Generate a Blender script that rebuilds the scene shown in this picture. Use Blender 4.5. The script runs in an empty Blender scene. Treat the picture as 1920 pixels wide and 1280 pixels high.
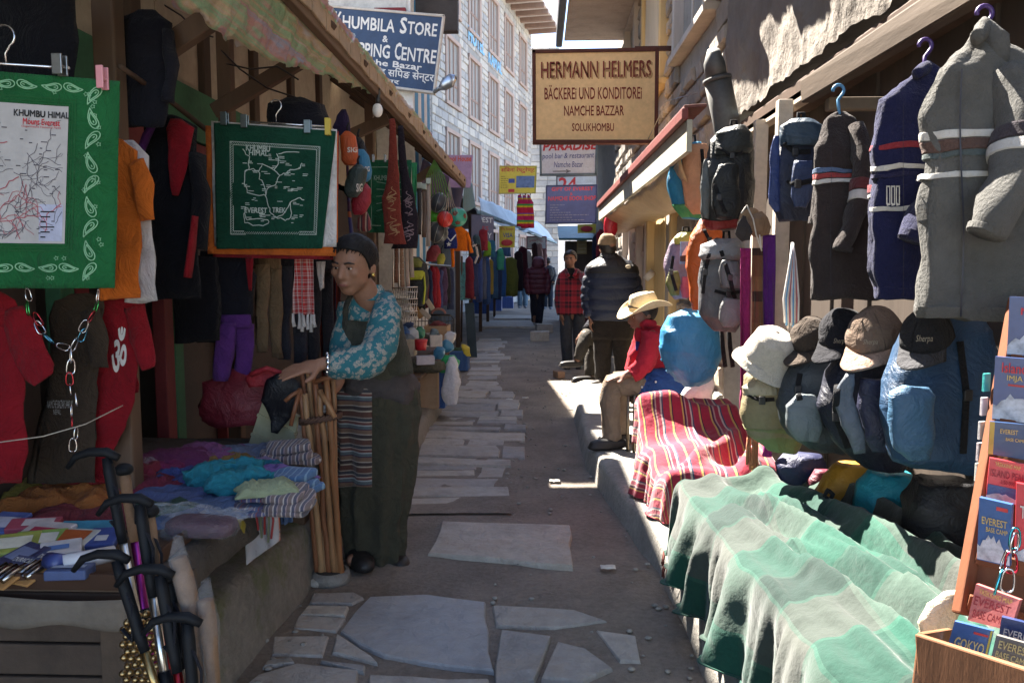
import bpy, math, random
from mathutils import Vector, Matrix, Euler, noise
R = math.radians
random.seed(7)
S = bpy.context.scene
# ---------------------------------------------------------------- camera
F = 1493.0; CAMZ = 1.4
cam = bpy.data.cameras.new('camera'); camo = bpy.data.objects.new('camera', cam)
S.collection.objects.link(camo); S.camera = camo
cam.sensor_width = 36; cam.lens = F*36/1920; cam.clip_start = .05; cam.clip_end = 400
camo.location = (0, 0, CAMZ)
camo.rotation_euler = (R(90) - math.atan(138/F), 0, math.atan(50/F))
# ---------------------------------------------------------------- light
SUN_EL, SUN_AZ = 52, 30          # azimuth: degrees to the left of the street direction (+Y)
w = bpy.data.worlds.new('World'); S.world = w; w.use_nodes = True
wn = w.node_tree; sky = wn.nodes.new('ShaderNodeTexSky'); sky.sky_type = 'NISHITA'
sky.sun_disc = False; sky.sun_elevation = R(SUN_EL); sky.sun_rotation = R(-SUN_AZ)
sky.altitude = 3400; sky.air_density = 1; sky.dust_density = 1.5
bg = wn.nodes['Background']; bg.inputs[1].default_value = .085
wn.links.new(sky.outputs[0], bg.inputs[0])
sl = bpy.data.lights.new('sun', 'SUN'); so = bpy.data.objects.new('sun', sl); S.collection.objects.link(so)
sl.energy = 5; sl.angle = R(.5); sl.color = (1, .955, .89)
sd = Vector((-math.sin(R(SUN_AZ))*math.cos(R(SUN_EL)), math.cos(R(SUN_AZ))*math.cos(R(SUN_EL)), math.sin(R(SUN_EL))))
so.rotation_euler = sd.to_track_quat('Z', 'Y').to_euler(); so.location = (0, 0, 30)
vs = S.view_settings; vs.view_transform = 'Standard'; vs.look = 'None'; vs.gamma = 1; vs.use_curve_mapping = False
vs.exposure = 3.0
vs.use_white_balance = True; vs.white_balance_temperature = 6900; vs.white_balance_tint = 10
S.render.engine = 'CYCLES'; S.cycles.use_denoising = True; S.cycles.max_bounces = 8; S.cycles.diffuse_bounces = 5
S.cycles.sample_clamp_indirect = 6
# ---------------------------------------------------------------- pixel rays (the photograph is 1920 x 1280)
CM = camo.rotation_euler.to_matrix(); CP = Vector((0, 0, CAMZ))
def ray(x, y): return CM @ Vector(((x-960)/F, -(y-640)/F, -1))
def P(x, y, Y): d = ray(x, y); return CP + d*(Y/d.y)            # on the plane across the street at distance Y
def G(x, y, z=0.): d = ray(x, y); return CP + d*((z-CAMZ)/d.z)  # on the ground or a level top
def XP(x, y, X): d = ray(x, y); return CP + d*(X/d.x)           # on a wall along the street
def mpp(Y): return Y/F                                          # metres per photo pixel at distance Y
# ---------------------------------------------------------------- materials
MC = {}
def _n(nt, t, **k):
    n = nt.nodes.new(t)
    for a, b in k.items():
        if a in n.inputs: n.inputs[a].default_value = b
        else: setattr(n, a, b)
    return n
def base(name):
    m = bpy.data.materials.new(name); m.use_nodes = True; nt = m.node_tree
    return m, nt, nt.nodes['Principled BSDF'], nt.nodes.new('ShaderNodeTexCoord')
def mixc(nt, fac, a, b, bt='MIX'):
    n = nt.nodes.new('ShaderNodeMix'); n.data_type = 'RGBA'; n.blend_type = bt
    for s, v in ((n.inputs[0], fac), (n.inputs[6], a), (n.inputs[7], b)):
        if hasattr(v, 'is_output'): nt.links.new(v, s)
        elif isinstance(v, (int, float)): s.default_value = v
        else: s.default_value = (*v[:3], 1)
    return n.outputs[2]
def ramp(nt, src, stops, interp='LINEAR'):
    r = nt.nodes.new('ShaderNodeValToRGB'); r.color_ramp.interpolation = interp
    e = r.color_ramp.elements
    while len(e) < len(stops): e.new(.5)
    for i, (p, c) in enumerate(stops):
        e[i].position = p; e[i].color = (*c, 1) if len(c) == 3 else c
    nt.links.new(src, r.inputs[0]); return r.outputs[0]
def noise_t(nt, co, scale, detail=4, rough=.55, dist=0):
    n = _n(nt, 'ShaderNodeTexNoise', Scale=scale, Detail=detail, Roughness=rough, Distortion=dist)
    nt.links.new(co, n.inputs['Vector']); return n.outputs['Fac']
def bump(nt, bs, h, strength=.5, dist=.01):
    b = _n(nt, 'ShaderNodeBump', Strength=strength, Distance=dist); nt.links.new(h, b.inputs['Height'])
    nt.links.new(b.outputs[0], bs.inputs['Normal'])
def mapped(nt, co, scale):
    m = nt.nodes.new('ShaderNodeMapping'); m.inputs['Scale'].default_value = scale
    nt.links.new(co, m.inputs[0]); return m.outputs[0]
def dk(c, k): return tuple(x*k for x in c)
def surf(c, rough=.8, var=.35, scale=6, bstr=.4, bscale=40, bdist=.006, metal=0, c2=None, sheen=0, stretch=None, coat=0, spec=.4, trans=0, crumple=0):
    """a plain surface: two noise layers of colour, noise relief"""
    key = ('s', tuple(c), rough, var, scale, bstr, bscale, bdist, metal, c2, sheen, stretch, coat, spec, trans, crumple)
    if key in MC: return MC[key]
    m, nt, b, tc = base('surface'); co = tc.outputs['Object']
    if stretch: co = mapped(nt, co, stretch)
    n1 = noise_t(nt, co, scale, 5, .6); n2 = noise_t(nt, co, scale*6, 3, .6)
    r1 = ramp(nt, n1, [(.3, dk(c, 1-var)), (.5, c), (.72, c2 or dk(c, 1+var*.6))])
    col = mixc(nt, .35, r1, ramp(nt, n2, [(.3, dk(c, .75)), (.7, dk(c, 1.2))]))
    nt.links.new(col, b.inputs['Base Color'])
    b.inputs['Roughness'].default_value = rough; b.inputs['Metallic'].default_value = metal
    b.inputs['Sheen Weight'].default_value = sheen; b.inputs['Coat Weight'].default_value = coat
    b.inputs['Specular IOR Level'].default_value = spec
    if trans: b.inputs['Transmission Weight'].default_value = trans
    if bstr: bump(nt, b, noise_t(nt, co, bscale, 6, .65, crumple), bstr, bdist)
    MC[key] = m; return m
def fab(c, var=.25, wool=0):
    return surf(c, .92, var, 5, .75 if not wool else 1., 9 if not wool else 90, .05 if not wool else .009, sheen=.04 if not wool else .12, spec=.15, crumple=1.2 if not wool else 0)
def nylon(c): return surf(c, .5, .2, 7, .7, 8, .03, spec=.4, crumple=1.4)
def wood(c, var=.45): return surf(c, .75, var, 3, .5, 14, .006, stretch=(1, 1, .14), spec=.25)
def woody(c, var=.45): return surf(c, .75, var, 3, .5, 14, .006, stretch=(1, .14, 1), spec=.25)
def metal(c, rough=.35): return surf(c, rough, .15, 9, .1, 40, .002, metal=1)
def plastic(c, rough=.4): return surf(c, rough, .1, 5, .08, 20, .003, spec=.5)
def foil(name='foil'):
    if name in MC: return MC[name]
    m, nt, b, tc = base(name); co = tc.outputs['Object']
    n = noise_t(nt, mapped(nt, co, (7, .5, 12)), 1.6, 4, .6, .6)
    c = ramp(nt, n, [(.3, (.52, .64, .85)), (.42, (.85, .50, .47)), (.5, (.5, .75, .5)), (.58, (.85, .66, .46)), (.7, (.82, .82, .9))])
    nt.links.new(c, b.inputs['Base Color']); b.inputs['Metallic'].default_value = .5; b.inputs['Roughness'].default_value = .22
    bump(nt, b, noise_t(nt, co, 24, 6, .7, .6), .9, .03)
    tr = nt.nodes.new('ShaderNodeBsdfTranslucent'); nt.links.new(c, tr.inputs[0]); mx = nt.nodes.new('ShaderNodeMixShader'); mx.inputs[0].default_value = .45
    nt.links.new(b.outputs[0], mx.inputs[1]); nt.links.new(tr.outputs[0], mx.inputs[2]); nt.links.new(mx.outputs[0], nt.nodes['Material Output'].inputs[0])
    MC[name] = m; return m
def film(c=(.75, .78, .8), alpha=.35, rough=.12):
    key = ('film', c, alpha)
    if key in MC: return MC[key]
    m, nt, b, tc = base('clear_film'); b.inputs['Base Color'].default_value = (*c, 1); b.inputs['Roughness'].default_value = rough
    b.inputs['Alpha'].default_value = alpha; b.inputs['Specular IOR Level'].default_value = .8
    bump(nt, b, noise_t(nt, tc.outputs['Object'], 30, 5, .7, 1), .8, .02)
    MC[key] = m; return m
def stripes(cols, per, axis='Z', warp=.0, rough=.9, use_uv=False, smooth=False, cross=None):
    """woven bands; cols = [(width, colour)], per = metres per repeat"""
    key = ('st', str(cols), per, axis, warp, use_uv, str(cross))
    if key in MC: return MC[key]
    m, nt, b, tc = base('striped_cloth'); co = tc.outputs['UV' if use_uv else 'Object']
    tot = sum(x[0] for x in cols)
    def one(ax):
        sx = nt.nodes.new('ShaderNodeSeparateXYZ'); nt.links.new(co, sx.inputs[0])
        v = sx.outputs[ax]
        if warp:
            a = nt.nodes.new('ShaderNodeMath'); a.operation = 'MULTIPLY_ADD'; nt.links.new(noise_t(nt, co, 5, 2), a.inputs[0])
            a.inputs[1].default_value = warp; nt.links.new(v, a.inputs[2]); v = a.outputs[0]
        d = nt.nodes.new('ShaderNodeMath'); d.operation = 'DIVIDE'; nt.links.new(v, d.inputs[0]); d.inputs[1].default_value = per
        f = nt.nodes.new('ShaderNodeMath'); f.operation = 'FRACT'; nt.links.new(d.outputs[0], f.inputs[0])
        st = []; p = 0
        for wd, c in cols: st.append((p/tot, c)); p += wd
        return ramp(nt, f.outputs[0], st, 'CONSTANT')
    c = one(axis)
    if cross: c = mixc(nt, .5, c, one(cross))
    nz = noise_t(nt, tc.outputs['Object'], 60, 3)
    c = mixc(nt, .3, c, mixc(nt, nz, (.0, .0, .0), c), 'MIX')
    nt.links.new(c, b.inputs['Base Color']); b.inputs['Roughness'].default_value = rough; b.inputs['Sheen Weight'].default_value = .2
    b.inputs['Specular IOR Level'].default_value = .15
    bump(nt, b, noise_t(nt, tc.outputs['Object'], 30, 5), .5, .01)
    MC[key] = m; return m
def floral(bgc, fc, fc2, scale=26):
    m, nt, b, tc = base('floral_cloth'); co = tc.outputs['Object']
    d = noise_t(nt, co, scale*1.6, 3, .6)
    v = _n(nt, 'ShaderNodeTexVoronoi', Scale=scale); v.feature = 'SMOOTH_F1'; v.inputs['Smoothness'].default_value = .2
    mx = nt.nodes.new('ShaderNodeVectorMath'); mx.operation = 'MULTIPLY_ADD'
    nt.links.new(d, mx.inputs[0]); mx.inputs[1].default_value = (.05, .05, .05); nt.links.new(co, mx.inputs[2]); nt.links.new(mx.outputs[0], v.inputs['Vector'])
    f = ramp(nt, v.outputs['Distance'], [(.0, (1, 1, 1)), (.44, (1, 1, 1)), (.50, (0, 0, 0))])
    pet = ramp(nt, noise_t(nt, co, scale*5, 3, .7), [(.42, fc2), (.56, fc)])
    c = mixc(nt, f, bgc, pet); nt.links.new(c, b.inputs['Base Color']); b.inputs['Roughness'].default_value = .85
    bump(nt, b, noise_t(nt, co, 18, 4), .5, .012)
    return m
def ground_mat(c, c2, scale=2.2):
    m, nt, b, tc = base('packed_earth'); co = tc.outputs['Object']
    n1 = noise_t(nt, co, scale, 8, .62, .3); n2 = noise_t(nt, co, 38, 6, .7)
    r1 = ramp(nt, n1, [(.3, dk(c, .6)), (.5, c), (.7, c2)])
    v = _n(nt, 'ShaderNodeTexVoronoi', Scale=55); nt.links.new(co, v.inputs['Vector'])
    peb = ramp(nt, v.outputs['Distance'], [(.0, (1, 1, 1)), (.16, (0, 0, 0))])
    k = mixc(nt, .3, r1, ramp(nt, n2, [(.3, dk(c, .5)), (.7, dk(c2, 1.3))]))
    k = mixc(nt, mixc(nt, .75, peb, (0, 0, 0)), k, dk(c2, 1.5))
    nt.links.new(k, b.inputs['Base Color']); b.inputs['Roughness'].default_value = .88; b.inputs['Specular IOR Level'].default_value = .3
    h = nt.nodes.new('ShaderNodeMath'); h.operation = 'ADD'; nt.links.new(n2, h.inputs[0]); nt.links.new(n1, h.inputs[1])
    bump(nt, b, h.outputs[0], .7, .03)
    return m
# ---------------------------------------------------------------- meshes
ORI = {}; GEO = {}
class MB:
    def __init__(s): s.v = []; s.f = []; s.uv = []; s.m = []
    def add(s, vs, fs, uv=None, mi=0):
        o = len(s.v); s.v += [Vector(v) for v in vs]; s.f += [tuple(i+o for i in f) for f in fs]
        s.uv += uv if uv else [(0, 0)]*len(vs); s.m += [mi]*len(fs); return s
    def box(s, c, sz, rot=None, mi=0):
        c = Vector(c); h = [x/2 for x in sz]
        vs = [Vector((sx*h[0], sy*h[1], sz_*h[2])) for sz_ in (-1, 1) for sy in (-1, 1) for sx in (-1, 1)]
        if rot is not None: vs = [rot @ v for v in vs]
        return s.add([v+c for v in vs], [(0, 2, 3, 1), (4, 5, 7, 6), (0, 1, 5, 4), (2, 6, 7, 3), (0, 4, 6, 2), (1, 3, 7, 5)], None, mi)
    def bar(s, a, b, w, h=None, up=(0, 0, 1), mi=0):
        a = Vector(a); b = Vector(b); d = (b-a); L = d.length; d.normalize(); u = Vector(up)
        if abs(d.dot(u)) > .98: u = Vector((0, 1, 0))
        x = d.cross(u).normalized(); z = x.cross(d)
        return s.box((a+b)/2, (w, L, h or w), Matrix((x, d, z)).transposed(), mi)
    def grid(s, fn, nu, nv, cu=False, su=1, sv=1, mi=0):
        vs = []; uv = []
        for j in range(nv+1):
            for i in range(nu if cu else nu+1):
                vs.append(fn(i/nu, j/nv)); uv.append((i/nu*su, j/nv*sv))
        W = nu if cu else nu+1; fs = []
        for j in range(nv):
            for i in range(nu):
                a = j*W+i; b = j*W+(i+1) % W if cu else a+1
                fs.append((a, b, b+W, a+W))
        return s.add(vs, fs, uv, mi)
    def loft(s, rings, cap=True, mi=0):
        n = len(rings[0]); vs = [p for r in rings for p in r]
        fs = [(j*n+i, j*n+(i+1) % n, (j+1)*n+(i+1) % n, (j+1)*n+i) for j in range(len(rings)-1) for i in range(n)]
        if cap:
            vs = vs+[sum((Vector(p) for p in rings[0]), Vector())/n, sum((Vector(p) for p in rings[-1]), Vector())/n]
            a = len(vs)-2; k = (len(rings)-1)*n
            fs += [(a, (i+1) % n, i) for i in range(n)]+[(a+1, k+i, k+(i+1) % n) for i in range(n)]
        return s.add(vs, fs, None, mi)
    def tube(s, path, rad, n=8, flat=1., mi=0, side=None):
        path = [Vector(p) for p in path]; rings = []
        if isinstance(rad, (int, float)): rad = [rad]*len(path)
        px = None
        for i, p in enumerate(path):
            d = (path[min(i+1, len(path)-1)]-path[max(i-1, 0)]).normalized()
            if px is None:
                u = Vector(side) if side else (Vector((0, 0, 1)) if abs(d.z) < .8 else Vector((0, 1, 0)))
                px = (u-d*u.dot(d)).normalized()
            else: px = (px-d*px.dot(d)).normalized()
            py = d.cross(px)
            rings.append([p+(px*math.cos(a)+py*math.sin(a)*flat)*rad[i] for a in (2*math.pi*k/n for k in range(n))])
        return s.loft(rings, True, mi)
    def cap(s, a, b, r0, r1, n=12):
        a = Vector(a); b = Vector(b); d = (b-a); L = max(d.length, 1e-4); d.normalize()
        path = [a-d*r0*.98, a-d*r0*.7, a, a+(b-a)*.5, b, b+d*r1*.7, b+d*r1*.98]
        return s.tube(path, [r0*.2, r0*.72, r0, (r0+r1)/2, r1, r1*.72, r1*.2], n)
    def ell(s, c, r, rot=None, nu=16, nv=10, pw=1., fn=None):
        c = Vector(c)
        def q(t, e): return math.copysign(abs(t)**e, t)
        def g(u, v):
            th = u*2*math.pi; ph = (v-.5)*math.pi
            cp = q(math.cos(ph), pw); p = Vector((r[0]*cp*q(math.cos(th), pw), r[1]*cp*q(math.sin(th), pw), r[2]*q(math.sin(ph), pw)))
            if fn: p = fn(p)
            return c+(rot @ p if rot else p)
        return s.grid(g, nu, nv, True)
    def jit(s, a, sc, seed=0):
        o = Vector((seed*3.7, seed*1.3, seed*2.1))
        s.v = [v+noise.noise_vector(v*sc+o)*a for v in s.v]; return s
    def build(s, name, mat, parent=None, smooth=True, sol=0, bev=0, remesh=0, sm=0, sub=0, origin=None):
        if parent is not None: o0 = ORI[parent]
        elif origin is not None: o0 = Vector(origin)
        else:
            xs = [v.x for v in s.v]; ys = [v.y for v in s.v]
            o0 = Vector(((min(xs)+max(xs))/2, (min(ys)+max(ys))/2, min(v.z for v in s.v)))
        me = bpy.data.meshes.new(name); me.from_pydata([v-o0 for v in s.v], [], s.f)
        mats = mat if isinstance(mat, (list, tuple)) else [mat]
        for m in mats: me.materials.append(m)
        if any(s.m): me.polygons.foreach_set('material_index', s.m)
        if any(u != (0, 0) for u in s.uv):
            l = me.uv_layers.new(name='UVMap'); vi = [0]*len(me.loops); me.loops.foreach_get('vertex_index', vi)
            l.data.foreach_set('uv', [c for i in vi for c in s.uv[i]])
        if smooth: me.polygons.foreach_set('use_smooth', [True]*len(me.polygons))
        ob = bpy.data.objects.new(name, me); S.collection.objects.link(ob)
        if parent is not None: ob.parent = parent
        else: ob.location = o0
        ORI[ob] = o0; GEO[ob] = s
        if remesh:
            d = ob.modifiers.new('remesh', 'REMESH'); d.mode = 'VOXEL'; d.voxel_size = remesh; d.use_smooth_shade = True
        if sm:
            d = ob.modifiers.new('smooth', 'SMOOTH'); d.iterations = sm; d.factor = .5
        if sol:
            d = ob.modifiers.new('solid', 'SOLIDIFY'); d.thickness = sol; d.offset = 0
        if bev:
            d = ob.modifiers.new('bevel', 'BEVEL'); d.width = bev; d.segments = 2; d.limit_method = 'ANGLE'
        if sub:
            d = ob.modifiers.new('sub', 'SUBSURF'); d.levels = sub; d.render_levels = sub
        return ob
def tag(o, label, cat, group=None):
    o['label'] = label; o['category'] = cat
    if group: o['group'] = group
    return o
def struct(o): o['kind'] = 'structure'; return o
def stuff(o): o['kind'] = 'stuff'; return o
def thing(name, label, cat, loc, group=None):
    o = bpy.data.objects.new(name, None); o.empty_display_size = .05; S.collection.objects.link(o)
    o.location = loc; ORI[o] = Vector(loc); return tag(o, label, cat, group)
# ---------------------------------------------------------------- lettering
TC = {}
def glyphs(s, bold=0.):
    k = (s, bold)
    if k not in TC:
        c = bpy.data.curves.new('lettering', 'FONT'); c.body = s; c.resolution_u = 2; c.fill_mode = 'FRONT'
        o = bpy.data.objects.new('lettering', c); S.collection.objects.link(o)
        dg = bpy.context.evaluated_depsgraph_get(); e = o.evaluated_get(dg); me = e.to_mesh()
        vs = [(v.co.x, v.co.y) for v in me.vertices]; fs = [tuple(p.vertices) for p in me.polygons]
        e.to_mesh_clear(); bpy.data.objects.remove(o); bpy.data.curves.remove(c)
        if bold and vs:                      # embolden: push the outlines outwards
            cnt = {}
            for f in fs:
                for a, b in zip(f, f[1:]+f[:1]): cnt[(a, b)] = cnt.get((a, b), 0)+1
            nrm = {}
            for (a, b) in cnt:
                if (b, a) not in cnt:
                    dx, dy = vs[b][0]-vs[a][0], vs[b][1]-vs[a][1]; l = math.hypot(dx, dy) or 1
                    for i in (a, b): n = nrm.setdefault(i, [0, 0]); n[0] += dy/l; n[1] -= dx/l
            vs = [(x+nrm[i][0]*bold*.9, y+nrm[i][1]*bold*.9) if i in nrm else (x, y) for i, (x, y) in enumerate(vs)]
        if not vs: vs = [(0, 0), (1, 0), (0, 1)]; fs = [(0, 1, 2)]
        x0 = min(v[0] for v in vs); x1 = max(v[0] for v in vs); y0 = min(v[1] for v in vs); y1 = max(v[1] for v in vs)
        TC[k] = ([((x-x0)/(x1-x0+1e-9), (y-y0)/(y1-y0+1e-9)) for x, y in vs], fs)
    return TC[k]
def write(mb, sfn, s, x0, y0, x1, y1, bold=0., mi=0, slant=0., arc=0.):
    """lettering filling the rectangle x0..x1, y0..y1 of the surface sfn(u, v)"""
    vs, fs = glyphs(s, bold)
    return mb.add([sfn(x0+(x1-x0)*(a+slant*b), y0+(y1-y0)*b+arc*math.sin(a*math.pi)) for a, b in vs], fs, None, mi)
def line2(mb, sfn, pts, wd, asp=1., mi=0):
    """a painted line along pts in the surface's u, v"""
    n = len(pts); vs = []
    for i in range(n):
        a = pts[max(i-1, 0)]; b = pts[min(i+1, n-1)]; dx = b[0]-a[0]; dy = (b[1]-a[1])*asp; l = math.hypot(dx, dy) or 1
        ox = -dy/l*wd/2; oy = dx/l*wd/2/asp
        vs += [sfn(pts[i][0]+ox, pts[i][1]+oy), sfn(pts[i][0]-ox, pts[i][1]-oy)]
    return mb.add(vs, [(2*i, 2*i+1, 2*i+3, 2*i+2) for i in range(n-1)], None, mi)
def rect2(mb, sfn, x0, y0, x1, y1, n=6, mi=0):
    return mb.grid(lambda u, v: sfn(x0+(x1-x0)*u, y0+(y1-y0)*v), n, n, mi=mi)
def quad(a, b, c, d, off=0.):
    """flat or warped surface from corners bottom-left, bottom-right, top-right, top-left; off lifts it towards the viewer"""
    a, b, c, d = map(Vector, (a, b, c, d)); nrm = (b-a).cross(d-a).normalized()
    return lambda u, v: (a*(1-u)+b*u)*(1-v)+(d*(1-u)+c*u)*v+nrm*off
# ---------------------------------------------------------------- cloth and soft goods given in photo pixels
def hang(a, b, c, d, Y, amp=.012, nf=3, seed=0, Y2=None, belly=.0):
    """surface of a hanging cloth: pixel corners TL TR BR BL; u to the right, v upwards"""
    Y2 = Y if Y2 is None else Y2
    A = P(*a, Y); B = P(*b, Y2); C = P(*c, Y2); D = P(*d, Y)
    nrm = (C-D).cross(A-D).normalized()
    def f(u, v, off=0.):
        p = (D*(1-u)+C*u)*(1-v)+(A*(1-u)+B*u)*v
        k = (1-v)**.7
        q = amp*k*(math.sin(u*nf*6.283+seed+1.1*math.sin(v*2.2+seed))+.5*math.sin(u*nf*11.3+2.2*seed+v*3))
        q += amp*.8*noise.noise(Vector((u*3+seed, v*3, seed*.7)))+belly*math.sin(v*3.14)*math.sin(u*3.14)
        return p+nrm*(q+off)
    return f
def cloth(name, f, mat, parent=None, nu=28, nv=24, sol=.002, su=1, sv=1):
    return MB().grid(lambda u, v: f(u, v), nu, nv, su=su, sv=sv).build(name, mat, parent, sol=sol)
def pxrings(spec, Y, dr=.5, n=20, wr=.0, seed=0, pw=.85, fold=0, nfold=5, sub=3):
    """rings of a soft body: spec = [(cx, cy, halfwidth[, dY])] in pixels from top to bottom"""
    sp = [tuple(t)+(0,)*(4-len(t)) for t in spec]; full = []
    for i in range(len(sp)-1):
        for k in range(sub):
            t = k/sub; t = t*t*(3-2*t)*.5+t*.5
            full.append(tuple(x*(1-t)+y*t for x, y in zip(sp[i], sp[i+1])))
    full.append(sp[-1]); rings = []
    for j, (cx, cy, hw, dy) in enumerate(full):
        c = P(cx, cy, Y+dy); h = hw*mpp(Y+dy); ring = []
        for i in range(n):
            a = 2*math.pi*i/n; ca, sa = math.cos(a), math.sin(a)
            x = math.copysign(abs(ca)**pw, ca)*h; y = math.copysign(abs(sa)**pw, sa)*h*dr
            k = 1+fold*(j/len(full))*math.sin(a*nfold+seed)
            p = c+Vector((x*k, y*k, 0))
            if fold or wr > .009:
                q_ = Vector((math.cos(a)*1.7+seed*1.7, math.sin(a)*1.7, p.z*(2.2 if fold else 5))); cr = (1-2.4*abs(noise.noise(q_)))*.6+(1-2.4*abs(noise.noise(q_*2.1)))*.4
                p += Vector((ca, sa*dr, 0))*cr*(min(.022, h*.13) if fold else min(.012, h*.1))
            if wr: p += noise.noise_vector(p*9+Vector((seed, 0, 0)))*wr+noise.noise_vector(p*26+Vector((seed, 0, 0)))*wr*.45
            ring.append(p)
        rings.append(ring)
    return rings
def soft(name, spec, Y, mat, parent=None, dr=.5, wr=.008, seed=0, n=22, cap=True, sol=0, **k):
    return MB().loft(pxrings(spec, Y, dr, n, wr, seed, **k), cap).build(name, mat, parent, sol=sol)
def ptube(name, pts, mat, parent=None, n=10, flat=1., wr=0, seed=0, mb=None, side=None):
    """pts = [(px, py, Y, radius px)]"""
    path = [P(x, y, Y) for x, y, Y, r in pts]; rad = [r*mpp(Y) for x, y, Y, r in pts]
    # resample
    pp = []; rr = []
    for i in range(len(path)-1):
        for k in range(4):
            t = k/4; pp.append(path[i].lerp(path[i+1], t)); rr.append(rad[i]*(1-t)+rad[i+1]*t)
    pp.append(path[-1]); rr.append(rad[-1])
    m = mb or MB(); m.tube(pp, rr, n, flat, side=side)
    if wr: m.jit(wr, 14, seed)
    return m if mb else m.build(name, mat, parent)

from mathutils.bvhtree import BVHTree
def onto(obs, x0, y0, x1, y1, Y, lift=.003):
    """print surface: pixel rectangle (left, top, right, bottom) laid on the given objects"""
    ts = [BVHTree.FromPolygons(GEO[o].v, GEO[o].f) for o in (obs if isinstance(obs, (list, tuple)) else [obs])]
    def f(u, v):
        d = ray(x0+(x1-x0)*u, y1+(y0-y1)*v).normalized(); best = None
        for t in ts:
            h = t.ray_cast(CP, d)
            if h[0] is not None and (best is None or h[3] < best): best = h[3]
        return CP+d*(best-lift) if best else P(x0+(x1-x0)*u, y1+(y0-y1)*v, Y)
    return f
def pbox(name, x0, y0, x1, y1, Y, depth, mat, parent=None, rz=0, bev=.006, wr=0):
    """an upright box whose front fills the pixel rectangle at distance Y"""
    a = P(x0, y1, Y); b = P(x1, y0, Y); c = (a+b)/2+Vector((0, depth/2, 0))
    m = MB().box(c, (b.x-a.x, depth, b.z-a.z), Matrix.Rotation(rz, 3, 'Z') if rz else None)
    return m.build(name, mat, parent, smooth=False, bev=bev)
# ================================================================ SETTING
M_earth = ground_mat((.20, .165, .135), (.30, .25, .205))
def lump(x, y): return .012*noise.noise(Vector((x*1.7, y*1.7, 0)))+.006*noise.noise(Vector((x*6, y*6, 3)))
g = MB()
g.add([(-60, -20, -.02), (60, -20, -.02), (60, 120, -.02), (-60, 120, -.02)], [(0, 1, 2, 3)])
g.grid(lambda u, v: Vector((-1.6+2.6*u, .5+26*v*v, lump(-1.6+2.6*u, .5+26*v*v)-.002)), 60, 260)
struct(g.build('ground', M_earth, origin=(0, 0, 0)))
# ---- paving stones
M_st = [surf(c, .82, .45, 3.5, .9, 16, .03, spec=.25, c2=(.36, .29, .225), crumple=.5) for c in ((.36, .335, .31), (.42, .385, .345), (.32, .305, .29), (.45, .405, .35), (.38, .35, .315))]
M_blue = surf((.30, .30, .305), .6, .35, 3, .7, 14, .02, spec=.4, c2=(.33, .30, .265), crumple=.5)
bed = MB().grid(lambda u, v: Vector((-1.05+.9*u, 4.4+11*v, lump(-1.05+.9*u, 4.4+11*v)+.011)), 10, 60).build('paving', M_earth, origin=(0, 0, 0)); struct(bed)
def stone(poly, z=.02, mat=None, tilt=.006):
    n = len(poly); c = sum((Vector((p[0], p[1], 0)) for p in poly), Vector())/n
    tx, ty = random.uniform(-tilt, tilt), random.uniform(-tilt, tilt)
    pts = []
    for i in range(n):                                   # broken outline
        a = Vector((poly[i][0], poly[i][1], 0)); b = Vector((poly[(i+1) % n][0], poly[(i+1) % n][1], 0)); d = b-a
        k = max(1, min(4, int(d.length/.13)))
        for j in range(k):
            p = a+d*(j/k); s_ = .012 if j else .006
            pts.append(p+Vector((random.uniform(-s_, s_), random.uniform(-s_, s_), 0)))
    m = len(pts)
    def zz(p, k): return z*k+(p.x-c.x)*tx+(p.y-c.y)*ty+.004*noise.noise(p*5)
    r0 = [Vector((p.x, p.y, -.01)) for p in pts]
    def ins(p, d): q = c-p; return p+q*min(.5, d/max(q.length, .02))
    r1 = [Vector((q.x, q.y, zz(q, .55))) for q in (ins(p, .004) for p in pts)]
    r2 = [Vector((q.x, q.y, zz(q, 1))) for q in (ins(p, .010) for p in pts)]
    r3 = [Vector((q.x, q.y, zz(q, 1.0))) for q in (ins(p, .07) for p in pts)]
    vs = r0+r1+r2+r3+[Vector((c.x, c.y, zz(c, 1.0)))]
    fs = [(j*m+i, j*m+(i+1) % m, (j+1)*m+(i+1) % m, (j+1)*m+i) for j in range(3) for i in range(m)]+[(3*m+i, 3*m+(i+1) % m, 4*m) for i in range(m)]
    mb = MB(); mb.add(vs, fs); return mb.build('paving_stone', mat or random.choice(M_st), bed, smooth=False)
def pst(pts, z=.02, mat=None): return stone([tuple(G(x, y, z))[:2] for x, y in pts], z, mat, .002)
pst([(692, 1116), (800, 1112), (914, 1126), (926, 1256), (850, 1247), (718, 1226), (638, 1182)], .014, M_blue)
pst([(828, 975), (1070, 983), (1074, 1060), (803, 1036)], .02, M_st[3])
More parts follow.
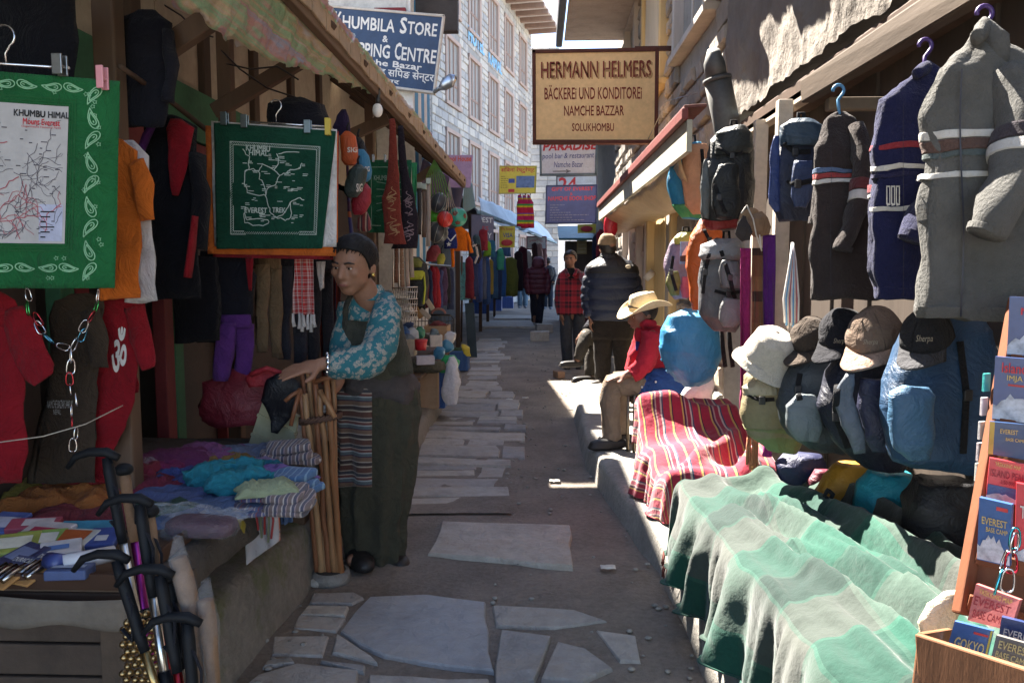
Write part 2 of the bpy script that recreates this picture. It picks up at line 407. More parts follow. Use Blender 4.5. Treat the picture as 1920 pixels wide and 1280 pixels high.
for q in ([(585, 1112), (664, 1108), (684, 1118), (660, 1131), (575, 1130)], [(573, 1133), (655, 1136), (650, 1153), (560, 1150)],
          [(556, 1153), (648, 1158), (632, 1181), (545, 1178)], [(515, 1192), (620, 1189), (608, 1228), (508, 1226)],
          [(497, 1236), (545, 1230), (552, 1240), (492, 1248)], [(478, 1262), (560, 1240), (676, 1254), (664, 1330), (440, 1340), (446, 1290)],
          [(628, 1186), (700, 1228), (712, 1240), (622, 1222)], [(922, 1134), (1080, 1142), (1142, 1164), (1040, 1177), (930, 1170)],
          [(938, 1178), (1032, 1190), (1004, 1272), (930, 1290)], [(1042, 1200), (1100, 1212), (1152, 1250), (1090, 1278), (1012, 1268)],
          [(690, 1262), (915, 1270), (920, 1360), (680, 1370)], [(935, 1300), (1100, 1290), (1180, 1360), (940, 1380)],
          [(1120, 1180), (1190, 1190), (1200, 1240), (1160, 1240)], [(600, 1235), (690, 1246), (686, 1258), (610, 1240)]):
    pst(q, .010+random.random()*.006)
def lerp_tab(t, y):
    for (a, b), (c, d) in zip(t, t[1:]):
        if y <= c: k = max(0, (y-a)/(c-a)); return b+(d-b)*k
    return t[-1][1]
eL = [(4.5, -.93), (6, -.93), (7, -1.0), (9.6, -.92), (13, -1.12), (15.5, -1.2)]
eR = [(4.5, -.16), (5.5, -.2), (7, -.14), (8.2, -.22), (9.6, -.42), (12, -.5), (15.5, -.68)]
y = 4.55
while y < 15.2:
    h = random.uniform(.2, .40)*(1+.05*(y-4)); xl = lerp_tab(eL, y+h/2); xr = lerp_tab(eR, y+h/2)+random.uniform(-.1, .1)
    x = xl+random.uniform(-.03, .05); sk = random.uniform(-.12, .12)
    while x < xr-.12:
        wd = min(random.uniform(.32, 1.0), xr-x)
        if xr-x-wd < .14: wd = xr-x
        gp = .010
        if random.random() < .3 and wd > .3:
            hm = h*random.uniform(.35, .6)
            for (a0, a1) in ((0, hm), (hm, h)):
                stone([(x+gp, y+a0+gp), (x+wd-gp, y+a0+sk*wd+gp), (x+wd-gp*2, y+a1+sk*wd-gp*.2), (x+gp, y+a1-gp*.2)], .012+random.random()*.02)
        else:
            j = lambda: random.uniform(-.03, .03)
            stone([(x+gp, y+gp+j()*.3), (x+wd*.5, y+gp+sk*wd*.5+j()*.6), (x+wd-gp, y+gp+sk*wd), (x+wd-gp+j()*.4, y+h*.6+sk*wd), (x+wd-gp*2+j(), y+h-gp*.2+sk*wd), (x+wd*.45, y+h+sk*wd*.5-gp*.2+j()*.6), (x+gp+j()*.4, y+h-gp*.2)], .01+random.random()*.022)
        x += wd
    y += h
for q in ([(905, 600), (1000, 600), (1004, 612), (898, 612)], [(930, 590), (1010, 591), (1012, 597), (925, 597)]): pst(q, .05, M_st[1])
# loose pebbles and scraps on the dirt
pb = MB()
for i in range(420):
    Y = 2.4+12*random.random()**1.4; x = random.choice([random.uniform(-.3, .5), random.uniform(-.95, .5), lerp_tab(eR, Y)+random.gauss(0, .08)])
    if Y < 4.4 and random.random() < .7: x = random.choice([random.gauss(-.93, .05), random.gauss(.5, .06)])
    r = random.uniform(.004, .014)
    pb.ell((x, Y, r*.4+.004), (r*random.uniform(.8, 1.6), r, r*.6), nu=6, nv=4)
stuff(pb.build('pebbles', surf((.27, .25, .22), .85, .5, 30)))
for i, (x, y) in enumerate(((1040, 900), (955, 748), (985, 745), (1140, 1062))):
    p = G(x, y, .012)
    tag(MB().grid(lambda u, v: p+Vector(((u-.5)*.07, (v-.5)*.05, .01*noise.noise(Vector((u*4, v*4, i))))), 5, 5).build('paper_scrap', surf((.6, .58, .52), .9), sol=.001),
        ['crumpled pale scrap on the dirt short of the red jacket sitter', 'left pale scrap on the far dirt past the stones', 'right pale scrap on the far dirt past the stones', 'pale scrap on the dirt before the green blanket'][i], 'scrap', 'scraps lying on the dirt')
# bricks on the street edge
for i, (x, y, Y) in enumerate(((1048, 708, 9.3),)):
    p = G(x, y); tag(MB().box(p+Vector((0, 0, .045)), (.1, .16, .085), Matrix.Rotation(.4, 3, 'Z')).build('brick', surf((.28, .17, .11), .9, .4, 12), smooth=False, bev=.006), 'single brown brick lying in the sun by the crossed shoe', 'brick')
for i, (x, y) in enumerate(((1012, 638), (1020, 622))):
    p = G(x, y); tag(MB().box(p+Vector((0, 0, .09)), (.36, .3, .18), Matrix.Rotation(.15*i, 3, 'Z')).jit(.015, 8, i).build('stone_block', M_st[1], smooth=False, bev=.01), ['rough stone block on the dirt left of the plaid shirt man', 'rough stone block farther back on the dirt left of the plaid shirt man'][i], 'stone')
# ---- raised platforms
def concrete(c=(.22, .195, .165), moss=False):
    m, nt, b, tc = base('concrete'); co = tc.outputs['Object']
    n1 = noise_t(nt, co, 2.5, 8, .65); n2 = noise_t(nt, co, 30, 6, .7)
    k = mixc(nt, .4, ramp(nt, n1, [(.3, dk(c, .55)), (.5, c), (.7, dk(c, 1.35))]), ramp(nt, n2, [(.3, dk(c, .5)), (.7, dk(c, 1.4))]))
    if moss:
        f = ramp(nt, noise_t(nt, co, 3.2, 7, .7), [(.52, (0, 0, 0)), (.62, (1, 1, 1))])
        k = mixc(nt, mixc(nt, .7, (0, 0, 0), f), k, (.10, .115, .035))
    nt.links.new(k, b.inputs['Base Color']); b.inputs['Roughness'].default_value = .9
    bump(nt, b, n2, .8, .02); return m
def ledge(name, edge, xb, z, mat):
    """raised floor with a worn front edge; edge = [(x, y)] along the street"""
    mb = MB(); pts = []
    for (a, b) in zip(edge, edge[1:]):
        k = max(1, int(abs(b[1]-a[1])/.12))
        pts += [(a[0]+(b[0]-a[0])*j/k, a[1]+(b[1]-a[1])*j/k) for j in range(k)]
    pts.append(edge[-1]); sg = 1 if xb < edge[0][0] else -1
    prof = [(.03, -.02), (.012, z*.3), (0, z*.75), (-.012, z*.93), (-.045, z), (-.3, z+.002)]
    rows = []
    for x, y in pts:
        r = []
        for dx, zz in prof:
            q = Vector((x+sg*dx, y, zz)); r.append(q+noise.noise_vector(q*4)*.014+noise.noise_vector(q*15)*.006*Vector((1, 0, 1)))
        r.append(Vector((xb, y, z+.002))); rows.append(r)
    n = len(rows[0]); vs = [p for r in rows for p in r]
    fs = [(j*n+i, j*n+i+1, (j+1)*n+i+1, (j+1)*n+i) for j in range(len(rows)-1) for i in range(n-1)]
    for j in (0, len(rows)-1):
        o = len(vs); vs.append(Vector((xb, pts[j][1], -.02))); fs.append(tuple(range(j*n, j*n+n))+(o,))
    return struct(mb.add(vs, fs).build(name, mat))
ledge('platform', [(-1.08, .3), (-1.06, 2.4), (-1.02, 3.3), (-1.0, 4.3)], -3.4, .29, concrete(moss=True))
ledge('platform', [(-.93, 4.305), (-.95, 7), (-1.0, 10)], -3.4, .14, concrete())
ledge('sidewalk', [(.62, .3), (.6, 2.4), (.585, 3.6), (.47, 4.4), (.36, 5.5), (.36, 8.6), (.50, 8.95)], 3.2, .15, concrete((.30, .28, .25)))
# ---- stone walls of single blocks
def blocks(parent, O, U, N, W, H, bw, bh, opens, mats, joint=.02, proud=.03, nmax=300, rough=.01, name='stone_block', v0=0):
    O = Vector(O); U = Vector(U).normalized(); N = Vector(N).normalized(); Z = Vector((0, 0, 1)); out = []
    v = v0
    while v < H-.03:
        h = min(bh*random.uniform(.8, 1.2), H-v); iv = [(0, W)]
        for (a, b, c, d) in opens:
            if v+h > b+.01 and v < d-.01:
                iv = [x for (s, e) in iv for x in ((s, min(e, a)), (max(s, c), e)) if x[1]-x[0] > .05]
        for s, e in iv:
            u = s-(random.uniform(0, bw*.6) if s == 0 else 0)
            while u < e-.03:
                wd = bw*random.uniform(.6, 1.5); a, b = max(u, s), min(u+wd, e)
                if e-b < bw*.3: b = e; wd = b-u
                if b-a > .04: out.append((a, v, b, min(v+h, H)))
                u += wd
        v += h
    out.sort(key=lambda r: ((O+U*r[0]+Z*r[1])-CP).length)
    def geo(mb, r):
        j = joint/2; a, v, b, d = r; rr = lambda: random.uniform(-rough, rough)
        k = min(.02, (b-a)*.15, (d-v)*.2); pr = proud+rr()
        q = lambda x, y, z: O+U*x+Z*y+N*z
        bk = [q(a+j, v+j, -.01), q(b-j, v+j, -.01), q(b-j, d-j, -.01), q(a+j, d-j, -.01)]
        md = [q(a+j+rr()*.3, v+j+rr()*.3, pr*.5), q(b-j+rr()*.3, v+j+rr()*.3, pr*.5), q(b-j+rr()*.3, d-j+rr()*.3, pr*.5), q(a+j+rr()*.3, d-j+rr()*.3, pr*.5)]
        fr = [q(a+j+k, v+j+k, pr+rr()), q(b-j-k, v+j+k, pr+rr()), q(b-j-k, d-j-k, pr+rr()), q(a+j+k, d-j-k, pr+rr())]
        mb.add(bk+md+fr, [(0, 1, 5, 4), (1, 2, 6, 5), (2, 3, 7, 6), (3, 0, 4, 7), (4, 5, 9, 8), (5, 6, 10, 9), (6, 7, 11, 10), (7, 4, 8, 11), (8, 9, 10, 11)], None, random.randrange(len(mats)) if mb is rest else 0)
    rest = MB()
    for i, r in enumerate(out):
        if i < nmax: m = MB(); geo(m, r); m.build(name, random.choice(mats), parent, smooth=False)
        else: geo(rest, r)
    if rest.f: stuff(rest.build(name+'s_far', mats, parent, smooth=False))
def wallquad(mb, O, U, W, z0, z1, thick, N):
    O = Vector(O); U = Vector(U).normalized(); N = Vector(N).normalized()
    c = O+U*W/2+Vector((0, 0, (z0+z1)/2))-N*thick/2; mb.box(c, (W, thick, z1-z0), Matrix((U, -N, (0, 0, 1))).transposed())
# ---- hotel
M_pale = [surf(c, .85, .22, 3, .5, 25, .01) for c in ((.40, .385, .365), (.34, .335, .33), (.44, .42, .39), (.31, .31, .315))]
M_mort = surf((.27, .265, .26), .95, .2)
M_frame = wood((.26, .18, .15), .2); M_frame2 = wood((.36, .27, .235), .2)
M_glass = surf((.10, .12, .15), .08, .3, 2, .02, spec=.8)
M_curt = fab((.3, .29, .28))
hA = Vector((-2.95, 22.2, 0)); hU = Vector((.196, 1, 0)).normalized(); hN = Vector((hU.y, -hU.x, 0))
hk = math.hypot(1, .196)
hotel = thing('hotel_building', 'tall pale stone hotel with rows of windows at the far left of the street', 'building', hA)
mb = MB(); wallquad(mb, hA, hU, 13.4, 0, 14, .4, hN); wallquad(mb, hA-Vector((6, 0, 0))-Vector((0, 0, 0)), (1, 0, 0), 5.98, 0, 14, .4, (0, -1, 0)); mb.build('wall', M_mort, hotel, smooth=False)
opens = []
def hotel_window(t, zt):
    u0, u1, z0, z1 = t*hk, (t+1.42)*hk, zt-1.95, zt
    opens.append((u0, z0, u1, z1)); q = lambda u, z, n: hA+hU*u+Vector((0, 0, z))+hN*n
    rot = Matrix((hU, -hN, (0, 0, 1))).transposed()
    wn_ = MB()
    for a, b, c, d, th in ((u0, z0, u0+.12, z1, .1), (u1-.2, z0, u1, z1, .13), (u0, z1-.12, u1, z1, .12), (u0-.06, z0-.06, u1+.06, z0+.05, .16)):
        wn_.box(q((a+c)/2, (b+d)/2, .02), (c-a, th, d-b), rot)
    f = wn_.build('window', M_frame2, hotel, smooth=False, bev=.01)
    x0, x1 = u0+.12, u1-.2
    for i in range(3):
        a = x0+(x1-x0)*i/3; b = x0+(x1-x0)*(i+1)/3; zt_ = z0+.62
        MB().box(q((a+b)/2, (zt_+z1)/2-.04, -.06), (b-a-.06, .02, z1-zt_-.2), rot).build('pane', M_glass if (i+int(t*3)) % 3 else M_curt, f, smooth=False)
        MB().box(q((a+b)/2, (z0+zt_)/2+.02, -.05), (b-a-.06, .02, zt_-z0-.12), rot).build('panel', surf((.36, .34, .33), .7), f, smooth=False)
    mm = MB()
    for i in (1, 2): mm.box(q(x0+(x1-x0)*i/3, (z0+z1)/2, -.01), (.07, .07, z1-z0-.1), rot)
    mm.box(q((x0+x1)/2, z0+.62, -.012), (x1-x0, .06, .07), rot); mm.build('mullion', M_frame, f, smooth=False)
for t in (1.15, 3.5, 5.93, 8.25, 10.7):
    for zt in (10.8, 8.12, 5.45, 2.78): hotel_window(t, zt)
M_hb = surf((.18, .42, .66), .7, .3, 8)
blocks(hotel, hA, hU, hN, 13.4, 13.6, .42, .22, opens, M_pale, .025, .03, 300)
blocks(hotel, hA-Vector((1.2, 0, 0)), (1, 0, 0), (0, -1, 0), 1.2, 9, .42, .22, [], M_pale[1:2], .025, .03, 60)
t = MB(); fn = lambda u, v: hA+hU*(3.45+4.35*u)*hk+Vector((0, 0, 8.38+.6*v))+hN*.055
write(t, fn, 'HOTEL', 0, .15, .44, 1, .03).build('lettering', M_hb, hotel, smooth=False); write(MB(), fn, 'KAMAL', .56, .05, 1, .9, .03).build('lettering', M_hb, hotel, smooth=False)
bal = MB(); q = lambda u, z, n: hA+hU*u+Vector((0, 0, z))+hN*n; rot = Matrix((hU, -hN, (0, 0, 1))).transposed()
bal.box(q(10.4, 11.5, .66), (5.6, 1.25, .16), rot); bo = bal.build('balcony', surf((.66, .62, .6), .8), hotel, smooth=False)
for i in range(7): MB().box(q(7.9+i*.83, 11.34, .66), (.16, 1.3, .17), rot).build('joist', M_frame, bo, smooth=False, bev=.01)
for i in range(24): MB().box(q(7.75+i*.23, 12.1, 1.24), (.1, .03, 1.05), rot).build('baluster', surf((.68, .64, .62), .7), bo, smooth=False)
MB().box(q(10.4, 12.66, 1.24), (5.6, .08, .08), rot).build('handrail', M_frame, bo, smooth=False)
# wall closing the street behind the hotel
ew = thing('stone_building', 'pale stone house end closing the street beyond the hotel balcony', 'building', (.3, 36, 0))
mb = MB(); wallquad(mb, (-.75, 36, 0), (1, 0, 0), 1.62, 0, 11, .4, (0, -1, 0)); mb.build('wall', M_mort, ew, smooth=False)
blocks(ew, (-.75, 36, 0), (1, 0, 0), (0, -1, 0), 1.62, 11, .5, .26, [], M_pale, .025, .03, 220)
fw = thing('stone_building', 'low sunlit white house far behind the book shop sign', 'building', (2, 40, 0))
mb = MB(); wallquad(mb, (.5, 40, 0), (1, 0, 0), 5, 0, 5.6, .4, (0, -1, 0)); mb.build('wall', surf((.72, .7, .66), .9), fw, smooth=False)
MB().box((3, 39.8, 5.7), (5.6, 1.2, .15)).build('roof', surf((.3, .36, .38), .5), fw, smooth=False)
for i in range(3): MB().box((1.0+i*1.2, 39.97, 4.3), (.7, .1, 1.3)).build('window', M_frame, fw, smooth=False)
# ---- left near house
M_cream = surf((.42, .33, .24), .9, .25, 3, .6, 20, .015)
M_dwood = wood((.075, .045, .03)); M_lwood = woody((.13, .08, .05)); M_lwood2 = wood((.12, .075, .05))
M_green = surf((.035, .12, .055), .7, .3); M_red = surf((.16, .02, .02), .7, .3)
lh = thing('shop_house', 'cream plastered shop house behind the left stall with green and red woodwork', 'building', (-2.3, 4, 0))
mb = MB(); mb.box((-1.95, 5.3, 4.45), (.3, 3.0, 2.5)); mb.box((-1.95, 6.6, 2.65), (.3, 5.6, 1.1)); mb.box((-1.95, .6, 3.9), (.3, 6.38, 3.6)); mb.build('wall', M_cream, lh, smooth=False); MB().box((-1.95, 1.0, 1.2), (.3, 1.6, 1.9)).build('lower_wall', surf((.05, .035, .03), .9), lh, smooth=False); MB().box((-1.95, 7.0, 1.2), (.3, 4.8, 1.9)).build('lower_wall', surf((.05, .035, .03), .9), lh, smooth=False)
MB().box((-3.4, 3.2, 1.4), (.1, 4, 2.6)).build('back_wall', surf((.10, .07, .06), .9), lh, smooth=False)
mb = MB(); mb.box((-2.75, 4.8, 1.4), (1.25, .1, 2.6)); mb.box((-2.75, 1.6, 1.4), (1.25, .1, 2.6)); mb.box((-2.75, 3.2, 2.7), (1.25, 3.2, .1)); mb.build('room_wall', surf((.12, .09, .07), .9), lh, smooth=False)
MB().box((-2.4, 2.8, 5.8), (1.5, 12.2, .12), Matrix.Rotation(.12, 3, 'Y')).build('roof', surf((.12, .12, .13), .6), lh, smooth=False)  # unseen roof, position set for the shadow edge it throws across the street
MB().box((-1.77, 3.2, 2.17), (.06, 3.2, .26)).build('lintel', M_green, lh, smooth=False, bev=.006)
MB().box((-1.765, 3.2, 1.98), (.05, 3.1, .1)).build('lintel_trim', M_red, lh, smooth=False, bev=.006)
for yy, m in ((2.05, M_red), (2.9, M_green), (3.0, M_red), (3.7, M_red), (3.8, M_green), (4.4, M_red)):
    MB().box((-1.775, yy, 1.15), (.06, .09, 1.6)).build('door_post', m, lh, smooth=False, bev=.005)
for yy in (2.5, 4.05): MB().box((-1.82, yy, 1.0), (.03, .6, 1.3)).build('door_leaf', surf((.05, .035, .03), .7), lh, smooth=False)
for i in range(5):
    MB().box((-1.79, 3.55+i*.75, 2.75), (.05, .09, 1.0)).build('wall_stud', M_dwood, lh, smooth=False, bev=.006)
for i in range(3): MB().box((-1.785, 4.4+i*1.5, 3.1), (.04, 1.5, .1)).build('wall_rail', M_dwood, lh, smooth=False, bev=.006)
# awning: rafters, battens, sheet and foil fringe
aw = thing('awning', 'wooden lean to awning with shiny rainbow foil edge over the left stalls', 'awning', (-1.3, 6, 2.2))
ex, ez, wx, wz = -.93, 2.48, -1.78, 3.12
for yy in (1.5, 2.2, 2.9, 3.55, 4.2, 4.9, 5.6, 6.3, 7.0, 7.7, 8.4, 9.1, 9.7):
    MB().bar((wx, yy, wz-.08), (ex+.02, yy, ez-.06), .06, .085).build('rafter', M_dwood, aw, smooth=False, bev=.005)
for k in (.15, .45, .72):
    MB().bar((wx+(ex-wx)*k, 1.2, wz+(ez-wz)*k-.012), (wx+(ex-wx)*k, 9.9, wz+(ez-wz)*k-.012), .05, .02).build('batten', M_lwood, aw, smooth=False)
sheet = MB()
sheet.grid(lambda u, v: Vector((wx+(ex-wx)*u, 1.2+8.7*v, wz+(ez-wz)*u+.012+.008*math.sin(v*150)*(1 if v > .38 else .2)+.01*noise.noise(Vector((u*4, v*30, 0))))), 10, 160)
mSheet = foil('awning_sheet'); [setattr(n.inputs['Metallic'], 'default_value', .0) for n in mSheet.node_tree.nodes if n.type == 'BSDF_PRINCIPLED']
sheet.build('roof_sheet', mSheet, aw)
MB().bar((ex, 1.2, ez-.06), (ex, 9.9, ez-.06), .04, .09).build('eave_beam', M_lwood, aw, smooth=False, bev=.006)
for i in range(34):
    yy = 2.6+i*.215; MB().bar((ex+.024, yy, ez-.03+.012*(i % 2)), (ex+.024, yy+.2, ez-.03+.01*((i+1) % 2)), .012, .095).build('edge_slat', surf((.32, .22, .135), .7, .4, 9), aw, smooth=False, bev=.003)
def fringe(u, v):
    yy = 1.5+5.2*u; d = lerp_tab([(1.5, .36), (3, .33), (3.8, .22), (5, .08), (7, .03)], yy); k = d/.27
    p = Vector((ex+.04-.13*k*v, yy, ez+.03-d*v)); w_ = .006*math.sin(yy*34+2*math.sin(yy*7))*v
    return p+Vector((w_*1.2, 0, w_*.5))+noise.noise_vector(p*7)*.018*(.2+v)+noise.noise_vector(p*22)*.012
MB().grid(fringe, 220, 14).build('foil_fringe', foil(), aw, sol=.001)
def braces(px):
    for (a, b, Y) in px: MB().bar(P(*a, Y), P(*b, Y), .05, .075).build('brace', M_lwood2, aw, smooth=False, bev=.006)
braces((((228, 148), (455, -5), 2.85), ((402, 210), (590, 98), 4.0), ((655, 255), (728, 222), 5.4), ((780, 338), (810, 318), 7.4)))
for x, Y in ((418, 4.0), (690, 6.6)):
    a = P(x, 200, Y); MB().box((a.x, Y+.05, 1.6), (.07, .07, 2.6)).build('post', M_lwood2, aw, smooth=False, bev=.008)
a = P(190, 100, 2.6); MB().box((a.x, 2.65, 1.5), (.075, .075, 2.4)).build('post', M_lwood2, aw, smooth=False, bev=.008)
# hanging rail under the awning
tag(ptube('hanging_rail', [(225, 125, 2.5, 5), (320, 190, 3.0, 5), (395, 250, 3.6, 5)], M_dwood), 'dark round pole for hangers slanting under the left awning', 'rail')
bb = thing('light_bulb', 'bare white bulb hanging at the foil edge of the awning', 'bulb', P(708, 215, 4.6))
MB().ell(P(708, 207, 4.6), (.03, .03, .04)).build('glass', surf((.75, .72, .68), .2), bb); MB().tube([P(709, 195, 4.6), P(709, 186, 4.6), P(712, 165, 4.6)], [.015, .014, .003]).build('socket', plastic((.03, .03, .03)), bb)
# loose wires under the awning
for i, pts in enumerate(([(300, 5), (340, 30), (372, 62), (400, 70)], [(415, 95), (450, 130), (500, 165), (560, 185)], [(425, 120), (470, 130), (520, 125), (560, 150)])):
    tag(ptube('cable', [(x, y, 3.9, 1.6) for x, y in pts], plastic((.03, .02, .02)), n=6), ['black cable sagging near the top left wooden brace', 'dark cable drooping across the cream wall panel', 'thin cable crossing the cream wall above the dark green bandana'][i], 'cable')
# ---- left middle house (blue and white boards, red windows)
mh = thing('board_house', 'upper storey of white and blue boards with red windows behind the store sign', 'building', (-2.2, 10, 0))
MB().box((-2.4, 9.7, 2.42), (1.9, 1.5, 4.84)).build('wall', surf((.6, .58, .55), .9), mh, smooth=False)
for i in range(6):
    MB().box((-1.43, 9.08+i*.25, 2.9), (.04, .24, 3.6)).build('board', surf((.04, .22, .42), .7) if i % 2 else surf((.72, .70, .68), .8), mh, smooth=False, bev=.004)
for i in range(9):
    MB().box((-3.2+i*.215, 8.92, 3.2), (.2, .04, 1.9)).build('board', surf((.72, .70, .68), .8) if i not in (2, 3, 6) else M_red, mh, smooth=False, bev=.004)
for x in (-1.62, -2.3):
    f = MB().box((x, 8.89, 3.85), (.34, .06, .7)).build('window', surf((.22, .02, .025), .6), mh, smooth=False); MB().box((x, 8.86, 3.9), (.22, .02, .5)).build('pane', M_glass, f, smooth=False)
a, b = P(796, 58, 9.3), P(858, 58, 9.3); MB().box(((a.x+b.x)/2-.1, 9.38, a.z+.3), (b.x-a.x+.2, .14, .6)).build('balcony_box', surf((.05, .042, .04), .7), mh, smooth=False, bev=.01)
MB().box((-2.48, 9.7, 4.89), (2.08, 1.6, .08)).build('roof', surf((.06, .06, .065), .5), mh, smooth=False, bev=.01)
bh_ = thing('shadow_house', 'unseen block added behind the board house to shape the street shadow', 'building', (-3.3, 14, 0))  # unseen house and taller block, added to bound the sun patch on the street
m = MB(); m.add([(x, y_, z) for x in (-4.2, -2.6) for y_, z in ((10.6, 0), (16.9, 0), (16.9, 6.35), (10.6, 8.1))], [(0, 1, 2, 3), (7, 6, 5, 4), (0, 4, 5, 1), (1, 5, 6, 2), (2, 6, 7, 3), (3, 7, 4, 0)]).build('wall', surf((.25, .23, .2), .9), bh_, smooth=False)
MB().box((-3.4, 18.1, 5.2), (1.59, 2.38, 10.4)).build('shadow_tower', surf((.25, .23, .2), .9), bh_, smooth=False)
# ---- right side houses
rh = thing('plaster_house', 'rough grey plastered shop house above the right stall', 'building', (1.9, 3, .15))
M_plas = surf((.19, .165, .14), .95, .3, 2.2, .8, 9, .03)
def plas(u, v):
    p = Vector((1.27, -.6+6.15*u, 2.38+2.4*v)); e = max(0, .12-v)/.12
    return p+Vector((-.025*noise.noise(p*1.6)-.012*noise.noise(p*6)-.012*noise.noise(p*17)-.03*(1-e)+.02, 0, (.05*noise.noise(Vector((0, p.y*3, 1)))+.03*noise.noise(Vector((0, p.y*11, 1))))*e))
mb = MB(); mb.grid(plas, 190, 70); mb.box((1.6, 2.47, 5.3), (.5, 6.13, 5.7)); mb.build('wall', M_plas, rh)  # box rises out of view, heightened to keep sky light off the left stall
MB().box((1.45, 2.5, 2.29), (.3, 6.1, .1)).build('lintel', M_dwood, rh, smooth=False, bev=.01)
MB().box((1.33, 4.4, 2.255), (.06, 1.5, .06)).build('lintel_trim', surf((.5, .42, .33), .8, .3, 6), rh, smooth=False, bev=.006)
for i in range(40):
    yy = -.4+i*.15; MB().box((1.47+.006*(i % 3), yy, 1.2), (.03, .143, 2.2)).build('plank', wood((.065, .05, .04)), rh, smooth=False, bev=.004)
for i in range(30): k = .12*noise.noise(Vector((i*.45, 0, 0)))+.05*random.random(); MB().box((1.09+k/2, -2.2+i*.29, 3.8), (.62-k, .285, .05)).build('shade_eave_board', surf((.2, .17, .14), .8), rh, smooth=False)  # unseen eave added to shade the plaster; uneven boards give a ragged light edge
M_pw = surf((.55, .47, .38), .85, .4, 5)
for (x, Y, h) in ((1468, 4.2, 2.1), (1425, 4.75, 2.1)):
    a = P(x, 300, Y); tag(MB().box((a.x, Y, .15+h/2), (.075, .06, h)).build('wooden_post', M_pw, smooth=False, bev=.006), 'worn whitish wooden post '+('between the backpacks and the sweaters' if Y < 4.5 else 'behind the black backpack'), 'post')
tag(MB().bar((1.12, 1.3, 2.11), (1.12, 3.46, 2.13), .05, .1).jit(.012, 8).build('wooden_beam', woody((.085, .06, .042), .6), smooth=False, bev=.008), 'rough weathered beam from which the wool sweaters hang', 'beam')
tag(MB().bar((1.15, 3.3, 2.05), (1.42, 3.3, 2.05), .05, .05).build('wooden_bracket', woody((.16, .12, .085)), smooth=False, bev=.006), 'short pale bracket holding the far end of the sweater beam', 'bracket')
st = thing('stove_pipe', 'grey tin stove pipe sticking up beside the plastered wall', 'pipe', P(1372, 260, 5.1))
MB().tube([P(1374, 300, 5.1), P(1362, 230, 5.1), P(1345, 150, 5.05)], .082, 16).build('pipe', metal((.16, .16, .155), .75), st); MB().tube([P(1345.5, 153, 5.05), P(1344, 146, 5.05)], .088, 16).build('collar', metal((.14, .14, .14), .75), st)
MB().tube([P(1344, 148, 5.05), P(1339, 118, 5.04), P(1338, 94, 5.0)], [.08, .078, .045], 16, .8).build('pinched_cap', metal((.17, .17, .165), .75), st)
sh = thing('stone_house', 'brown stone house with pale wooden windows on the right of the street', 'building', (1.8, 9.5, .15))
mb = MB(); mb.box((1.55, 9.6, 4.0), (.5, 8.06, 7.8)); mb.build('wall', surf((.27, .24, .21), .95, .3), sh, smooth=False)  # unseen upper storey, raised to dim sky light in the left stall
M_stn = [surf(c, .88, .35, 5, .8, 20, .02) for c in ((.26, .225, .19), (.31, .275, .235), (.22, .20, .18), (.33, .27, .21))]
op = [(.45, 3.1, 2.0, 4.7), (2.75, 3.1, 4.3, 4.7), (5.0, 3.1, 6.3, 4.7), (1.85, 0, 3.55, 2.12), (3.62, .55, 4.6, 1.95), (5.2, .5, 6.2, 1.95)]
opz = [(8.06-c, b, 8.06-a, d) for a, b, c, d in op]
# block rows run from far to near so that the normal faces the street
blocks(sh, (1.3, 13.63, .15), (0, -1, 0), (-1, 0, 0), 8.06, 4.6, .36, .2, opz, M_stn, .045, .04, 300, .014)
M_yel = wood((.55, .40, .20), .25); M_pwd = wood((.46, .40, .35), .3)
for k, (a, b, c, d) in enumerate(op):
    y0, y1, z0, z1 = 5.57+a, 5.57+c, .15+b, .15+d; mm = M_yel if k in (1, 3) else M_pwd
    f = MB()
    for yy in (y0+.05, y1-.05): f.box((1.27, yy, (z0+z1)/2), (.12, .1, z1-z0))
    f.box((1.268, (y0+y1)/2, z1-.05), (.11, y1-y0, .1))
    if b: f.box((1.262, (y0+y1)/2, z0+.03), (.16, y1-y0+.1, .06))
    fo = f.build('door_frame' if not b else 'window', mm, sh, smooth=False, bev=.006)
    n = 3 if b else 2
    for i in range(n):
        ya = y0+.1+(y1-y0-.2)*i/n; yb = y0+.1+(y1-y0-.2)*(i+1)/n
        if k == 1: MB().box((1.27, (ya+yb)/2, (z0+z1)/2), (.04, yb-ya-.02, z1-z0-.2)).build('shutter_board', wood((.55, .47, .36), .2), fo, smooth=False, bev=.004)
        elif k == 3: MB().box((1.33-.02*i, (ya+yb)/2, (z0+z1)/2), (.04, yb-ya-.02, z1-z0-.12)).build('door_leaf', M_yel, fo, smooth=False, bev=.004)
        else:
            MB().box((1.33, (ya+yb)/2, (z0+z1)/2), (.02, yb-ya-.05, z1-z0-.2)).build('pane', M_glass, fo, smooth=False)
            MB().box((1.31, ya, (z0+z1)/2), (.04, .06, z1-z0-.1)).build('mullion', mm, fo, smooth=False)
    if b: MB().box((1.30, (y0+y1)/2, z0+(z1-z0)*.62), (.05, y1-y0-.1, .06)).build('transom', mm, fo, smooth=False)
# roof overhang with board soffit
for i in range(22): MB().box((.86, 7.5+i*.225, 4.80), (.98, .215, .03)).build('soffit_board', surf((.34, .29, .26), .85, .3, 5), sh, smooth=False, bev=.004)
MB().box((.30, 10, 4.86), (.1, 5.2, .2)).build('gutter', surf((.07, .07, .075), .5), sh, smooth=False, bev=.02)
MB().box((1.3, 9.6, 7.94), (1.3, 8.3, .08)).build('roof', surf((.1, .1, .1), .6), sh, smooth=False)
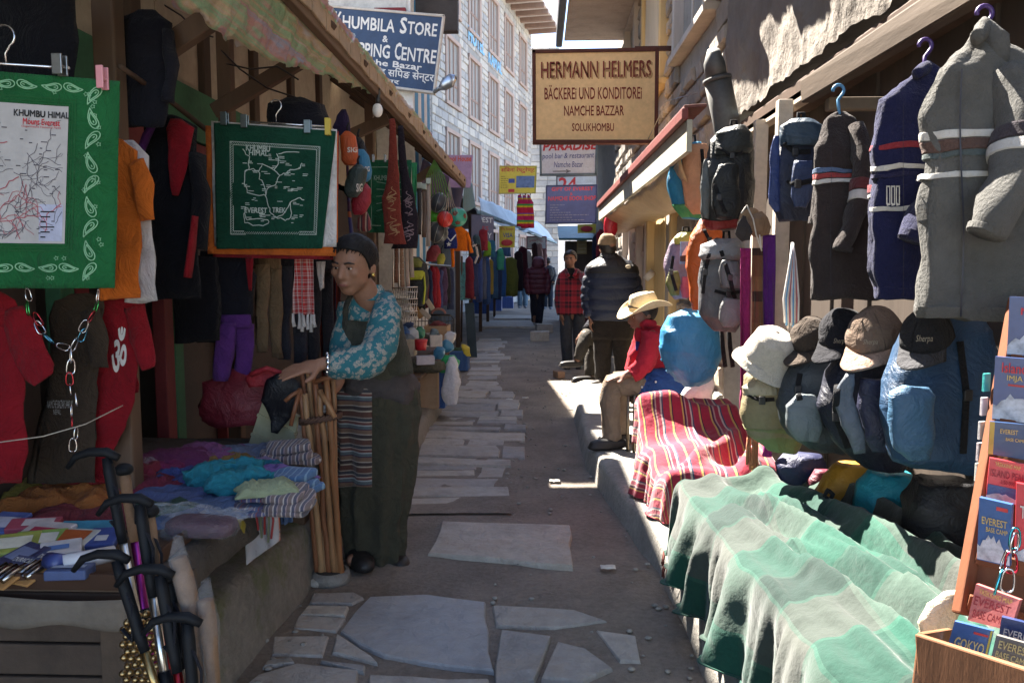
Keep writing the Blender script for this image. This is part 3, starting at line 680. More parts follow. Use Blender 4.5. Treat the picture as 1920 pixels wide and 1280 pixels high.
# ---- small canopy over the shop door
cn = thing('shop_canopy', 'small red edged canopy with billowing brown plastic lining over the shop door', 'canopy', (1.0, 7, 1.9))
y0, y1, cx = 4.35, 10.6, .80
for i in range(26):
    ya = y0+(y1-y0)*i/26; MB().box((.83, ya+.12, 2.255), (.12, .225, .018), Matrix.Rotation(-.06, 3, 'Y') @ Matrix.Rotation(random.uniform(-.02, .02), 3, 'X')).build('roof_tile', surf((.14, .05, .04), .8, .4, 9), cn, smooth=False, bev=.004)
MB().bar((cx-.025, y0, 2.215), (cx-.025, y1, 2.215), .035, .06).build('red_edge', surf((.17, .035, .03), .6, .3), cn, smooth=False, bev=.006)
MB().bar((cx, y0, 2.10), (cx, y1, 2.10), .03, .17).build('fascia', surf((.40, .37, .29), .8, .3, 4), cn, smooth=False, bev=.004)
def lining(u, v):
    yy = y0+.3+.9*v+(y1-y0-.35-.9*v)*u; x = cx+.01+.47*v; sag = (.16+.1*math.sin(u*6+1))*math.sin(min(1, v*1.15)*3.14)**.8
    p = Vector((x, yy, 2.01-.10*(v)-sag*.55)); return p+noise.noise_vector(p*5)*.02
MB().grid(lining, 60, 18).build('plastic_lining', surf((.46, .33, .19), .35, .3, 3, .6, 14, .02), cn, sol=.002)
for (x, y, Y) in ((1345, 300, 5), (1270, 300, 6), (1235, 330, 7)):
    a = P(x-40, y, Y+.4); MB().tube([a, a+Vector((0, 0, -.06)), a+Vector((.03, 0, -.08))], .006, 6).build('hook', metal((.3, .25, .2)), cn)
# far kiosk facing down the street
kk = thing('kiosk', 'dark brown kiosk with teal tin roof at the far right of the street', 'kiosk', (1.6, 21, 0))
MB().box((1.7, 21.4, 1.05), (2.0, .5, 2.1)).build('wall', surf((.13, .09, .07), .9), kk, smooth=False)
MB().box((1.65, 20.9, 2.3), (2.3, 1.5, .06), Matrix.Rotation(.25, 3, 'X')).build('roof', surf((.10, .20, .22), .5), kk, smooth=False)
mb = MB().box((P(1091, 462, 21.1).x, 21.12, P(1091, 462, 21.1).z), (.26, .04, .4)); kw = mb.build('window', M_yel, kk, smooth=False)
for i in range(4): MB().box((P(1091, 462, 21.1).x, 21.09, P(1091, 462, 21.1).z-.14+i*.095), (.22, .03, .07)).build('louvre', surf((.6, .5, .3), .6), kw, smooth=False)
MB().box((1.0, 20.9, .45), (.9, .6, .9)).build('counter', surf((.2, .05, .05), .8), kk, smooth=False)
# unseen right row behind the kiosk, so that the street stays closed
rw = thing('stone_house', 'stone house row at the far right between the signs and the kiosk', 'building', (1.9, 17, 0))
MB().box((1.75, 17.4, 2.2), (.7, 7.4, 4.4)).build('wall', surf((.2, .18, .16), .95, .3), rw, smooth=False)
MB().box((1.5, 17.4, 4.4), (1.4, 7.6, .1)).build('roof', surf((.1, .1, .1), .6), rw, smooth=False)
# ================================================================ SIGNS
def sign(name, label, TL, TR, BR, BL, Y, mat, texts, frame=None, fw=.03, thick=.04, Y2=None, lines=(), rects=()):
    Y2 = Y if Y2 is None else Y2
    A, B, C, D = P(*BL, Y), P(*BR, Y2), P(*TR, Y2), P(*TL, Y)
    root = thing(name, label, 'sign', (A+B)/2); nrm = (B-A).cross(D-A).normalized()
    mb = MB(); vs = [A, B, C, D]; mb.add([v-nrm*thick/2 for v in vs]+[v+nrm*thick/2 for v in vs], [(3, 2, 1, 0), (4, 5, 6, 7), (0, 1, 5, 4), (1, 2, 6, 5), (2, 3, 7, 6), (3, 0, 4, 7)])
    mb.build('board', mat, root, smooth=False)
    if frame:
        for a, b in ((A, B), (B, C), (C, D), (D, A)):
            d = (b-a).normalized(); MB().bar(a-d*fw/2, b+d*fw/2, fw, thick+.03, nrm).build('frame', frame, root, smooth=False, bev=.004)
    f = quad(A, B, C, D, thick/2+.003); f2 = quad(A, B, C, D, thick/2+.0015)
    for (x0, y0, x1, y1, m) in rects: rect2(MB(), f2, x0, y0, x1, y1, 1).build('painted_panel', m, root, smooth=False)
    for t in texts:
        s, x0, y0, x1, y1, m = t[:6]; kw = t[6] if len(t) > 6 else {}
        write(MB(), f, s, x0, y0, x1, y1, **kw).build('lettering', m, root, smooth=False)
    for pts, wd, m in lines: line2(MB(), f, pts, wd).build('painted_line', m, root, smooth=False)
    return root
def dashes(root, f, x0, y0, x1, y1, rows, m, seed=0, wd=.02):
    rr = random.Random(seed); mb = MB()
    for i in range(rows):
        y = y1-(y1-y0)*(i+.5)/rows; x = x0
        while x < x1:
            l = rr.uniform(.02, .08); line2(mb, f, [(x, y), (min(x+l, x1), y)], wd); x += l+.015
            if rr.random() < .1: break
    stuff(mb.build('small_print', m, root, smooth=False))
mBrown = surf((.19, .028, .015), .7, .2); mBrownSh = surf((.42, .24, .10), .7); mW = surf((.68, .68, .68), .7, .12); mNavy = surf((.03, .06, .13), .55, .25, 5)
mRedP = surf((.50, .04, .05), .6, .2); mBlk = surf((.02, .02, .022), .7); mBlueP = surf((.05, .08, .28), .6); mYelP = surf((.62, .50, .07), .6, .15)
B5 = dict(bold=.016)
h = sign('shop_sign', 'big tan hanging sign of a bakery with dark red German lettering', (1001, 99), (1231, 95), (1229, 267), (1002, 267), 7.8,
     surf((.70, .45, .21), .6, .14, 4, .15), [('HERMANN HELMERS', .068, .685, .968, .875, mBrownSh, B5), ('HERMANN HELMERS', .058, .70, .955, .89, mBrown, B5),
     ('BÄCKEREi UND KONDITOREi', .085, .465, .88, .63, mBrown, dict(bold=.012)), ('NAMCHE BAZZAR', .245, .285, .735, .40, mBrown, dict(bold=.012)), ('SOLUKHOMBU', .31, .115, .655, .205, mBrown, dict(bold=.012))],
     wood((.09, .03, .02)), .035, .07)
MB().bar(P(1190, 92, 7.8), Vector((1.3, 7.8, P(1190, 92, 7.8).z)), .04).build('bracket', metal((.1, .05, .04), .6), h, smooth=False)
MB().tube([P(1215, 262, 7.78), P(1250, 190, 7.0), Vector((1.27, 6.6, 2.8))], .004, 5).build('guy_wire', metal((.3, .3, .3)), h)
def caps(words, y0, y1, x0, x1, m):
    """small capitals: first letter of each word taller"""
    tot = sum(len(w_)+.6 for w_ in words)-.6; out = []; x = x0; k = (x1-x0)/tot
    for w_ in words:
        out.append((w_[0], x, y0, x+k*.92, y1, m, B5)); out.append((w_[1:], x+k, y0, x+k*len(w_)-k*.08, y0+(y1-y0)*.8, m, B5)); x += k*(len(w_)+.6)
    return out
sign('shop_sign', 'dark blue store sign with white lettering above the left awning', (624, 14), (832, 32), (814, 175), (622, 150), 8.8, mNavy,
     caps(['KHUMBILA', 'STORE'], .72, .94, .03, .965, mW)+[('&', .47, .585, .52, .675, mW, B5)]+caps(['SHOPPING', 'CENTRE'], .37, .60, .03, .985, mW)+
     [('Namche Bazar', .12, .265, .86, .35, mW, B5), ('एण्ड सिपङ सेन्टर', .34, .105, .985, .265, mW, dict(bold=.01)), ('नाम्चे बजार', .12, .025, .66, .12, mW, dict(bold=.01))],
     surf((.5, .47, .44), .7), .025, .05)
h = thing('street_lamp', 'small grey lamp head on a bracket at the corner of the blue store sign', 'lamp', P(826, 165, 8.7))
MB().tube([P(815, 172, 8.75), P(828, 163, 8.6)], .022).build('arm', metal((.25, .25, .25), .5), h)
MB().tube([P(826, 164, 8.62), P(834, 158, 8.55), P(846, 151, 8.5), P(854, 146, 8.45)], [.035, .07, .075, .03], 12, .6).build('lamp_head', metal((.4, .4, .42), .35), h)
sign('shop_sign', 'white sign of a pool bar with red italic title under the tan sign', (1013, 262), (1119, 258), (1117, 327), (1014, 328), 11.5, surf((.62, .66, .72), .6, .1),
     [('PARADISE', .04, .66, .99, .92, mRedP, dict(bold=.035, slant=.03)), ('pool bar & restaurant', .03, .40, .95, .60, mBlueP, dict(slant=.015)), ('Namche Bazar', .24, .20, .76, .36, mBlueP, dict(slant=.015))],
     surf((.12, .17, .2), .6), .03, lines=[([(.22, .09), (.5, .09)], .02, mBlk), ([(.46, .13), (.54, .09), (.46, .05)], .02, mBlk)])
sign('shop_sign', 'pale sign with a big red number just behind the book shop sign', (1044, 331), (1119, 329), (1119, 372), (1044, 374), 13.2, surf((.45, .55, .65), .6), [('24', .04, .35, .5, .95, mRedP, B5)], surf((.1, .1, .12)), .02, .03)
f_ = sign('shop_sign', 'blue book shop sign with red headings and faint rows of print', (1025, 349), (1119, 347), (1117, 418), (1023, 419), 12.4, surf((.055, .07, .2), .5, .25),
     [('GIFT OF EVEREST', .10, .86, .93, .96, mRedP, B5), ('&', .47, .74, .52, .82, mRedP), ('NAMCHE BOOK SHOP', .04, .60, .99, .72, mRedP, B5)], surf((.03, .04, .1)), .02, .03)
dashes(f_, quad(P(1023, 419, 12.4), P(1117, 418, 12.4), P(1119, 347, 12.4), P(1025, 349, 12.4), .02), .08, .05, .85, .52, 7, surf((.2, .2, .28)), 1, .02)
h = sign('shop_sign', 'yellow restaurant sign with red heading and a small blue picture', (937, 312), (1006, 312), (1004, 362), (936, 363), 14, mYelP,
     [('सिबना रेष्टुरेण्ट', .04, .74, .96, .97, mRedP, dict(bold=.01))], surf((.4, .35, .1)), .015, .03, rects=[(.46, .20, .96, .64, surf((.10, .16, .32), .5, .8, 14)), (.25, .38, .42, .54, mBlueP), (.25, .04, .42, .16, mRedP)])
dashes(h, quad(P(936, 363, 14), P(1004, 362, 14), P(1006, 312, 14), P(937, 312, 14), .02), .04, .18, .24, .66, 6, surf((.25, .2, .05)), 2, .025)
sign('shop_sign', 'lilac wool shop sign half hidden behind the awning edge', (826, 291), (887, 291), (882, 352), (828, 352), 10.4, surf((.34, .24, .42), .6, .2), [('Wool House', .1, .80, .96, .97, surf((.55, .10, .04)), B5)], None, 0, .03)
sign('shop_sign', 'grey violet bakery sign hanging under the far left awning', (884, 402), (926, 406), (925, 455), (884, 452), 14.6, surf((.15, .14, .2), .6, .2), [('EST', .5, .74, .95, .94, mW, B5), ('ES', .5, .44, .78, .6, mRedP), ('ERY', .42, .16, .92, .36, mW, B5)], None, 0, .03)
h = sign('shop_sign', 'yellow card payment sign with red oval mark on the far left stall', (936, 424), (966, 424), (965, 464), (936, 464), 16.5, mYelP, [('We Accept', .12, .76, .9, .94, mRedP), ('VISA', .24, .47, .86, .68, mBlueP, B5), ('&', .47, .36, .53, .43, mBlk)], None, 0, .03)
MB().ell(P(950.5, 455, 16.45), (.12, .012, .065)).build('oval_mark', mRedP, h)
h = sign('shop_sign', 'small yellow sign with red oval mark on the teal roofed kiosk', (1083, 421), (1118, 420), (1118, 437), (1083, 437), 19.8, mYelP, [], None, 0, .03)
MB().ell(P(1100, 429, 19.75), (.15, .012, .07)).build('oval_mark', mRedP, h)
sign('shop_sign', 'white sign with curved red lettering at the far end of the left stalls', (988, 444), (1024, 444), (1024, 467), (988, 467), 22, surf((.62, .6, .55), .7), [('रेष्टुरेण्ट', .12, .45, .88, .7, mRedP, dict(arc=.18)), ('स', .42, .15, .58, .4, mRedP)], surf((.3, .1, .1)), .03, .03)
# ================================================================ LEFT STALL, NEAR
mHook = metal((.6, .6, .62), .25)
def clip(x, y, Y, mat, parent, w_=.028, h_=.05):
    a = P(x, y, Y); m = MB()
    m.box(a+Vector((0, -.012, 0)), (w_, .006, h_)); m.box(a+Vector((0, .012, 0)), (w_, .006, h_)); m.box(a+Vector((0, 0, -.004)), (w_*.7, .024, .008)); return m.build('clip', mat, parent, smooth=False, bev=.002)
def hook(x, y, Y, parent, r=.022, mat=None):
    c = P(x, y, Y); pts = [c+Vector((r*math.cos(t), 0, r*math.sin(t))) for t in [R(a) for a in range(160, -61, -20)]]
    pts += [c+Vector((-.0, 0, -r*1.6)), c+Vector((0, 0, -r*2.8))]
    return MB().tube(pts, .0028, 6).build('hook', mat or mHook, parent)
def paisley(mb, f, cx, cy, s, rot, fl=1, wd=.006):
    def T(x, y): x *= fl; return (cx+s*(x*math.cos(rot)-y*math.sin(rot)), cy+s*(x*math.sin(rot)+y*math.cos(rot)))
    for k in (1, .62):
        pts = []
        for i in range(19):
            t = i/18*2*math.pi; r = (1-math.sin(t/2)**6*.0); y = math.cos(t); x = .52*math.sin(t)*math.sin(t/2)**1.1
            pts.append(T((x+.28*(y > 0)*y*y)*k, y*k-.08))
        line2(mb, f, pts, wd)
    line2(mb, f, [T(-.05, -.4), T(.05, -.4)], wd*2.2)
# green bandana
f = hang((-190, 120), (224, 152), (215, 540), (-196, 542), 2.0, .008, 2.2, 1.3)
gb = thing('bandana', 'bright green paisley bandana with a white trekking map pinned up at far left', 'bandana', P(17, 540, 2.0))
mG = fab((.012, .11, .035), .15); cloth('cloth', f, mG, gb, 44, 36)
fo = lambda u, v: f(u, v, .004); fo2 = lambda u, v: f(u, v, .006)
rect2(MB(), fo, .225, .215, .776, .862, 20).build('map_panel', surf((.45, .43, .42), .8, .1, 4, .1), gb)
dkg = surf((.012, .10, .03), .9); pg = surf((.22, .45, .26), .9)
m = MB()
for k in (0, .025, .045): line2(m, fo, [(.19-k*.0+k, .18+k*.0), (.81-k*0, .18), (.81, .895), (.19, .895), (.19, .18)] if k == 0 else [(.19, .18+k*.6), (.81-k*.6, .18+k*.6), (.81-k*.6, .895-k*.6), (.19, .895-k*.6)], .006)
m.build('border_print', dkg, gb)
m = MB(); sd_ = 0
for i in range(9):
    v = .08+i*.105; paisley(m, fo, .885, v, .05, .5 if i % 2 else 2.4, 1 if i % 2 else -1, .005)
for i in range(7):
    u = .80-i*.105
    for v in (.095, .955): paisley(m, fo, u, v-.01*(v > .5), .045, 1.7 if i % 2 else 4.4, 1 if i % 2 else -1, .005)
for i in range(26):
    u, v = (random.uniform(.84, .95), random.uniform(.05, .95)) if i % 2 else (random.uniform(.2, .9), random.choice([.05, .145, .925]))
    pts = [(u+.011*math.cos(t)*(1 if k % 2 else .5), v+.011*math.sin(t)*(1 if k % 2 else .5)) for k, t in enumerate([j*math.pi/5 for j in range(11)])]; line2(m, fo, pts, .003)
m.build('paisley_print', pg, gb)
def uvp(x, y): return ((x+192)/412, (540-y)/396)
write(MB(), fo2, 'KHUMBU HIMAL', *uvp(27, 222), *uvp(130, 209), bold=.03).build('lettering', mBlk, gb, smooth=False)
write(MB(), fo2, 'Mount Everest', *uvp(44, 236), *uvp(112, 224), bold=.02).build('lettering', mRedP, gb, smooth=False)
write(MB(), fo2, '(Sagarmatha National Park)', *uvp(42, 242), *uvp(114, 237)).build('lettering', mRedP, gb, smooth=False)
rr = random.Random(4); mk, mr_ = MB(), MB()
def walk(mb, x, y, a, n, wd, st=.016, br=.12, lo=(.24, .23), hi=(.765, .80)):
    pts = [(x, y)]
    for i in range(n):
        a += rr.gauss(0, .45); x += st*math.cos(a); y += st*math.sin(a)
        if not (lo[0] < x < hi[0] and lo[1] < y < hi[1]): break
        pts.append((x, y))
        if rr.random() < br and n > 5: walk(mb, x, y, a+rr.choice((-1, 1))*rr.uniform(.5, 1.2), n//2, wd*.75, st, br, lo, hi)
    if len(pts) > 1: line2(mb, fo2, pts, wd)
for i in range(34): walk(mk, rr.uniform(.26, .75), rr.uniform(.26, .78), rr.uniform(0, 6), 12, .0026)
for i in range(60): x, y = rr.uniform(.26, .74), rr.uniform(.25, .78); line2(mk, fo2, [(x, y), (x+rr.uniform(.01, .03), y)], .005)
for i in range(7): walk(mr_, rr.uniform(.3, .7), rr.uniform(.3, .75), rr.uniform(0, 6), 20, .0045)
mk.build('map_print', surf((.12, .11, .13), .9), gb); mr_.build('map_print', surf((.42, .12, .14), .9), gb)
rect2(MB(), lambda u, v: f(u, v, .0055), .655, .225, .765, .40, 4).build('legend_panel', surf((.42, .44, .56), .8), gb)
m = MB()
for i in range(6): line2(m, lambda u, v: f(u, v, .007), [(.665, .245+i*.024), (.69+.02*(i % 3), .245+i*.024)], .006)
m.build('map_print', mBlk, gb)
clip(112, 122, 1.985, metal((.25, .26, .26), .4), gb, .026, .05); clip(192, 146, 1.985, plastic((.60, .25, .28)), gb, .018, .055); hook(8, 68, 2.0, gb, .026)
MB().tube([P(-190, 108, 2.0), P(130, 128, 2.0)], .004, 6).build('hanger_wire', mHook, gb)
# layers: red, orange, white bandanas behind the dark green one
f = hang((400, 238), (635, 246), (632, 487), (398, 482), 3.47, .010, 2.4, 2.0); tag(cloth('bandana', f, fab((.28, .02, .03)), None), 'red bandana whose hem shows below the orange one', 'bandana', 'stacked trek bandanas')
f = hang((386, 236), (634, 250), (634, 480), (392, 476), 3.44, .010, 2.0, .6); tag(cloth('bandana', f, fab((.62, .15, .03)), None), 'orange bandana peeping out round the dark green one', 'bandana', 'stacked trek bandanas')
f = hang((396, 227), (632, 243), (632, 463), (404, 462), 3.42, .008, 2.2, .2); tag(cloth('bandana', f, fab((.62, .58, .56)), None), 'white bandana showing as a strip right of the dark green one', 'bandana', 'stacked trek bandanas')
f = hang((401, 230), (630, 246), (604, 466), (407, 467), 3.40, .006, 1.6, .9)
db = thing('bandana', 'dark green bandana printed with a pale trek map hanging before the woman', 'bandana', P(505, 466, 3.4))
cloth('cloth', f, fab((.008, .056, .034), .15), db, 44, 36); fo = lambda u, v: f(u, v, .004)
mPr = surf((.46, .52, .47), .9, .15)
def Z(x, y): X = 380+x*.336; Yy = y*.336; return ((X-403)/226, 1-(Yy-238-(X-403)*.06)/228)
m = MB()
for k in (0, .025):
    line2(m, fo, [(.13+k, .12+k), (.93-k, .12+k), (.885-k, .86-k), (.135+k, .86-k), (.13+k, .12+k)], .006)
for i in range(40):
    t = i/40
    for (a, b) in (((.13, .12), (.93, .12)), ((.135, .86), (.885, .86)), ((.13, .12), (.135, .86)), ((.93, .12), (.885, .86))):
        x = a[0]+(b[0]-a[0])*t; y = a[1]+(b[1]-a[1])*t; sx = 1 if a[0] < .5 else -1; sy = 1 if a[1] < .5 else -1
        line2(m, fo, [(x, y), (x+.02*sx, y+.02*sy)], .003)
m.build('border_print', mPr, db)
m = MB()
for pl in ([(245, 970), (245, 1040), (265, 1090), (330, 1105), (370, 1110), (365, 1060), (330, 1010), (325, 975), (345, 930), (420, 970), (450, 1000), (480, 985), (560, 960), (570, 930)], [(430, 880), (435, 930), (415, 970)],
           [(370, 1110), (390, 1160), (400, 1195), (430, 1230), (480, 1225), (500, 1190), (520, 1150), (560, 1130), (600, 1140)], [(450, 1000), (430, 1050), (380, 1070), (370, 1110)],
           [(240, 1200), (260, 1240), (320, 1230), (390, 1250), (395, 1265), (300, 1270), (250, 1250), (240, 1200)], [(245, 970), (270, 950), (260, 890), (230, 850)], [(430, 880), (480, 865), (550, 870)], [(245, 970), (290, 960), (325, 975)], [(430, 1230), (500, 1250), (530, 1240), (520, 1150)]):
    q = []
    for (a, b) in zip(pl, pl[1:]):
        for j in range(3): q.append(Z(a[0]+(b[0]-a[0])*j/3+rr.gauss(0, 3), a[1]+(b[1]-a[1])*j/3+rr.gauss(0, 3)))
    q.append(Z(*pl[-1])); line2(m, fo, q, .007)
for i in range(58):
    x, y = rr.uniform(220, 590), rr.choice([rr.uniform(880, 1130), rr.uniform(1120, 1270)])
    for j in range(rr.choice((1, 2))): u, v = Z(x, y+j*9); line2(m, fo, [(u, v), (u+rr.uniform(.02, .055), v)], .006)
m.build('map_print', mPr, db)
for s_, a, b in (('KHUMBU', (248, 860), (385, 833)), ('HIMAL', (265, 884), (375, 860)), ('EVEREST', (245, 1199), (383, 1176)), ('TREK', (415, 1205), (497, 1180))):
    write(MB(), fo, s_, *Z(*a), *Z(*b), bold=.02).build('lettering', mPr, db, smooth=False)
for x, y, c in ((421, 223, (.18, .22, .24)), (459, 228, (.2, .22, .22)), (577, 238, (.2, .25, .28))): clip(x, y, 3.39, metal(c, .4), db, .028, .055)
clip(615, 238, 3.39, plastic((.55, .40, .05)), db, .022, .07); hook(517, 198, 3.41, db, .024); MB().tube([P(450, 227, 3.41), P(612, 238, 3.41)], .004, 6).build('hanger_wire', mHook, db)
# shirts
def tee(label, Y, body, sleeves, mat, dr=.14, seed=0, group='t shirts hanging at the left stall', wr=.012, name='t_shirt'):
    t = thing(name, label, 'shirt', P(body[-1][0], body[-1][1], Y), group)
    b = soft('body', body, Y, mat, t, dr, wr, seed, 30, fold=.10, nfold=6, sub=5); out = [b]
    for s_ in sleeves: out.append(ptube('sleeve', s_[0] if isinstance(s_[0], list) else s_, s_[1] if isinstance(s_[0], list) else mat, t, 16, .3, .012, seed+2, side=(1, 0, 0)))
    return t, out
cRed = fab((.21, .008, .014)); cBr = fab((.05, .035, .025)); cOr = fab((.55, .13, .02)); cWh = fab((.55, .52, .52))
tee('plain red t shirt cut by the left picture edge', 2.2, [(-20, 545, 20), (-10, 560, 40), (-12, 640, 55), (-20, 760, 62), (-20, 905, 66)], [[(22, 580, 2.2, 26), (45, 640, 2.19, 36), (72, 700, 2.18, 30), (80, 712, 2.18, 20)]], cRed, seed=1)
t, o = tee('dark brown t shirt with white bazaar lettering', 2.5, [(150, 552, 12), (148, 565, 40), (146, 600, 48), (138, 700, 44), (125, 800, 50), (115, 905, 60)], [[(170, 580, 2.48, 20), (184, 640, 2.47, 20), (186, 690, 2.47, 18)]], cBr, seed=2)
write(MB(), onto(o, 88, 750, 135, 765, 2.45), 'NAMCHE BAZAR 3440 M', 0, 0, 1, 1, slant=.02).build('lettering', surf((.4, .38, .36)), t, smooth=False)
write(MB(), onto(o, 100, 767, 114, 777, 2.45), 'NEPAL', 0, 0, 1, 1).build('lettering', surf((.4, .38, .36)), t, smooth=False)
t, o = tee('red t shirt with a white sacred syllable on the chest', 2.55, [(218, 545, 14), (220, 560, 46), (220, 620, 50), (214, 720, 42), (196, 800, 38), (165, 850, 40), (160, 905, 40)], [[(252, 575, 2.53, 20), (264, 630, 2.52, 24), (275, 675, 2.51, 18), (278, 690, 2.5, 14)], [(232, 690, 2.58, 18), (244, 720, 2.58, 14), (250, 738, 2.58, 9)]], cRed, seed=3)
write(MB(), onto(o, 208, 612, 236, 698, 2.5), 'ॐ', 0, 0, 1, 1, .012, slant=.12).build('lettering', surf((.6, .56, .54)), t, smooth=False)
tee('orange t shirt with white side panels behind the green bandana', 2.35, [(215, 262, 14), (222, 285, 36), (226, 380, 34), (226, 480, 36), (222, 560, 40)], [[(255, 300, 2.33, 16), (268, 350, 2.33, 18), (276, 410, 2.32, 15)]], cOr, seed=4)
tee('white t shirt seen beside the orange one', 2.42, [(240, 262, 10), (248, 290, 26), (254, 380, 26), (260, 480, 28), (262, 566, 30)], [], cWh, seed=5)
# dark garments hanging
def coat(name, label, cat, Y, body, sleeves, mat, dr=.4, seed=0, group=None, **k):
    t = thing(name, label, cat, P(body[-1][0], body[-1][1], Y), group); soft('body', body, Y, mat, t, dr, .014, seed, 26, fold=.06, nfold=7, sub=4, **k)
    for s_ in sleeves: ptube('sleeve', s_, mat, t, 12, .7, .012, seed+1)
    return t
cK = fab((.006, .006, .009)); cK2 = fab((.011, .011, .017)); gj = 'dark garments hanging at the left stall'
coat('jacket', 'black jacket hanging at the top left picture corner', 'jacket', 2.3, [(60, -60, 40), (70, -20, 66), (72, 60, 68), (70, 150, 66)], [], cK, seed=1, group=gj)
coat('jacket', 'dark blue jacket on a hanger under the top left brace', 'jacket', 2.75, [(272, 15, 14), (275, 40, 44), (272, 120, 46), (262, 235, 44)], [[(315, 60, 2.72, 14), (322, 120, 2.7, 16), (316, 190, 2.7, 13)]], cK2, seed=2, group=gj)
t = coat('fleece_jacket', 'black fleece with red shoulder and side panels on the slanting rail', 'jacket', 3.0, [(310, 215, 12), (318, 240, 46), (320, 330, 48), (322, 430, 46), (326, 560, 48)], [[(368, 290, 2.96, 20), (378, 380, 2.94, 20), (372, 470, 2.93, 18)]], cK, seed=3, group=gj)
soft('red_panel', [(330, 222, 10), (338, 240, 26), (334, 300, 20), (328, 365, 6)], 2.93, cRed, t, .3, .006, 2)
ptube('red_panel', [(366, 405, 2.86, 10), (360, 460, 2.86, 13), (352, 520, 2.86, 13)], cRed, t, 10, .5)
ptube('purple_collar', [(288, 232, 2.95, 9), (275, 255, 2.94, 12), (262, 290, 2.94, 10)], fab((.08, .02, .12)), t, 10, .6)
coat('jacket', 'black padded jacket hanging behind the dark green bandana', 'jacket', 3.6, [(420, 470, 40), (425, 520, 52), (420, 600, 50), (405, 640, 46)], [], cK2, seed=4, group=gj)
coat('jacket', 'black jacket in the dark doorway left of the woman', 'jacket', 3.4, [(372, 480, 30), (372, 540, 40), (368, 640, 38)], [], cK, seed=5, group=gj)
coat('rucksack', 'black rucksack on top of the hangers behind the dark green bandana', 'bag', 3.8, [(550, 185, 12), (556, 197, 46), (560, 225, 52), (560, 260, 48)], [], cK2, .6, seed=6)
def pants(label, Y, x, y0, y1, w_, mat, seed=0, sway=0):
    t = thing('trousers', label, 'trousers', P(x, y1, Y), 'trousers hanging at the left stall')
    soft('waist', [(x, y0, w_*.9), (x, y0+(y1-y0)*.18, w_)], Y, mat, t, .4, .004, seed)
    for s_ in (-1, 1): soft('leg', [(x+s_*w_*.5, y0+(y1-y0)*.14, w_*.52), (x+s_*w_*.55+sway*.5, y0+(y1-y0)*.6, w_*.5), (x+s_*w_*.6+sway, y1+s_*6, w_*.42)], Y+s_*.03, mat, t, .6, .012, seed+s_)
    return t
pants('brown hanging trousers left of the red checked scarf', 3.75, 505, 470, 665, 22, fab((.16, .105, .06)), 1)
pants('dark brown hanging trousers beside the black jackets', 3.85, 478, 480, 655, 20, fab((.07, .05, .035)), 2)
pants('charcoal hanging trousers behind the red checked scarf', 3.9, 548, 470, 680, 26, fab((.03, .03, .04)), 3)
pants('black hanging trousers next to the woman', 4.0, 602, 470, 690, 24, fab((.025, .024, .03)), 4)
pants('purple trousers hanging low over the red bag', 3.55, 442, 590, 720, 32, fab((.10, .03, .17)), 5, -8)
mChk = stripes([(1, (.45, .03, .03)), (.5, (.6, .45, .42)), (.4, (.45, .03, .03)), (.3, (.6, .5, .48))], .03, 'X', .0, cross='Z')
sc = thing('checked_scarf', 'red and white checked scarf with white tassels hanging beside the woman', 'scarf', P(572, 610, 3.6))
f = hang((553, 484), (588, 484), (590, 590), (552, 588), 3.6, .018, 2, .5); cloth('cloth', f, mChk, sc, 24, 20)
mT = fab((.55, .5, .48))
for i in range(7):
    a = f(i/6*.96+.02, .01); MB().tube([a, a+Vector((.003*math.sin(i), 0, -.035)), a+Vector((.005*math.cos(i*2), 0, -.06-.012*(i % 3)))], [.006, .008, .009], 6).build('tassel', mT, sc)
tag(cloth('scarf', hang((592, 490), (610, 490), (606, 540), (600, 545), 3.7, .01, 1.2, 2), mT, None, 8, 12), 'small cream scarf end beside the red checked scarf', 'scarf')
f = hang((460, 484), (475, 484), (472, 545), (466, 545), 3.45, .004, 1, 2); tag(cloth('strap', f, cRed, None, 6, 10), 'narrow red strap dangling below the bandanas', 'strap')
tag(cloth('curtain', hang((596, 480), (640, 482), (640, 720), (606, 720), 4.6, .03, 4, 1), stripes([(1, (.12, .015, .015)), (.4, (.05, .02, .05)), (.6, (.2, .03, .02))], .05, 'X'), None, 30, 20), 'dark red patterned cloth hanging behind the woman', 'curtain')
# carabiner strings
def carabiner(c, s, ax, mat, parent, yaw=0):
    pts = []
    ax = Vector(ax).normalized(); sd2 = Matrix.Rotation(yaw, 3, ax) @ (ax.cross(Vector((0, 1, 0))).normalized())
    for i in range(17):
        t = i/16*2*math.pi; pts.append(c+ax*s*.5*math.copysign(abs(math.cos(t))**.7, math.cos(t))+sd2*s*.24*math.copysign(abs(math.sin(t))**.7, math.sin(t))*(1+.25*math.cos(t)))
    return MB().tube(pts, s*.05, 6).build('carabiner', mat, parent)
ch = thing('carabiner_string', 'string of coloured metal carabiners looped before the dark brown t shirt', 'carabiners', P(135, 840, 2.15))
cm = [metal((.65, .65, .67), .2), metal((.05, .35, .1), .25), metal((.4, .04, .05), .25), metal((.65, .65, .67), .2), metal((.1, .35, .5), .25)]
rr = random.Random(3)
def string(pts, Y, parent, step, s, cm=cm):
    path = [P(x, y, Y) for x, y in pts]; d = 0; k = 0
    for a, b in zip(path, path[1:]):
        n = max(1, int((b-a).length/step))
        for i in range(n):
            q = a.lerp(b, (i+.5)/n); carabiner(q+Vector((rr.uniform(-.006, .006), rr.uniform(-.01, .01), 0)), s*rr.uniform(.85, 1.1), (b-a)+Vector((rr.uniform(-.01, .01), 0, 0)), cm[k % len(cm)], parent, rr.uniform(0, 3)); k += 1
string([(52, 540), (62, 590), (80, 622), (105, 645), (132, 655)], 2.12, ch, .026, .037); string([(180, 545), (172, 585), (155, 620), (134, 655)], 2.12, ch, .026, .037)
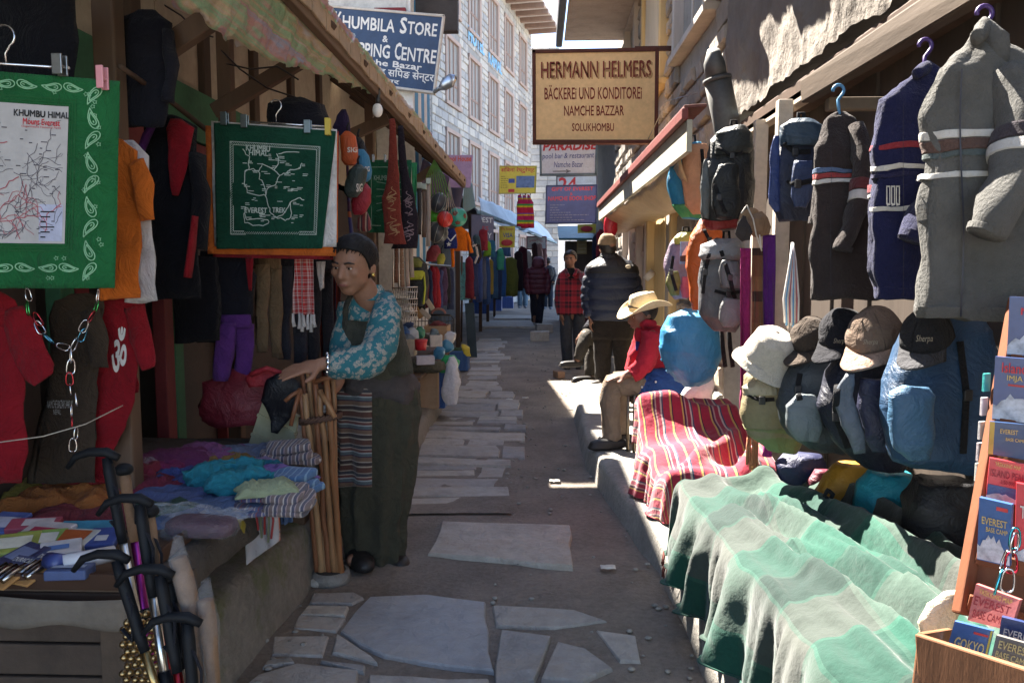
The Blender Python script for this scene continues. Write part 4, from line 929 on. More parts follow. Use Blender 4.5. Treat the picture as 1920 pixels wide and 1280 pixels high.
string([(133, 655), (134, 720), (137, 780), (134, 845)], 2.12, ch, .028, .038, cm[:1]+cm[3:4]+cm[2:3]+cm[:1])
tag(ptube('clothes_line', [(-10, 830, 1.9, 1.2), (80, 818, 2.0, 1.2), (160, 795, 2.1, 1.2), (230, 760, 2.3, 1.2)], surf((.4, .36, .3)), n=5), 'thin pale cord slung before the hanging t shirts', 'cord')
# low table and its goods
TZ = .60
tb = thing('stall_table', 'low wooden stall table covered with sacking under the folded scarves', 'table', (-1.45, 2.6, .29))
MB().box((-1.5, 2.74, TZ-.03), (1.04, 1.72, .05)).build('tabletop', M_dwood, tb, smooth=False, bev=.006)
for x in (-1.06, -1.9):
    for yy in (1.95, 3.4): MB().box((x, yy, .43), (.08, .08, .30)).build('leg', M_dwood, tb, smooth=False, bev=.006)
def drape(u, v):
    x = -2.0+1.08*u; yy = 1.88+1.74*v; e = max(0, u-.93)/.07
    return Vector((x-.03*e, yy, TZ+.006-.10*e*e+.012*noise.noise(Vector((x*6, yy*6, 0)))*(1+e)))
MB().grid(drape, 50, 70).build('sacking', fab((.085, .07, .058)), tb, sol=.003)
def heap(t, p, rot, sx, sy, sz, mat, seed):
    """a loosely dropped cloth: a crumpled top that falls to the table at its ragged edge"""
    def g(u, v):
        a, b = u*2-1, v*2-1; r = max(abs(a), abs(b)); q = Vector((a*1.6+seed, b*1.6, seed*.3))
        cr = (1-2.2*abs(noise.noise(q)))*.55+(1-2.2*abs(noise.noise(q*2.3)))*.3+(1-2.2*abs(noise.noise(q*5)))*.15
        e = 1-r**4; k = 1+.16*noise.noise(Vector((math.atan2(b, a)*1.5, seed, 0)))
        return p+rot @ Vector((a*sx/2*k, b*sy/2*k, .004+max(0, e)*(sz*.55+cr*sz*.55)))
    return MB().grid(g, 34, 26).build('cloth', mat, t, sol=.003)
def folded(label, x, y, sx, sy, sz, col, rz=0, z=TZ+.005, name='folded_scarf', cat='scarf', mat=None, rough=.012, group='scarves on the left table', layers=3):
    p = G(x, y, z+sz/2); p.z = z; t = thing(name, label, cat, p, group); rot = Matrix.Rotation(rz, 3, 'Z')
    if mat is None: heap(t, p, rot, sx*1.25, sy*1.3, sz, fab(col), x+y); return t
    for k in range(layers):
        kk = 1-.09*k; m = MB().ell((0, 0, 0), (sx/2*kk, sy/2*kk, sz/layers*.62), nu=40, nv=12, pw=.42); m.jit(rough*.8, 11, x*.1+k); m.jit(rough*1.7, 4, y*.1+k); m.jit(rough*.35, 30, k)
        o = Vector((random.uniform(-.012, .012), random.uniform(-.012, .012), sz/layers*(k+.5))); m.v = [rot @ v+p+o for v in m.v]
        m.build('fold', mat or fab(dk(col, 1-.12*(k % 2))), t)
    return t
stA = stripes([(1, (.12, .10, .20)), (.3, (.5, .45, .42)), (.6, (.16, .18, .3)), (.3, (.28, .1, .12))], .03, 'X'); stB = stripes([(1, (.07, .16, .32)), (.25, (.2, .35, .5))], .022, 'X'); stC = stripes([(1, (.2, .15, .14)), (.4, (.5, .44, .4)), (.8, (.10, .10, .14)), (.3, (.4, .3, .3))], .028, 'X')
for a in (('plum coloured scarf near the back of the left table', 320, 862, .30, .2, .07, (.13, .03, .10), .3), ('mauve embroidered scarf behind the teal one', 390, 850, .28, .18, .07, (.22, .08, .20), -.2),
          ('blue grey scarf folded at the back of the table', 455, 848, .26, .16, .06, (.13, .16, .24), .4), ('slate blue cloth spread before the poles', 320, 925, .36, .2, .035, (.08, .11, .24), -.3),
          ('steel blue folded cloth at the table front', 400, 950, .34, .2, .03, (.09, .14, .26), .5), ('crimson wrapped cloth left of the hooked pole', 235, 885, .26, .18, .07, (.20, .03, .06), .2),
          ('orange bundle at the back of the near table', 115, 935, .30, .16, .08, (.28, .10, .03), .1), ('olive bundle at the back of the near table', 90, 912, .24, .14, .06, (.16, .13, .03), .4),
          ('dusky pink cloth at the left picture edge', 175, 905, .3, .18, .08, (.22, .06, .09), -.2), ('dark red cloth bundle under the orange one', 160, 965, .30, .15, .05, (.15, .03, .04), .2),
          ('violet striped scarf at the table corner', 515, 890, .20, .16, .06, (.20, .13, .36), -.3)):
    folded(*a)
folded('striped wool scarf at the back table corner', 545, 850, .22, .16, .08, (.3, .3, .3), .3, mat=stC); folded('blue striped folded cloth at the table corner', 545, 905, .17, .2, .07, (0, 0, 0), -.4, mat=stB)
folded('grey blue striped folded cloth below the violet scarf', 505, 935, .2, .2, .05, (0, 0, 0), .2, mat=stA); folded('pale green knitted scarf on the striped cloth', 500, 912, .16, .1, .04, (.28, .32, .2), .4, z=TZ+.06)
folded('striped cloth bundle under the table corner pile', 540, 935, .16, .2, .06, (0, 0, 0), .1, mat=stC)
tl = thing('fluffy_scarf', 'fluffy teal fringed scarf bunched on the left table', 'scarf', G(420, 890, TZ+.03))
for i, (x, y) in enumerate(((385, 892), (420, 885), (455, 880), (425, 905), (470, 898))):
    m = MB().ell(G(x, y, TZ+.07), (.075, .06, .045), nu=30, nv=18); m.jit(.02, 22, i).jit(.012, 70, i); m.build('tuft', fab((.02, .20, .26)), tl)
pk = thing('scarf_packet', 'orange scarf in a clear wrapper hanging off the table corner', 'packet', P(492, 1052, 2.6))
f = hang((457, 935), (520, 918), (525, 1012), (465, 1056), 2.62, .008, 1.2, 1); cloth('cloth', f, floral((.45, .13, .08), (.5, .25, .15), (.16, .10, .12), 30), pk, 16, 18, .006); cloth('wrapper', lambda u, v: f(u, v, .009), film(), pk, 16, 18, .001)
for i in range(5): a = P(478+i*6, 905+4*i, 2.6); MB().tube([a, a+Vector((.004*i, 0, -.1)), a+Vector((.01, -.01, -.16-.02*(i % 2)))], .004, 5).build('fringe', fab([(.35, .05, .05), (.2, .22, .14)][i % 2]), pk)
wp = thing('scarf_packet', 'dark scarf packet in shiny clear wrap near the front of the table', 'packet', G(370, 985, TZ))
folded_p = MB().ell(G(380, 985, TZ+.04), (.10, .07, .025), nu=24, nv=8, pw=.5); folded_p.jit(.01, 8).build('cloth', fab((.10, .04, .06)), wp); MB().ell(G(375, 985, TZ+.045), (.115, .08, .032), nu=30, nv=12, pw=.6).jit(.016, 14).build('wrapper', film((.5, .52, .55), .14), wp)
tag(soft('yarn_hank', [(438, 965, 12), (436, 985, 26), (438, 1008, 20)], 2.5, fab((.30, .22, .03), wool=1)), 'mustard yarn hank hanging under the table edge', 'yarn')
# scarves hanging over the table edge and more wrapped cloths
for i, (x0, x1, y0, y1, Yh, c, l) in enumerate(((330, 372, 985, 1022, 2.25, (.10, .09, .16), 'slate scarf end hanging over the near table edge'), (382, 418, 972, 1010, 2.4, (.05, .09, .2), 'blue scarf end hanging over the table edge'), (524, 548, 932, 985, 2.95, (.10, .16, .3), 'pale blue scarf end at the table corner'), (552, 576, 900, 965, 3.25, (.07, .06, .08), 'dark grey scarf end at the back table corner'), (425, 452, 955, 990, 2.5, (.16, .05, .10), 'plum scarf end hanging beside the mustard yarn'))):
    tag(cloth('scarf_end', hang((x0, y0), (x1, y0-10), (x1+2, y1-8), (x0+2, y1), Yh, .012, 2, i), fab(c), None, 14, 12), l, 'scarf', 'scarf ends over the table edge')
for a in (('cobalt crumpled scarf left of the teal one', 352, 895, .22, .16, .06, (.04, .06, .2), .5), ('magenta crumpled scarf at the back of the table', 300, 880, .2, .14, .05, (.2, .03, .12), .1), ('ochre patterned cloth among the back scarves', 430, 862, .18, .12, .05, (.22, .14, .05), .3), ('pale lilac scarf near the table corner', 480, 872, .18, .12, .05, (.26, .2, .34), .6), ('deep turquoise cloth right of the teal scarf', 492, 880, .14, .12, .06, (.02, .14, .2), .2), ('dark green cloth under the blue scarves', 300, 955, .24, .14, .04, (.03, .07, .05), .4), ('wine red cloth near the hooked poles', 275, 910, .2, .14, .06, (.13, .02, .04), .8)):
    folded(*a)
for i, (x, y, sx, sy, l) in enumerate(((330, 955, .2, .12, 'clear crackling wrapper over the blue scarves'), (250, 870, .18, .12, 'clear wrapper over the crimson cloth'), (420, 965, .16, .1, 'clear wrapper at the table front'))):
    p = G(x, y, TZ+.05); tag(MB().grid(lambda u, v: p+Vector(((u-.5)*sx, (v-.5)*sy, .02*math.sin(u*3.1)*math.sin(v*3.1)))+noise.noise_vector(Vector((u*5, v*5, i)))*.018, 26, 20).build('clear_wrapper', film((.7, .72, .75), .22)), l, 'wrapper')
# dark things behind the table
rb = thing('duffel_bag', 'dark red duffel bag lying behind the table left of the woman', 'bag', P(450, 795, 3.6)); soft('body', [(455, 700, 40), (452, 715, 66), (450, 760, 72), (450, 792, 66)], 3.6, nylon((.16, .015, .025)), rb, .5, .03, 3); ptube('handle', [(470, 702, 3.4, 5), (500, 690, 3.38, 5), (530, 700, 3.4, 5)], nylon((.3, .02, .03)), rb)
soft('flap', [(495, 690, 16), (500, 705, 34), (495, 725, 30)], 3.45, nylon((.3, .02, .03)), rb, .4, .02, 4)
tag(soft('pouch', [(528, 700, 10), (530, 715, 30), (525, 745, 32), (520, 790, 18), (512, 812, 8)], 3.35, nylon((.006, .006, .01)), None, .5, .02, 5), 'black nylon pouch hanging left of the walking sticks', 'pouch')
bx = thing('plastic_crate', 'cream plastic crate leaning behind the walking sticks', 'crate', P(510, 850, 3.45))
A_, B_, C_, D_ = P(497, 742, 3.5), P(560, 780, 3.45), P(545, 880, 3.4), P(462, 850, 3.5); q = quad(D_, C_, B_, A_)
mCr = plastic((.42, .38, .24)); MB().grid(lambda u, v: q(u, v), 2, 2).build('wall', mCr, bx, smooth=False, sol=.012)
for k in (.02, .35, .68, .98): MB().bar(q(0, k), q(1, k), .012, .03, (0, 1, 0)).build('rib', mCr, bx, smooth=False)
# near tray with small goods
ty = thing('goods_tray', 'shallow wooden tray of small goods at the lower left', 'tray', (-1.45, 1.8, .6))
tx0, tx1, ty0, ty1 = -2.05, G(205, 1105, .64).x, 1.87, 2.3
MB().box(((tx0+tx1)/2, (ty0+ty1)/2, .607), (tx1-tx0, ty1-ty0, .01)).build('bottom', M_lwood2, ty, smooth=False)
mTr = woody((.06, .03, .018)); MB().box(((tx0+tx1)/2, ty0, .628), (tx1-tx0, .014, .04)).build('side', mTr, ty, smooth=False, bev=.003); MB().box((tx1, (ty0+ty1)/2, .628), (.014, ty1-ty0, .04)).build('side', mTr, ty, smooth=False, bev=.003)
MB().grid(lambda u, v: Vector((tx0+(tx1+.02-tx0)*u, ty0-.03-.02*math.sin(u*9), .60-.07*v+.01*math.sin(u*24)*v)), 40, 4).build('paper_lining', surf((.17, .14, .11), .9), ty, sol=.002)
cb = thing('wooden_crate', 'dark plank crate under the goods tray at the lower left', 'crate', (-1.5, 1.6, .29))
for k in range(3): MB().box((-1.45, 1.86, .35+k*.085), (1.0, .02, .078)).build('plank', surf((.075, .05, .035), .8, .4, 5), cb, smooth=False, bev=.004)
MB().box((-1.04, 1.845, .43), (.06, .02, .27)).build('batten', surf((.09, .06, .04), .8), cb, smooth=False, bev=.004)
MB().box((-.965, 2.0, .43), (.02, .26, .27)).build('side_panel', surf((.07, .05, .035), .8), cb, smooth=False)
def small(label, x, y, sx, sy, sz, rz, mat, cat='packet', name='packet', z=.64, tilt=.0, extra=None):
    p = G(x, y, z); rot = Matrix.Rotation(rz, 3, 'Z') @ Matrix.Rotation(tilt, 3, 'X')
    t = thing(name, label, cat, p, 'small goods on the tray'); MB().box(p+rot @ Vector((0, 0, sz/2)), (sx, sy, sz), rot).build('body', mat, t, smooth=False, bev=min(sz*.3, .004))
    fq = lambda u, v: p+rot @ Vector(((u-.5)*sx, (v-.5)*sy, sz+.002))
    if extra: extra(t, fq)
    return t
def label_p(c, x0=.15, y0=.2, x1=.85, y1=.75, c2=None):
    def g(t, fq):
        rect2(MB(), fq, x0, y0, x1, y1, 1).build('label', surf(c, .5), t, smooth=False)
        if c2: m = MB(); fz = lambda u, v: fq(u, v)+Vector((0, 0, .002)); line2(m, fz, [(.25, .55), (.7, .55)], .09); line2(m, fz, [(.25, .35), (.55, .35)], .06); m.build('label_print', surf(c2, .6), t, smooth=False)
    return g
def batt(t, fq):
    for i in range(4): a = fq(.2+i*.2, .12); b = fq(.2+i*.2, .6); MB().tube([a+Vector((0, 0, .006)), a.lerp(b, .5)+Vector((0, 0, .006)), b+Vector((0, 0, .006))], .0075, 10).build('battery', metal((.35, .33, .3) if i % 2 else (.06, .06, .07), .25), t)
    rect2(MB(), fq, .05, .68, .95, .98, 1).build('label', surf((.06, .07, .14)), t, smooth=False)
    write(MB(), lambda u, v: fq(u, v)+Vector((0, 0, .002)), 'DURACELL', .12, .76, .88, .9, .02).build('lettering', surf((.5, .5, .5)), t, smooth=False)
small('battery card with bright cells at the tray front', 68, 1068, .085, .12, .006, -.35, surf((.42, .22, .08), .4), name='battery_card', extra=batt, cat='batteries', tilt=.3)
small('battery card cut by the left picture edge', 22, 1074, .085, .12, .006, -.3, surf((.42, .22, .08), .4), name='battery_card', extra=batt, cat='batteries', tilt=.3)
small('small blue box at the tray front corner', 132, 1080, .1, .06, .025, .1, surf((.06, .09, .2), .5), extra=label_p((.3, .35, .45), .1, .3, .9, .6))
wt = thing('cream_tube', 'white and blue tube lying across the tray', 'tube', G(160, 1050, .66), 'small goods on the tray')
MB().tube([G(118, 1056, .665), G(160, 1048, .665), G(215, 1036, .665)], [.022, .022, .02], 14).build('tube', plastic((.55, .56, .6)), wt); MB().tube([G(92, 1050, .665), G(118, 1056, .665)], [.021, .023], 14).build('cap', plastic((.04, .06, .2)), wt)
for a in (('green and white packet standing at the back of the tray', 75, 1020, .13, .09, .02, .3, surf((.22, .36, .10), .4), label_p((.6, .6, .55))), ('red and white packet in the middle of the tray', 88, 1004, .14, .09, .02, -.2, surf((.55, .5, .5), .4), label_p((.45, .05, .1), .2, .3, .8, .6)),
          ('turquoise notebook behind the red packet', 155, 1002, .15, .11, .015, .1, surf((.05, .24, .36), .5), label_p((.5, .52, .5), .1, .1, .6, .5)), ('packet with red and yellow picture', 140, 1016, .12, .08, .02, -.1, surf((.5, .5, .45), .4), label_p((.4, .1, .03), .15, .15, .85, .85)),
          ('dark blue packet at the tray right rear', 195, 1015, .08, .09, .02, .2, surf((.05, .08, .25), .4), label_p((.5, .5, .5), .3, .2, .7, .5)), ('pale blue card at the left picture edge', 10, 985, .1, .11, .015, -.1, surf((.10, .14, .36), .4), label_p((.5, .5, .6), .1, .2, .9, .7)),
          ('yellow green packet near the left picture edge', 28, 1028, .12, .1, .02, .4, surf((.30, .34, .08), .4), label_p((.6, .6, .5))), ('dark blister card left of the batteries', 45, 1045, .1, .1, .012, -.5, surf((.05, .06, .13), .3), label_p((.2, .25, .4))), ('pink wrapped packet at the tray rear', 65, 990, .14, .06, .02, .2, surf((.4, .08, .12), .4), label_p((.6, .55, .55), .3, .2, .9, .8)),
          ('white packet between the tube and the green packet', 115, 1036, .1, .07, .02, .5, surf((.55, .55, .56), .4), label_p((.1, .2, .45), .2, .3, .7, .6))):
    small(*a[:8], extra=a[8], tilt=.25)
# trekking poles
mGrip = surf((.006, .007, .009), .6, .2, 9, .3, spec=.2); mCork = surf((.2, .12, .07), .85, .3, 30, .6, 60, .004)
def pole(label, top, bot, Y0, Y1, grip, shaft, hookd=-1, gl=.3):
    t = thing('trekking_pole', label, 'pole', P(*bot, Y1), 'trekking poles in the lower left'); a, b = P(*top, Y0), P(*bot, Y1); d = (b-a).normalized()
    MB().tube([a, a+d*.03, a+d*gl*.5, a+d*gl*.6], [.0095, .0115, .0105, .009], 12).build('grip', grip, t)
    MB().tube([a+d*gl*.6, b], [.0085, .0085], 10).build('shaft', shaft, t); MB().tube([a+d*(gl*.6+.14), a+d*(gl*.6+.19)], .012, 10).build('lock', mGrip, t)
    if hookd:
        s_ = Vector((hookd, 0, .0)); MB().tube([a-s_*.025, a+Vector((0, 0, .012)), a+s_*.035+Vector((0, 0, .012)), a+s_*.065+Vector((0, 0, .002)), a+s_*.085+Vector((0, 0, -.022))], [.008, .0105, .009, .0078, .005], 12).build('handle', mGrip, t)
    else: MB().ell(a, (.02, .02, .014)).build('knob', mGrip, t)
    q_ = a+d*.03; MB().tube([q_, q_+Vector((.03, -.02, -.05)), q_+Vector((.028, -.02, -.12)), q_+Vector((.004, -.012, -.10))], .005, 6, .3).build('strap', fab((.015, .015, .02)), t)
mShS = metal((.55, .54, .5), .3); mShR = metal((.35, .03, .04), .3); mShG = metal((.4, .28, .12), .35); mShB = metal((.03, .06, .14), .35); mShP = metal((.25, .03, .2), .35)
pole('black hook handled pole standing highest', (200, 858), (290, 1330), 1.6, 1.5, mGrip, mShS); pole('cork gripped pole beside the highest one', (232, 880), (300, 1330), 1.66, 1.55, mCork, mShP, 0, .26)
pole('black hook handled pole with purple grip in the middle', (262, 945), (318, 1330), 1.5, 1.42, mGrip, mShS, -1); pole('cork gripped pole in the middle', (279, 958), (322, 1330), 1.53, 1.45, mCork, mShR, 0, .3)
pole('black hook handled pole over the tray', (218, 1050), (306, 1330), 1.45, 1.4, mGrip, mShG, -1); pole('black hook handled pole with red shaft', (300, 1078), (345, 1330), 1.42, 1.38, mGrip, mShR, -1)
pole('black hook handled pole lowest at the right', (352, 1168), (365, 1340), 1.4, 1.38, mGrip, mShB, -1); pole('silver shafted pole behind the lowest handle', (316, 1080), (348, 1330), 1.46, 1.44, mGrip, mShS, 0)
# wrapped cork handles
for i, (a, b, l) in enumerate((((335, 1045), (360, 1150), 'large cork handle in clear plastic bag'), ((385, 1125), (395, 1220), 'small cork handle in clear plastic bag'))):
    t = thing('wrapped_handle', l+' by the mossy kerb', 'handle', P(*b, 1.45), 'wrapped pole handles'); A_, B_ = P(*a, 1.45), P(*b, 1.45); MB().tube([A_, A_.lerp(B_, .3), A_.lerp(B_, .7), B_, B_+Vector((.01, 0, -.16))], [.014, .019, .019, .015, .009] if i == 0 else [.015, .017, .017, .014, .01], 14).build('handle', mCork, t)
    MB().tube([A_+Vector((0, 0, .04)), A_, A_.lerp(B_, .5), B_, B_+Vector((.01, 0, -.14))], [.01, .022, .027, .022, .016], 18, .7).jit(.008, 24, i).jit(.004, 60, i).build('wrapper', film((.5, .52, .55), .14), t)
# bells
bs = thing('bell_string', 'thick string of small brass bells below the trekking poles', 'bells', P(262, 1290, 1.5)); mBr = metal((.36, .25, .12), .35)
for i in range(11):
    for j in range(6):
        x = 232+j*14+(i % 2)*7+rr.uniform(-2, 2); y = 1152+i*13.5+rr.uniform(-2, 2)
        if y < 1165 and j < 2: continue
        c = P(x, y, 1.5+rr.uniform(-.015, .015)); MB().ell(c, (.0078, .0078, .0074), nu=10, nv=7).build('bell', mBr, bs)
# walking sticks in a pot
ps = thing('stick_pot', 'round concrete pot half sunk in the paving holding the walking sticks', 'pot', G(620, 1095))
c = G(620, 1088); MB().tube([c+Vector((0, 0, -.01)), c+Vector((0, 0, .03)), c+Vector((0, 0, .05))], [.092, .088, .082], 22).build('rim', concrete((.24, .22, .2)), ps); MB().tube([c+Vector((0, 0, .02)), c+Vector((0, 0, .053))], [.068, .068], 20).build('hole_shade', surf((.03, .025, .02), .95), ps)  # opening is a solid dark disc, its colour standing in for shade inside
tag(MB().ell(G(592, 1098)+Vector((0, 0, .015)), (.03, .026, .022), nu=12, nv=8).jit(.008, 20).build('loose_stone', M_st[1]), 'fist sized brown stone lying beside the stick pot', 'stone')
def stick(label, top, bot, r, mat, fork=None, Y0=3.3, Y1=3.42):
    r *= 1.2; t = thing('walking_stick', label, 'stick', P(*bot, Y1), 'walking sticks in the pot'); n = 9; a, b = P(*top, Y0), P(*bot, Y1)
    pts = [a.lerp(b, i/n)+Vector((noise.noise(Vector((i*.6, top[0], 0))), noise.noise(Vector((i*.6, top[0], 5))), 0))*.012 for i in range(n+1)]
    MB().tube(pts, [r*(.85+.25*noise.noise(Vector((i, top[0], 9)))+.02*i) for i in range(n+1)], 10).build('shaft', mat, t)
    for (x, y, rr_) in fork or (): e = P(x, y, Y0-.03); s_ = P(*top, Y0) if True else 0; MB().tube([s_+Vector((0, 0, -.01)), s_.lerp(e, .5), e], [r*.85, r*.8, r*.72*rr_], 9).build('fork', mat, t)
wk = [surf(c, .5, .4, 8, .4, 30, .004, stretch=(1, 1, .2), spec=.4) for c in ((.30, .15, .07), (.22, .085, .04), (.36, .20, .10), (.26, .11, .045))]
stick('pale peeled stick standing foremost in the pot', (572, 738), (605, 1092), .0125, wk[2]); stick('forked brown stick with its branches under the bracelet', (590, 712), (618, 1092), .011, wk[1], [(572, 678, 1), (628, 706, 1.1)])
stick('slanting stick whose fork points down right', (600, 730), (628, 1090), .012, wk[0], [(628, 782, 1)]); stick('brown stick at the right rim of the pot', (612, 712), (640, 1086), .012, wk[3]); stick('straight tan stick at the right of the bundle', (624, 712), (634, 1090), .011, wk[0], None, 3.36)
stick('forked stick leaning left out of the bundle', (562, 728), (596, 1088), .010, wk[1], [(534, 752, 1), (545, 798, 1)]); stick('thin dark stick at the left of the bundle', (566, 700), (600, 1090), .009, wk[1], None, 3.38); stick('short pale stick in the middle of the bundle', (578, 692), (612, 1090), .010, wk[2], None, 3.38)
bd = thing('woven_band', 'braided brown band tying the walking sticks together', 'band', P(600, 790, 3.33))
for i in range(26):
    a = i/26*6.283; b = a+.5; c0 = P(601, 783, 3.35); q = lambda a, z: c0+Vector((.088*math.cos(a), .055*math.sin(a), z+.014*math.cos(a)))
    MB().tube([q(a, -.012), q((a+b)/2, .0), q(b, .012)], .007, 6).build('strand', surf((.09, .045, .03), .8), bd)
# ================================================================ LEFT STALLS, MIDDLE
def sack(label, spec, Y, col, txt_box=None, dr=.8, name='stuff_sack', cat='sack', group='stuff sacks hanging in a bunch', mat=None, seed=0, wr=.006):
    t = thing(name, label, cat, P(spec[-1][0], spec[-1][1], Y), group); b = soft('body', spec, Y, mat or nylon(col), t, dr, wr, seed, sub=4)
    x, y, w_ = spec[0][:3]
    if name != 'sleeping_bag_sack': MB().tube([P(x, y+3, Y), P(x-1, y-8, Y), P(x+2, y-16, Y)], .006, 6).build('drawcord', fab((.02, .02, .025)), t)
    if txt_box: write(MB(), onto(b, *txt_box, Y), 'SIG', 0, 0, 1, 1, .02).build('lettering', surf((.6, .55, .5)), t, smooth=False)
    return t
sack('orange stuff sack topmost of the hanging bunch', [(652, 246, 5), (653, 256, 14), (655, 280, 16), (656, 302, 15), (656, 310, 9)], 4.3, (.45, .08, .02), (651, 276, 670, 286), seed=1)
sack('blue stuff sack right of the orange one', [(676, 280, 6), (679, 292, 13), (683, 320, 14), (683, 336, 12), (682, 341, 7)], 4.4, (.03, .17, .30), (684, 312, 693, 322), seed=2)
sack('dark green stuff sack below the orange one', [(672, 308, 6), (672, 318, 17), (667, 340, 19), (662, 360, 17), (660, 370, 9)], 4.25, (.03, .045, .04), (668, 344, 680, 360), seed=3)
sack('red stuff sack lowest of the hanging bunch', [(682, 345, 6), (680, 356, 16), (677, 380, 18), (673, 396, 13), (670, 402, 7)], 4.35, (.28, .015, .03), seed=4)
sack('black stuff sack peeping out above the blue one', [(672, 258, 4), (674, 268, 10), (678, 290, 11), (680, 300, 7)], 4.46, (.015, .015, .018), seed=6)
sack('dark red striped pouch under the stuff sacks', [(684, 398, 5), (682, 410, 12), (682, 428, 15), (682, 434, 9)], 4.4, (0, 0, 0), mat=stripes([(1, (.18, .03, .03)), (.5, (.35, .25, .18)), (.6, (.06, .03, .04))], .03, 'X'), seed=5, name='pouch', cat='pouch')
tag(soft('shoulder_bag', [(645, 205, 4), (642, 218, 12), (640, 240, 16), (648, 256, 9)], 4.4, fab((.03, .02, .06)), None, .6, .008, 3), 'dark violet woven bag hung above the stuff sacks', 'bag')
tag(ptube('woven_strap', [(650, 250, 4.5, 6), (652, 330, 4.5, 6), (655, 400, 4.5, 8), (660, 445, 4.5, 9)], stripes([(1, (.03, .03, .12)), (.3, (.3, .08, .03)), (.5, (.05, .02, .06))], .2, 'Z'), None, 8, .4), 'blue and rust woven strap bag hanging beside the stuff sacks', 'strap')
def embroid(label, spec, Y, col, thread, seed):
    t = thing('embroidered_bag', label, 'bag', P(spec[-1][0], spec[-1][1], Y), 'long embroidered bags'); b = soft('body', spec, Y, fab(col), t, .45, .006, seed, 24, sub=4)
    r_ = random.Random(seed); m = MB(); x0 = min(s[0]-s[2] for s in spec); x1 = max(s[0]+s[2] for s in spec); y0, y1 = spec[0][1], spec[-1][1]; fo = onto(b, x0, y0, x1, y1, Y, .002)
    for i in range(11):
        v = .05+.04*i+r_.uniform(0, .02); sp = min(spec, key=lambda s: abs(s[1]-(y1-(y1-y0)*v))); cu = (sp[0]-x0)/(x1-x0); wu = sp[2]/(x1-x0)*.7
        pts = [(cu+wu*math.sin(k*.9+i)*(.3+.08*k), v+.012*k*math.cos(i)) for k in range(9)]; line2(m, fo, pts, .03, 5.5)
    stuff(m.build('embroidery', surf(thread, .7), t)); return t
embroid('long rust red embroidered bag hanging from the awning edge', [(735, 224, 5), (736, 260, 7), (738, 310, 9), (737, 345, 12), (733, 372, 17), (736, 410, 17), (740, 440, 18), (741, 458, 21)], 4.7, (.17, .03, .02), (.32, .18, .08), 2)
embroid('long black embroidered bag behind the rust red one', [(751, 236, 5), (753, 280, 7), (759, 330, 9), (765, 370, 13), (768, 410, 16), (764, 445, 20), (758, 466, 24)], 4.9, (.018, .013, .018), (.22, .15, .16), 5)
f = hang((690, 300), (772, 300), (770, 438), (690, 436), 5.3, .012, 2, 1); t = thing('bandana', 'green map bandana pegged up behind the long embroidered bags', 'bandana', P(730, 438, 5.3)); cloth('cloth', f, fab((.015, .10, .05)), t)
m = MB(); fo = lambda u, v: f(u, v, .006); [line2(m, fo, [(a, .1), (1-a, .1), (1-a, .9), (a, .9), (a, .1)], .012) for a in (.08,)]; [line2(m, fo, [(.2, .3+.1*i), (.5, .35+.08*i), (.8, .3+.1*i)], .008) for i in range(5)]; m.build('map_print', surf((.2, .32, .24)), t)
write(MB(), fo, 'KHUMBU', .14, .72, .5, .79).build('lettering', surf((.25, .35, .28)), t, smooth=False)
for x in (700, 722, 757): clip(x, 297, 5.28, mHook, t, .014, .05)
tag(cloth('scarf', hang((772, 305), (782, 305), (780, 440), (774, 440), 5.6, .01, 1, 1), fab((.04, .25, .10)), None, 8, 14), 'narrow bright green scarf behind the black embroidered bag', 'scarf')
for i, (x, y0, y1, c, l) in enumerate(((786, 348, 440, (.02, .015, .013), 'black'), (795, 350, 445, (.10, .06, .04), 'dark brown'), (803, 340, 462, (.30, .24, .2), 'grey'), (743, 440, 530, (.22, .10, .06), 'red brown'), (752, 444, 545, (.26, .15, .09), 'tan'), (762, 440, 538, (.40, .31, .25), 'pale'), (770, 446, 520, (.38, .30, .24), 'cream'))):
    t = thing('belt', l+' leather belt hanging in the middle left stall', 'belt', P(x, y1, 6.2), 'hanging belts'); ptube('strap', [(x, y0, 6.2, 4), (x+1, (y0+y1)/2, 6.2, 4), (x+(3 if i > 3 else 0), y1, 6.2, 4)], surf(c, .5), t, 8, .25, side=(1, 0, 0)); MB().box(P(x, y0, 6.19), (.045, .012, .05)).build('buckle', metal((.4, .38, .3)), t, smooth=False, bev=.006)
# balls in a net
def ball(label, x, y, r, Y, col, seams, mat=None):
    t = thing('ball', label, 'ball', P(x, y+r, Y), 'balls hanging in nets'); c = P(x, y, Y); q = r*mpp(Y); MB().ell(c, (q, q, q), nu=28, nv=18).build('ball', mat or plastic(col, .35), t)
    for k in range(4 if seams else 0):
        a = Matrix.Rotation(k*.8, 3, 'Z') @ Matrix.Rotation(.3, 3, 'X'); MB().tube([c+a @ Vector((q*1.0*math.cos(s), 0, q*1.0*math.sin(s))) for s in [i/24*6.284 for i in range(25)]], q*.022, 5).build('seam', surf(seams, .6), t)
    return t, c, q
ball('grey basketball upper of the two in the net', 822, 380, 19, 7.3, (.05, .055, .065), (.35, .35, .33)); ball('grey basketball lower of the two in the net', 820, 436, 20, 7.3, (.05, .055, .06), (.35, .34, .28))
ball('small red ball between the grey basketballs', 834, 411, 15, 7.1, (.55, .04, .03), (.08, .01, .01))
t, c, q = ball('green football with brown patches', 858, 407, 18, 7.2, (.03, .30, .2), None)
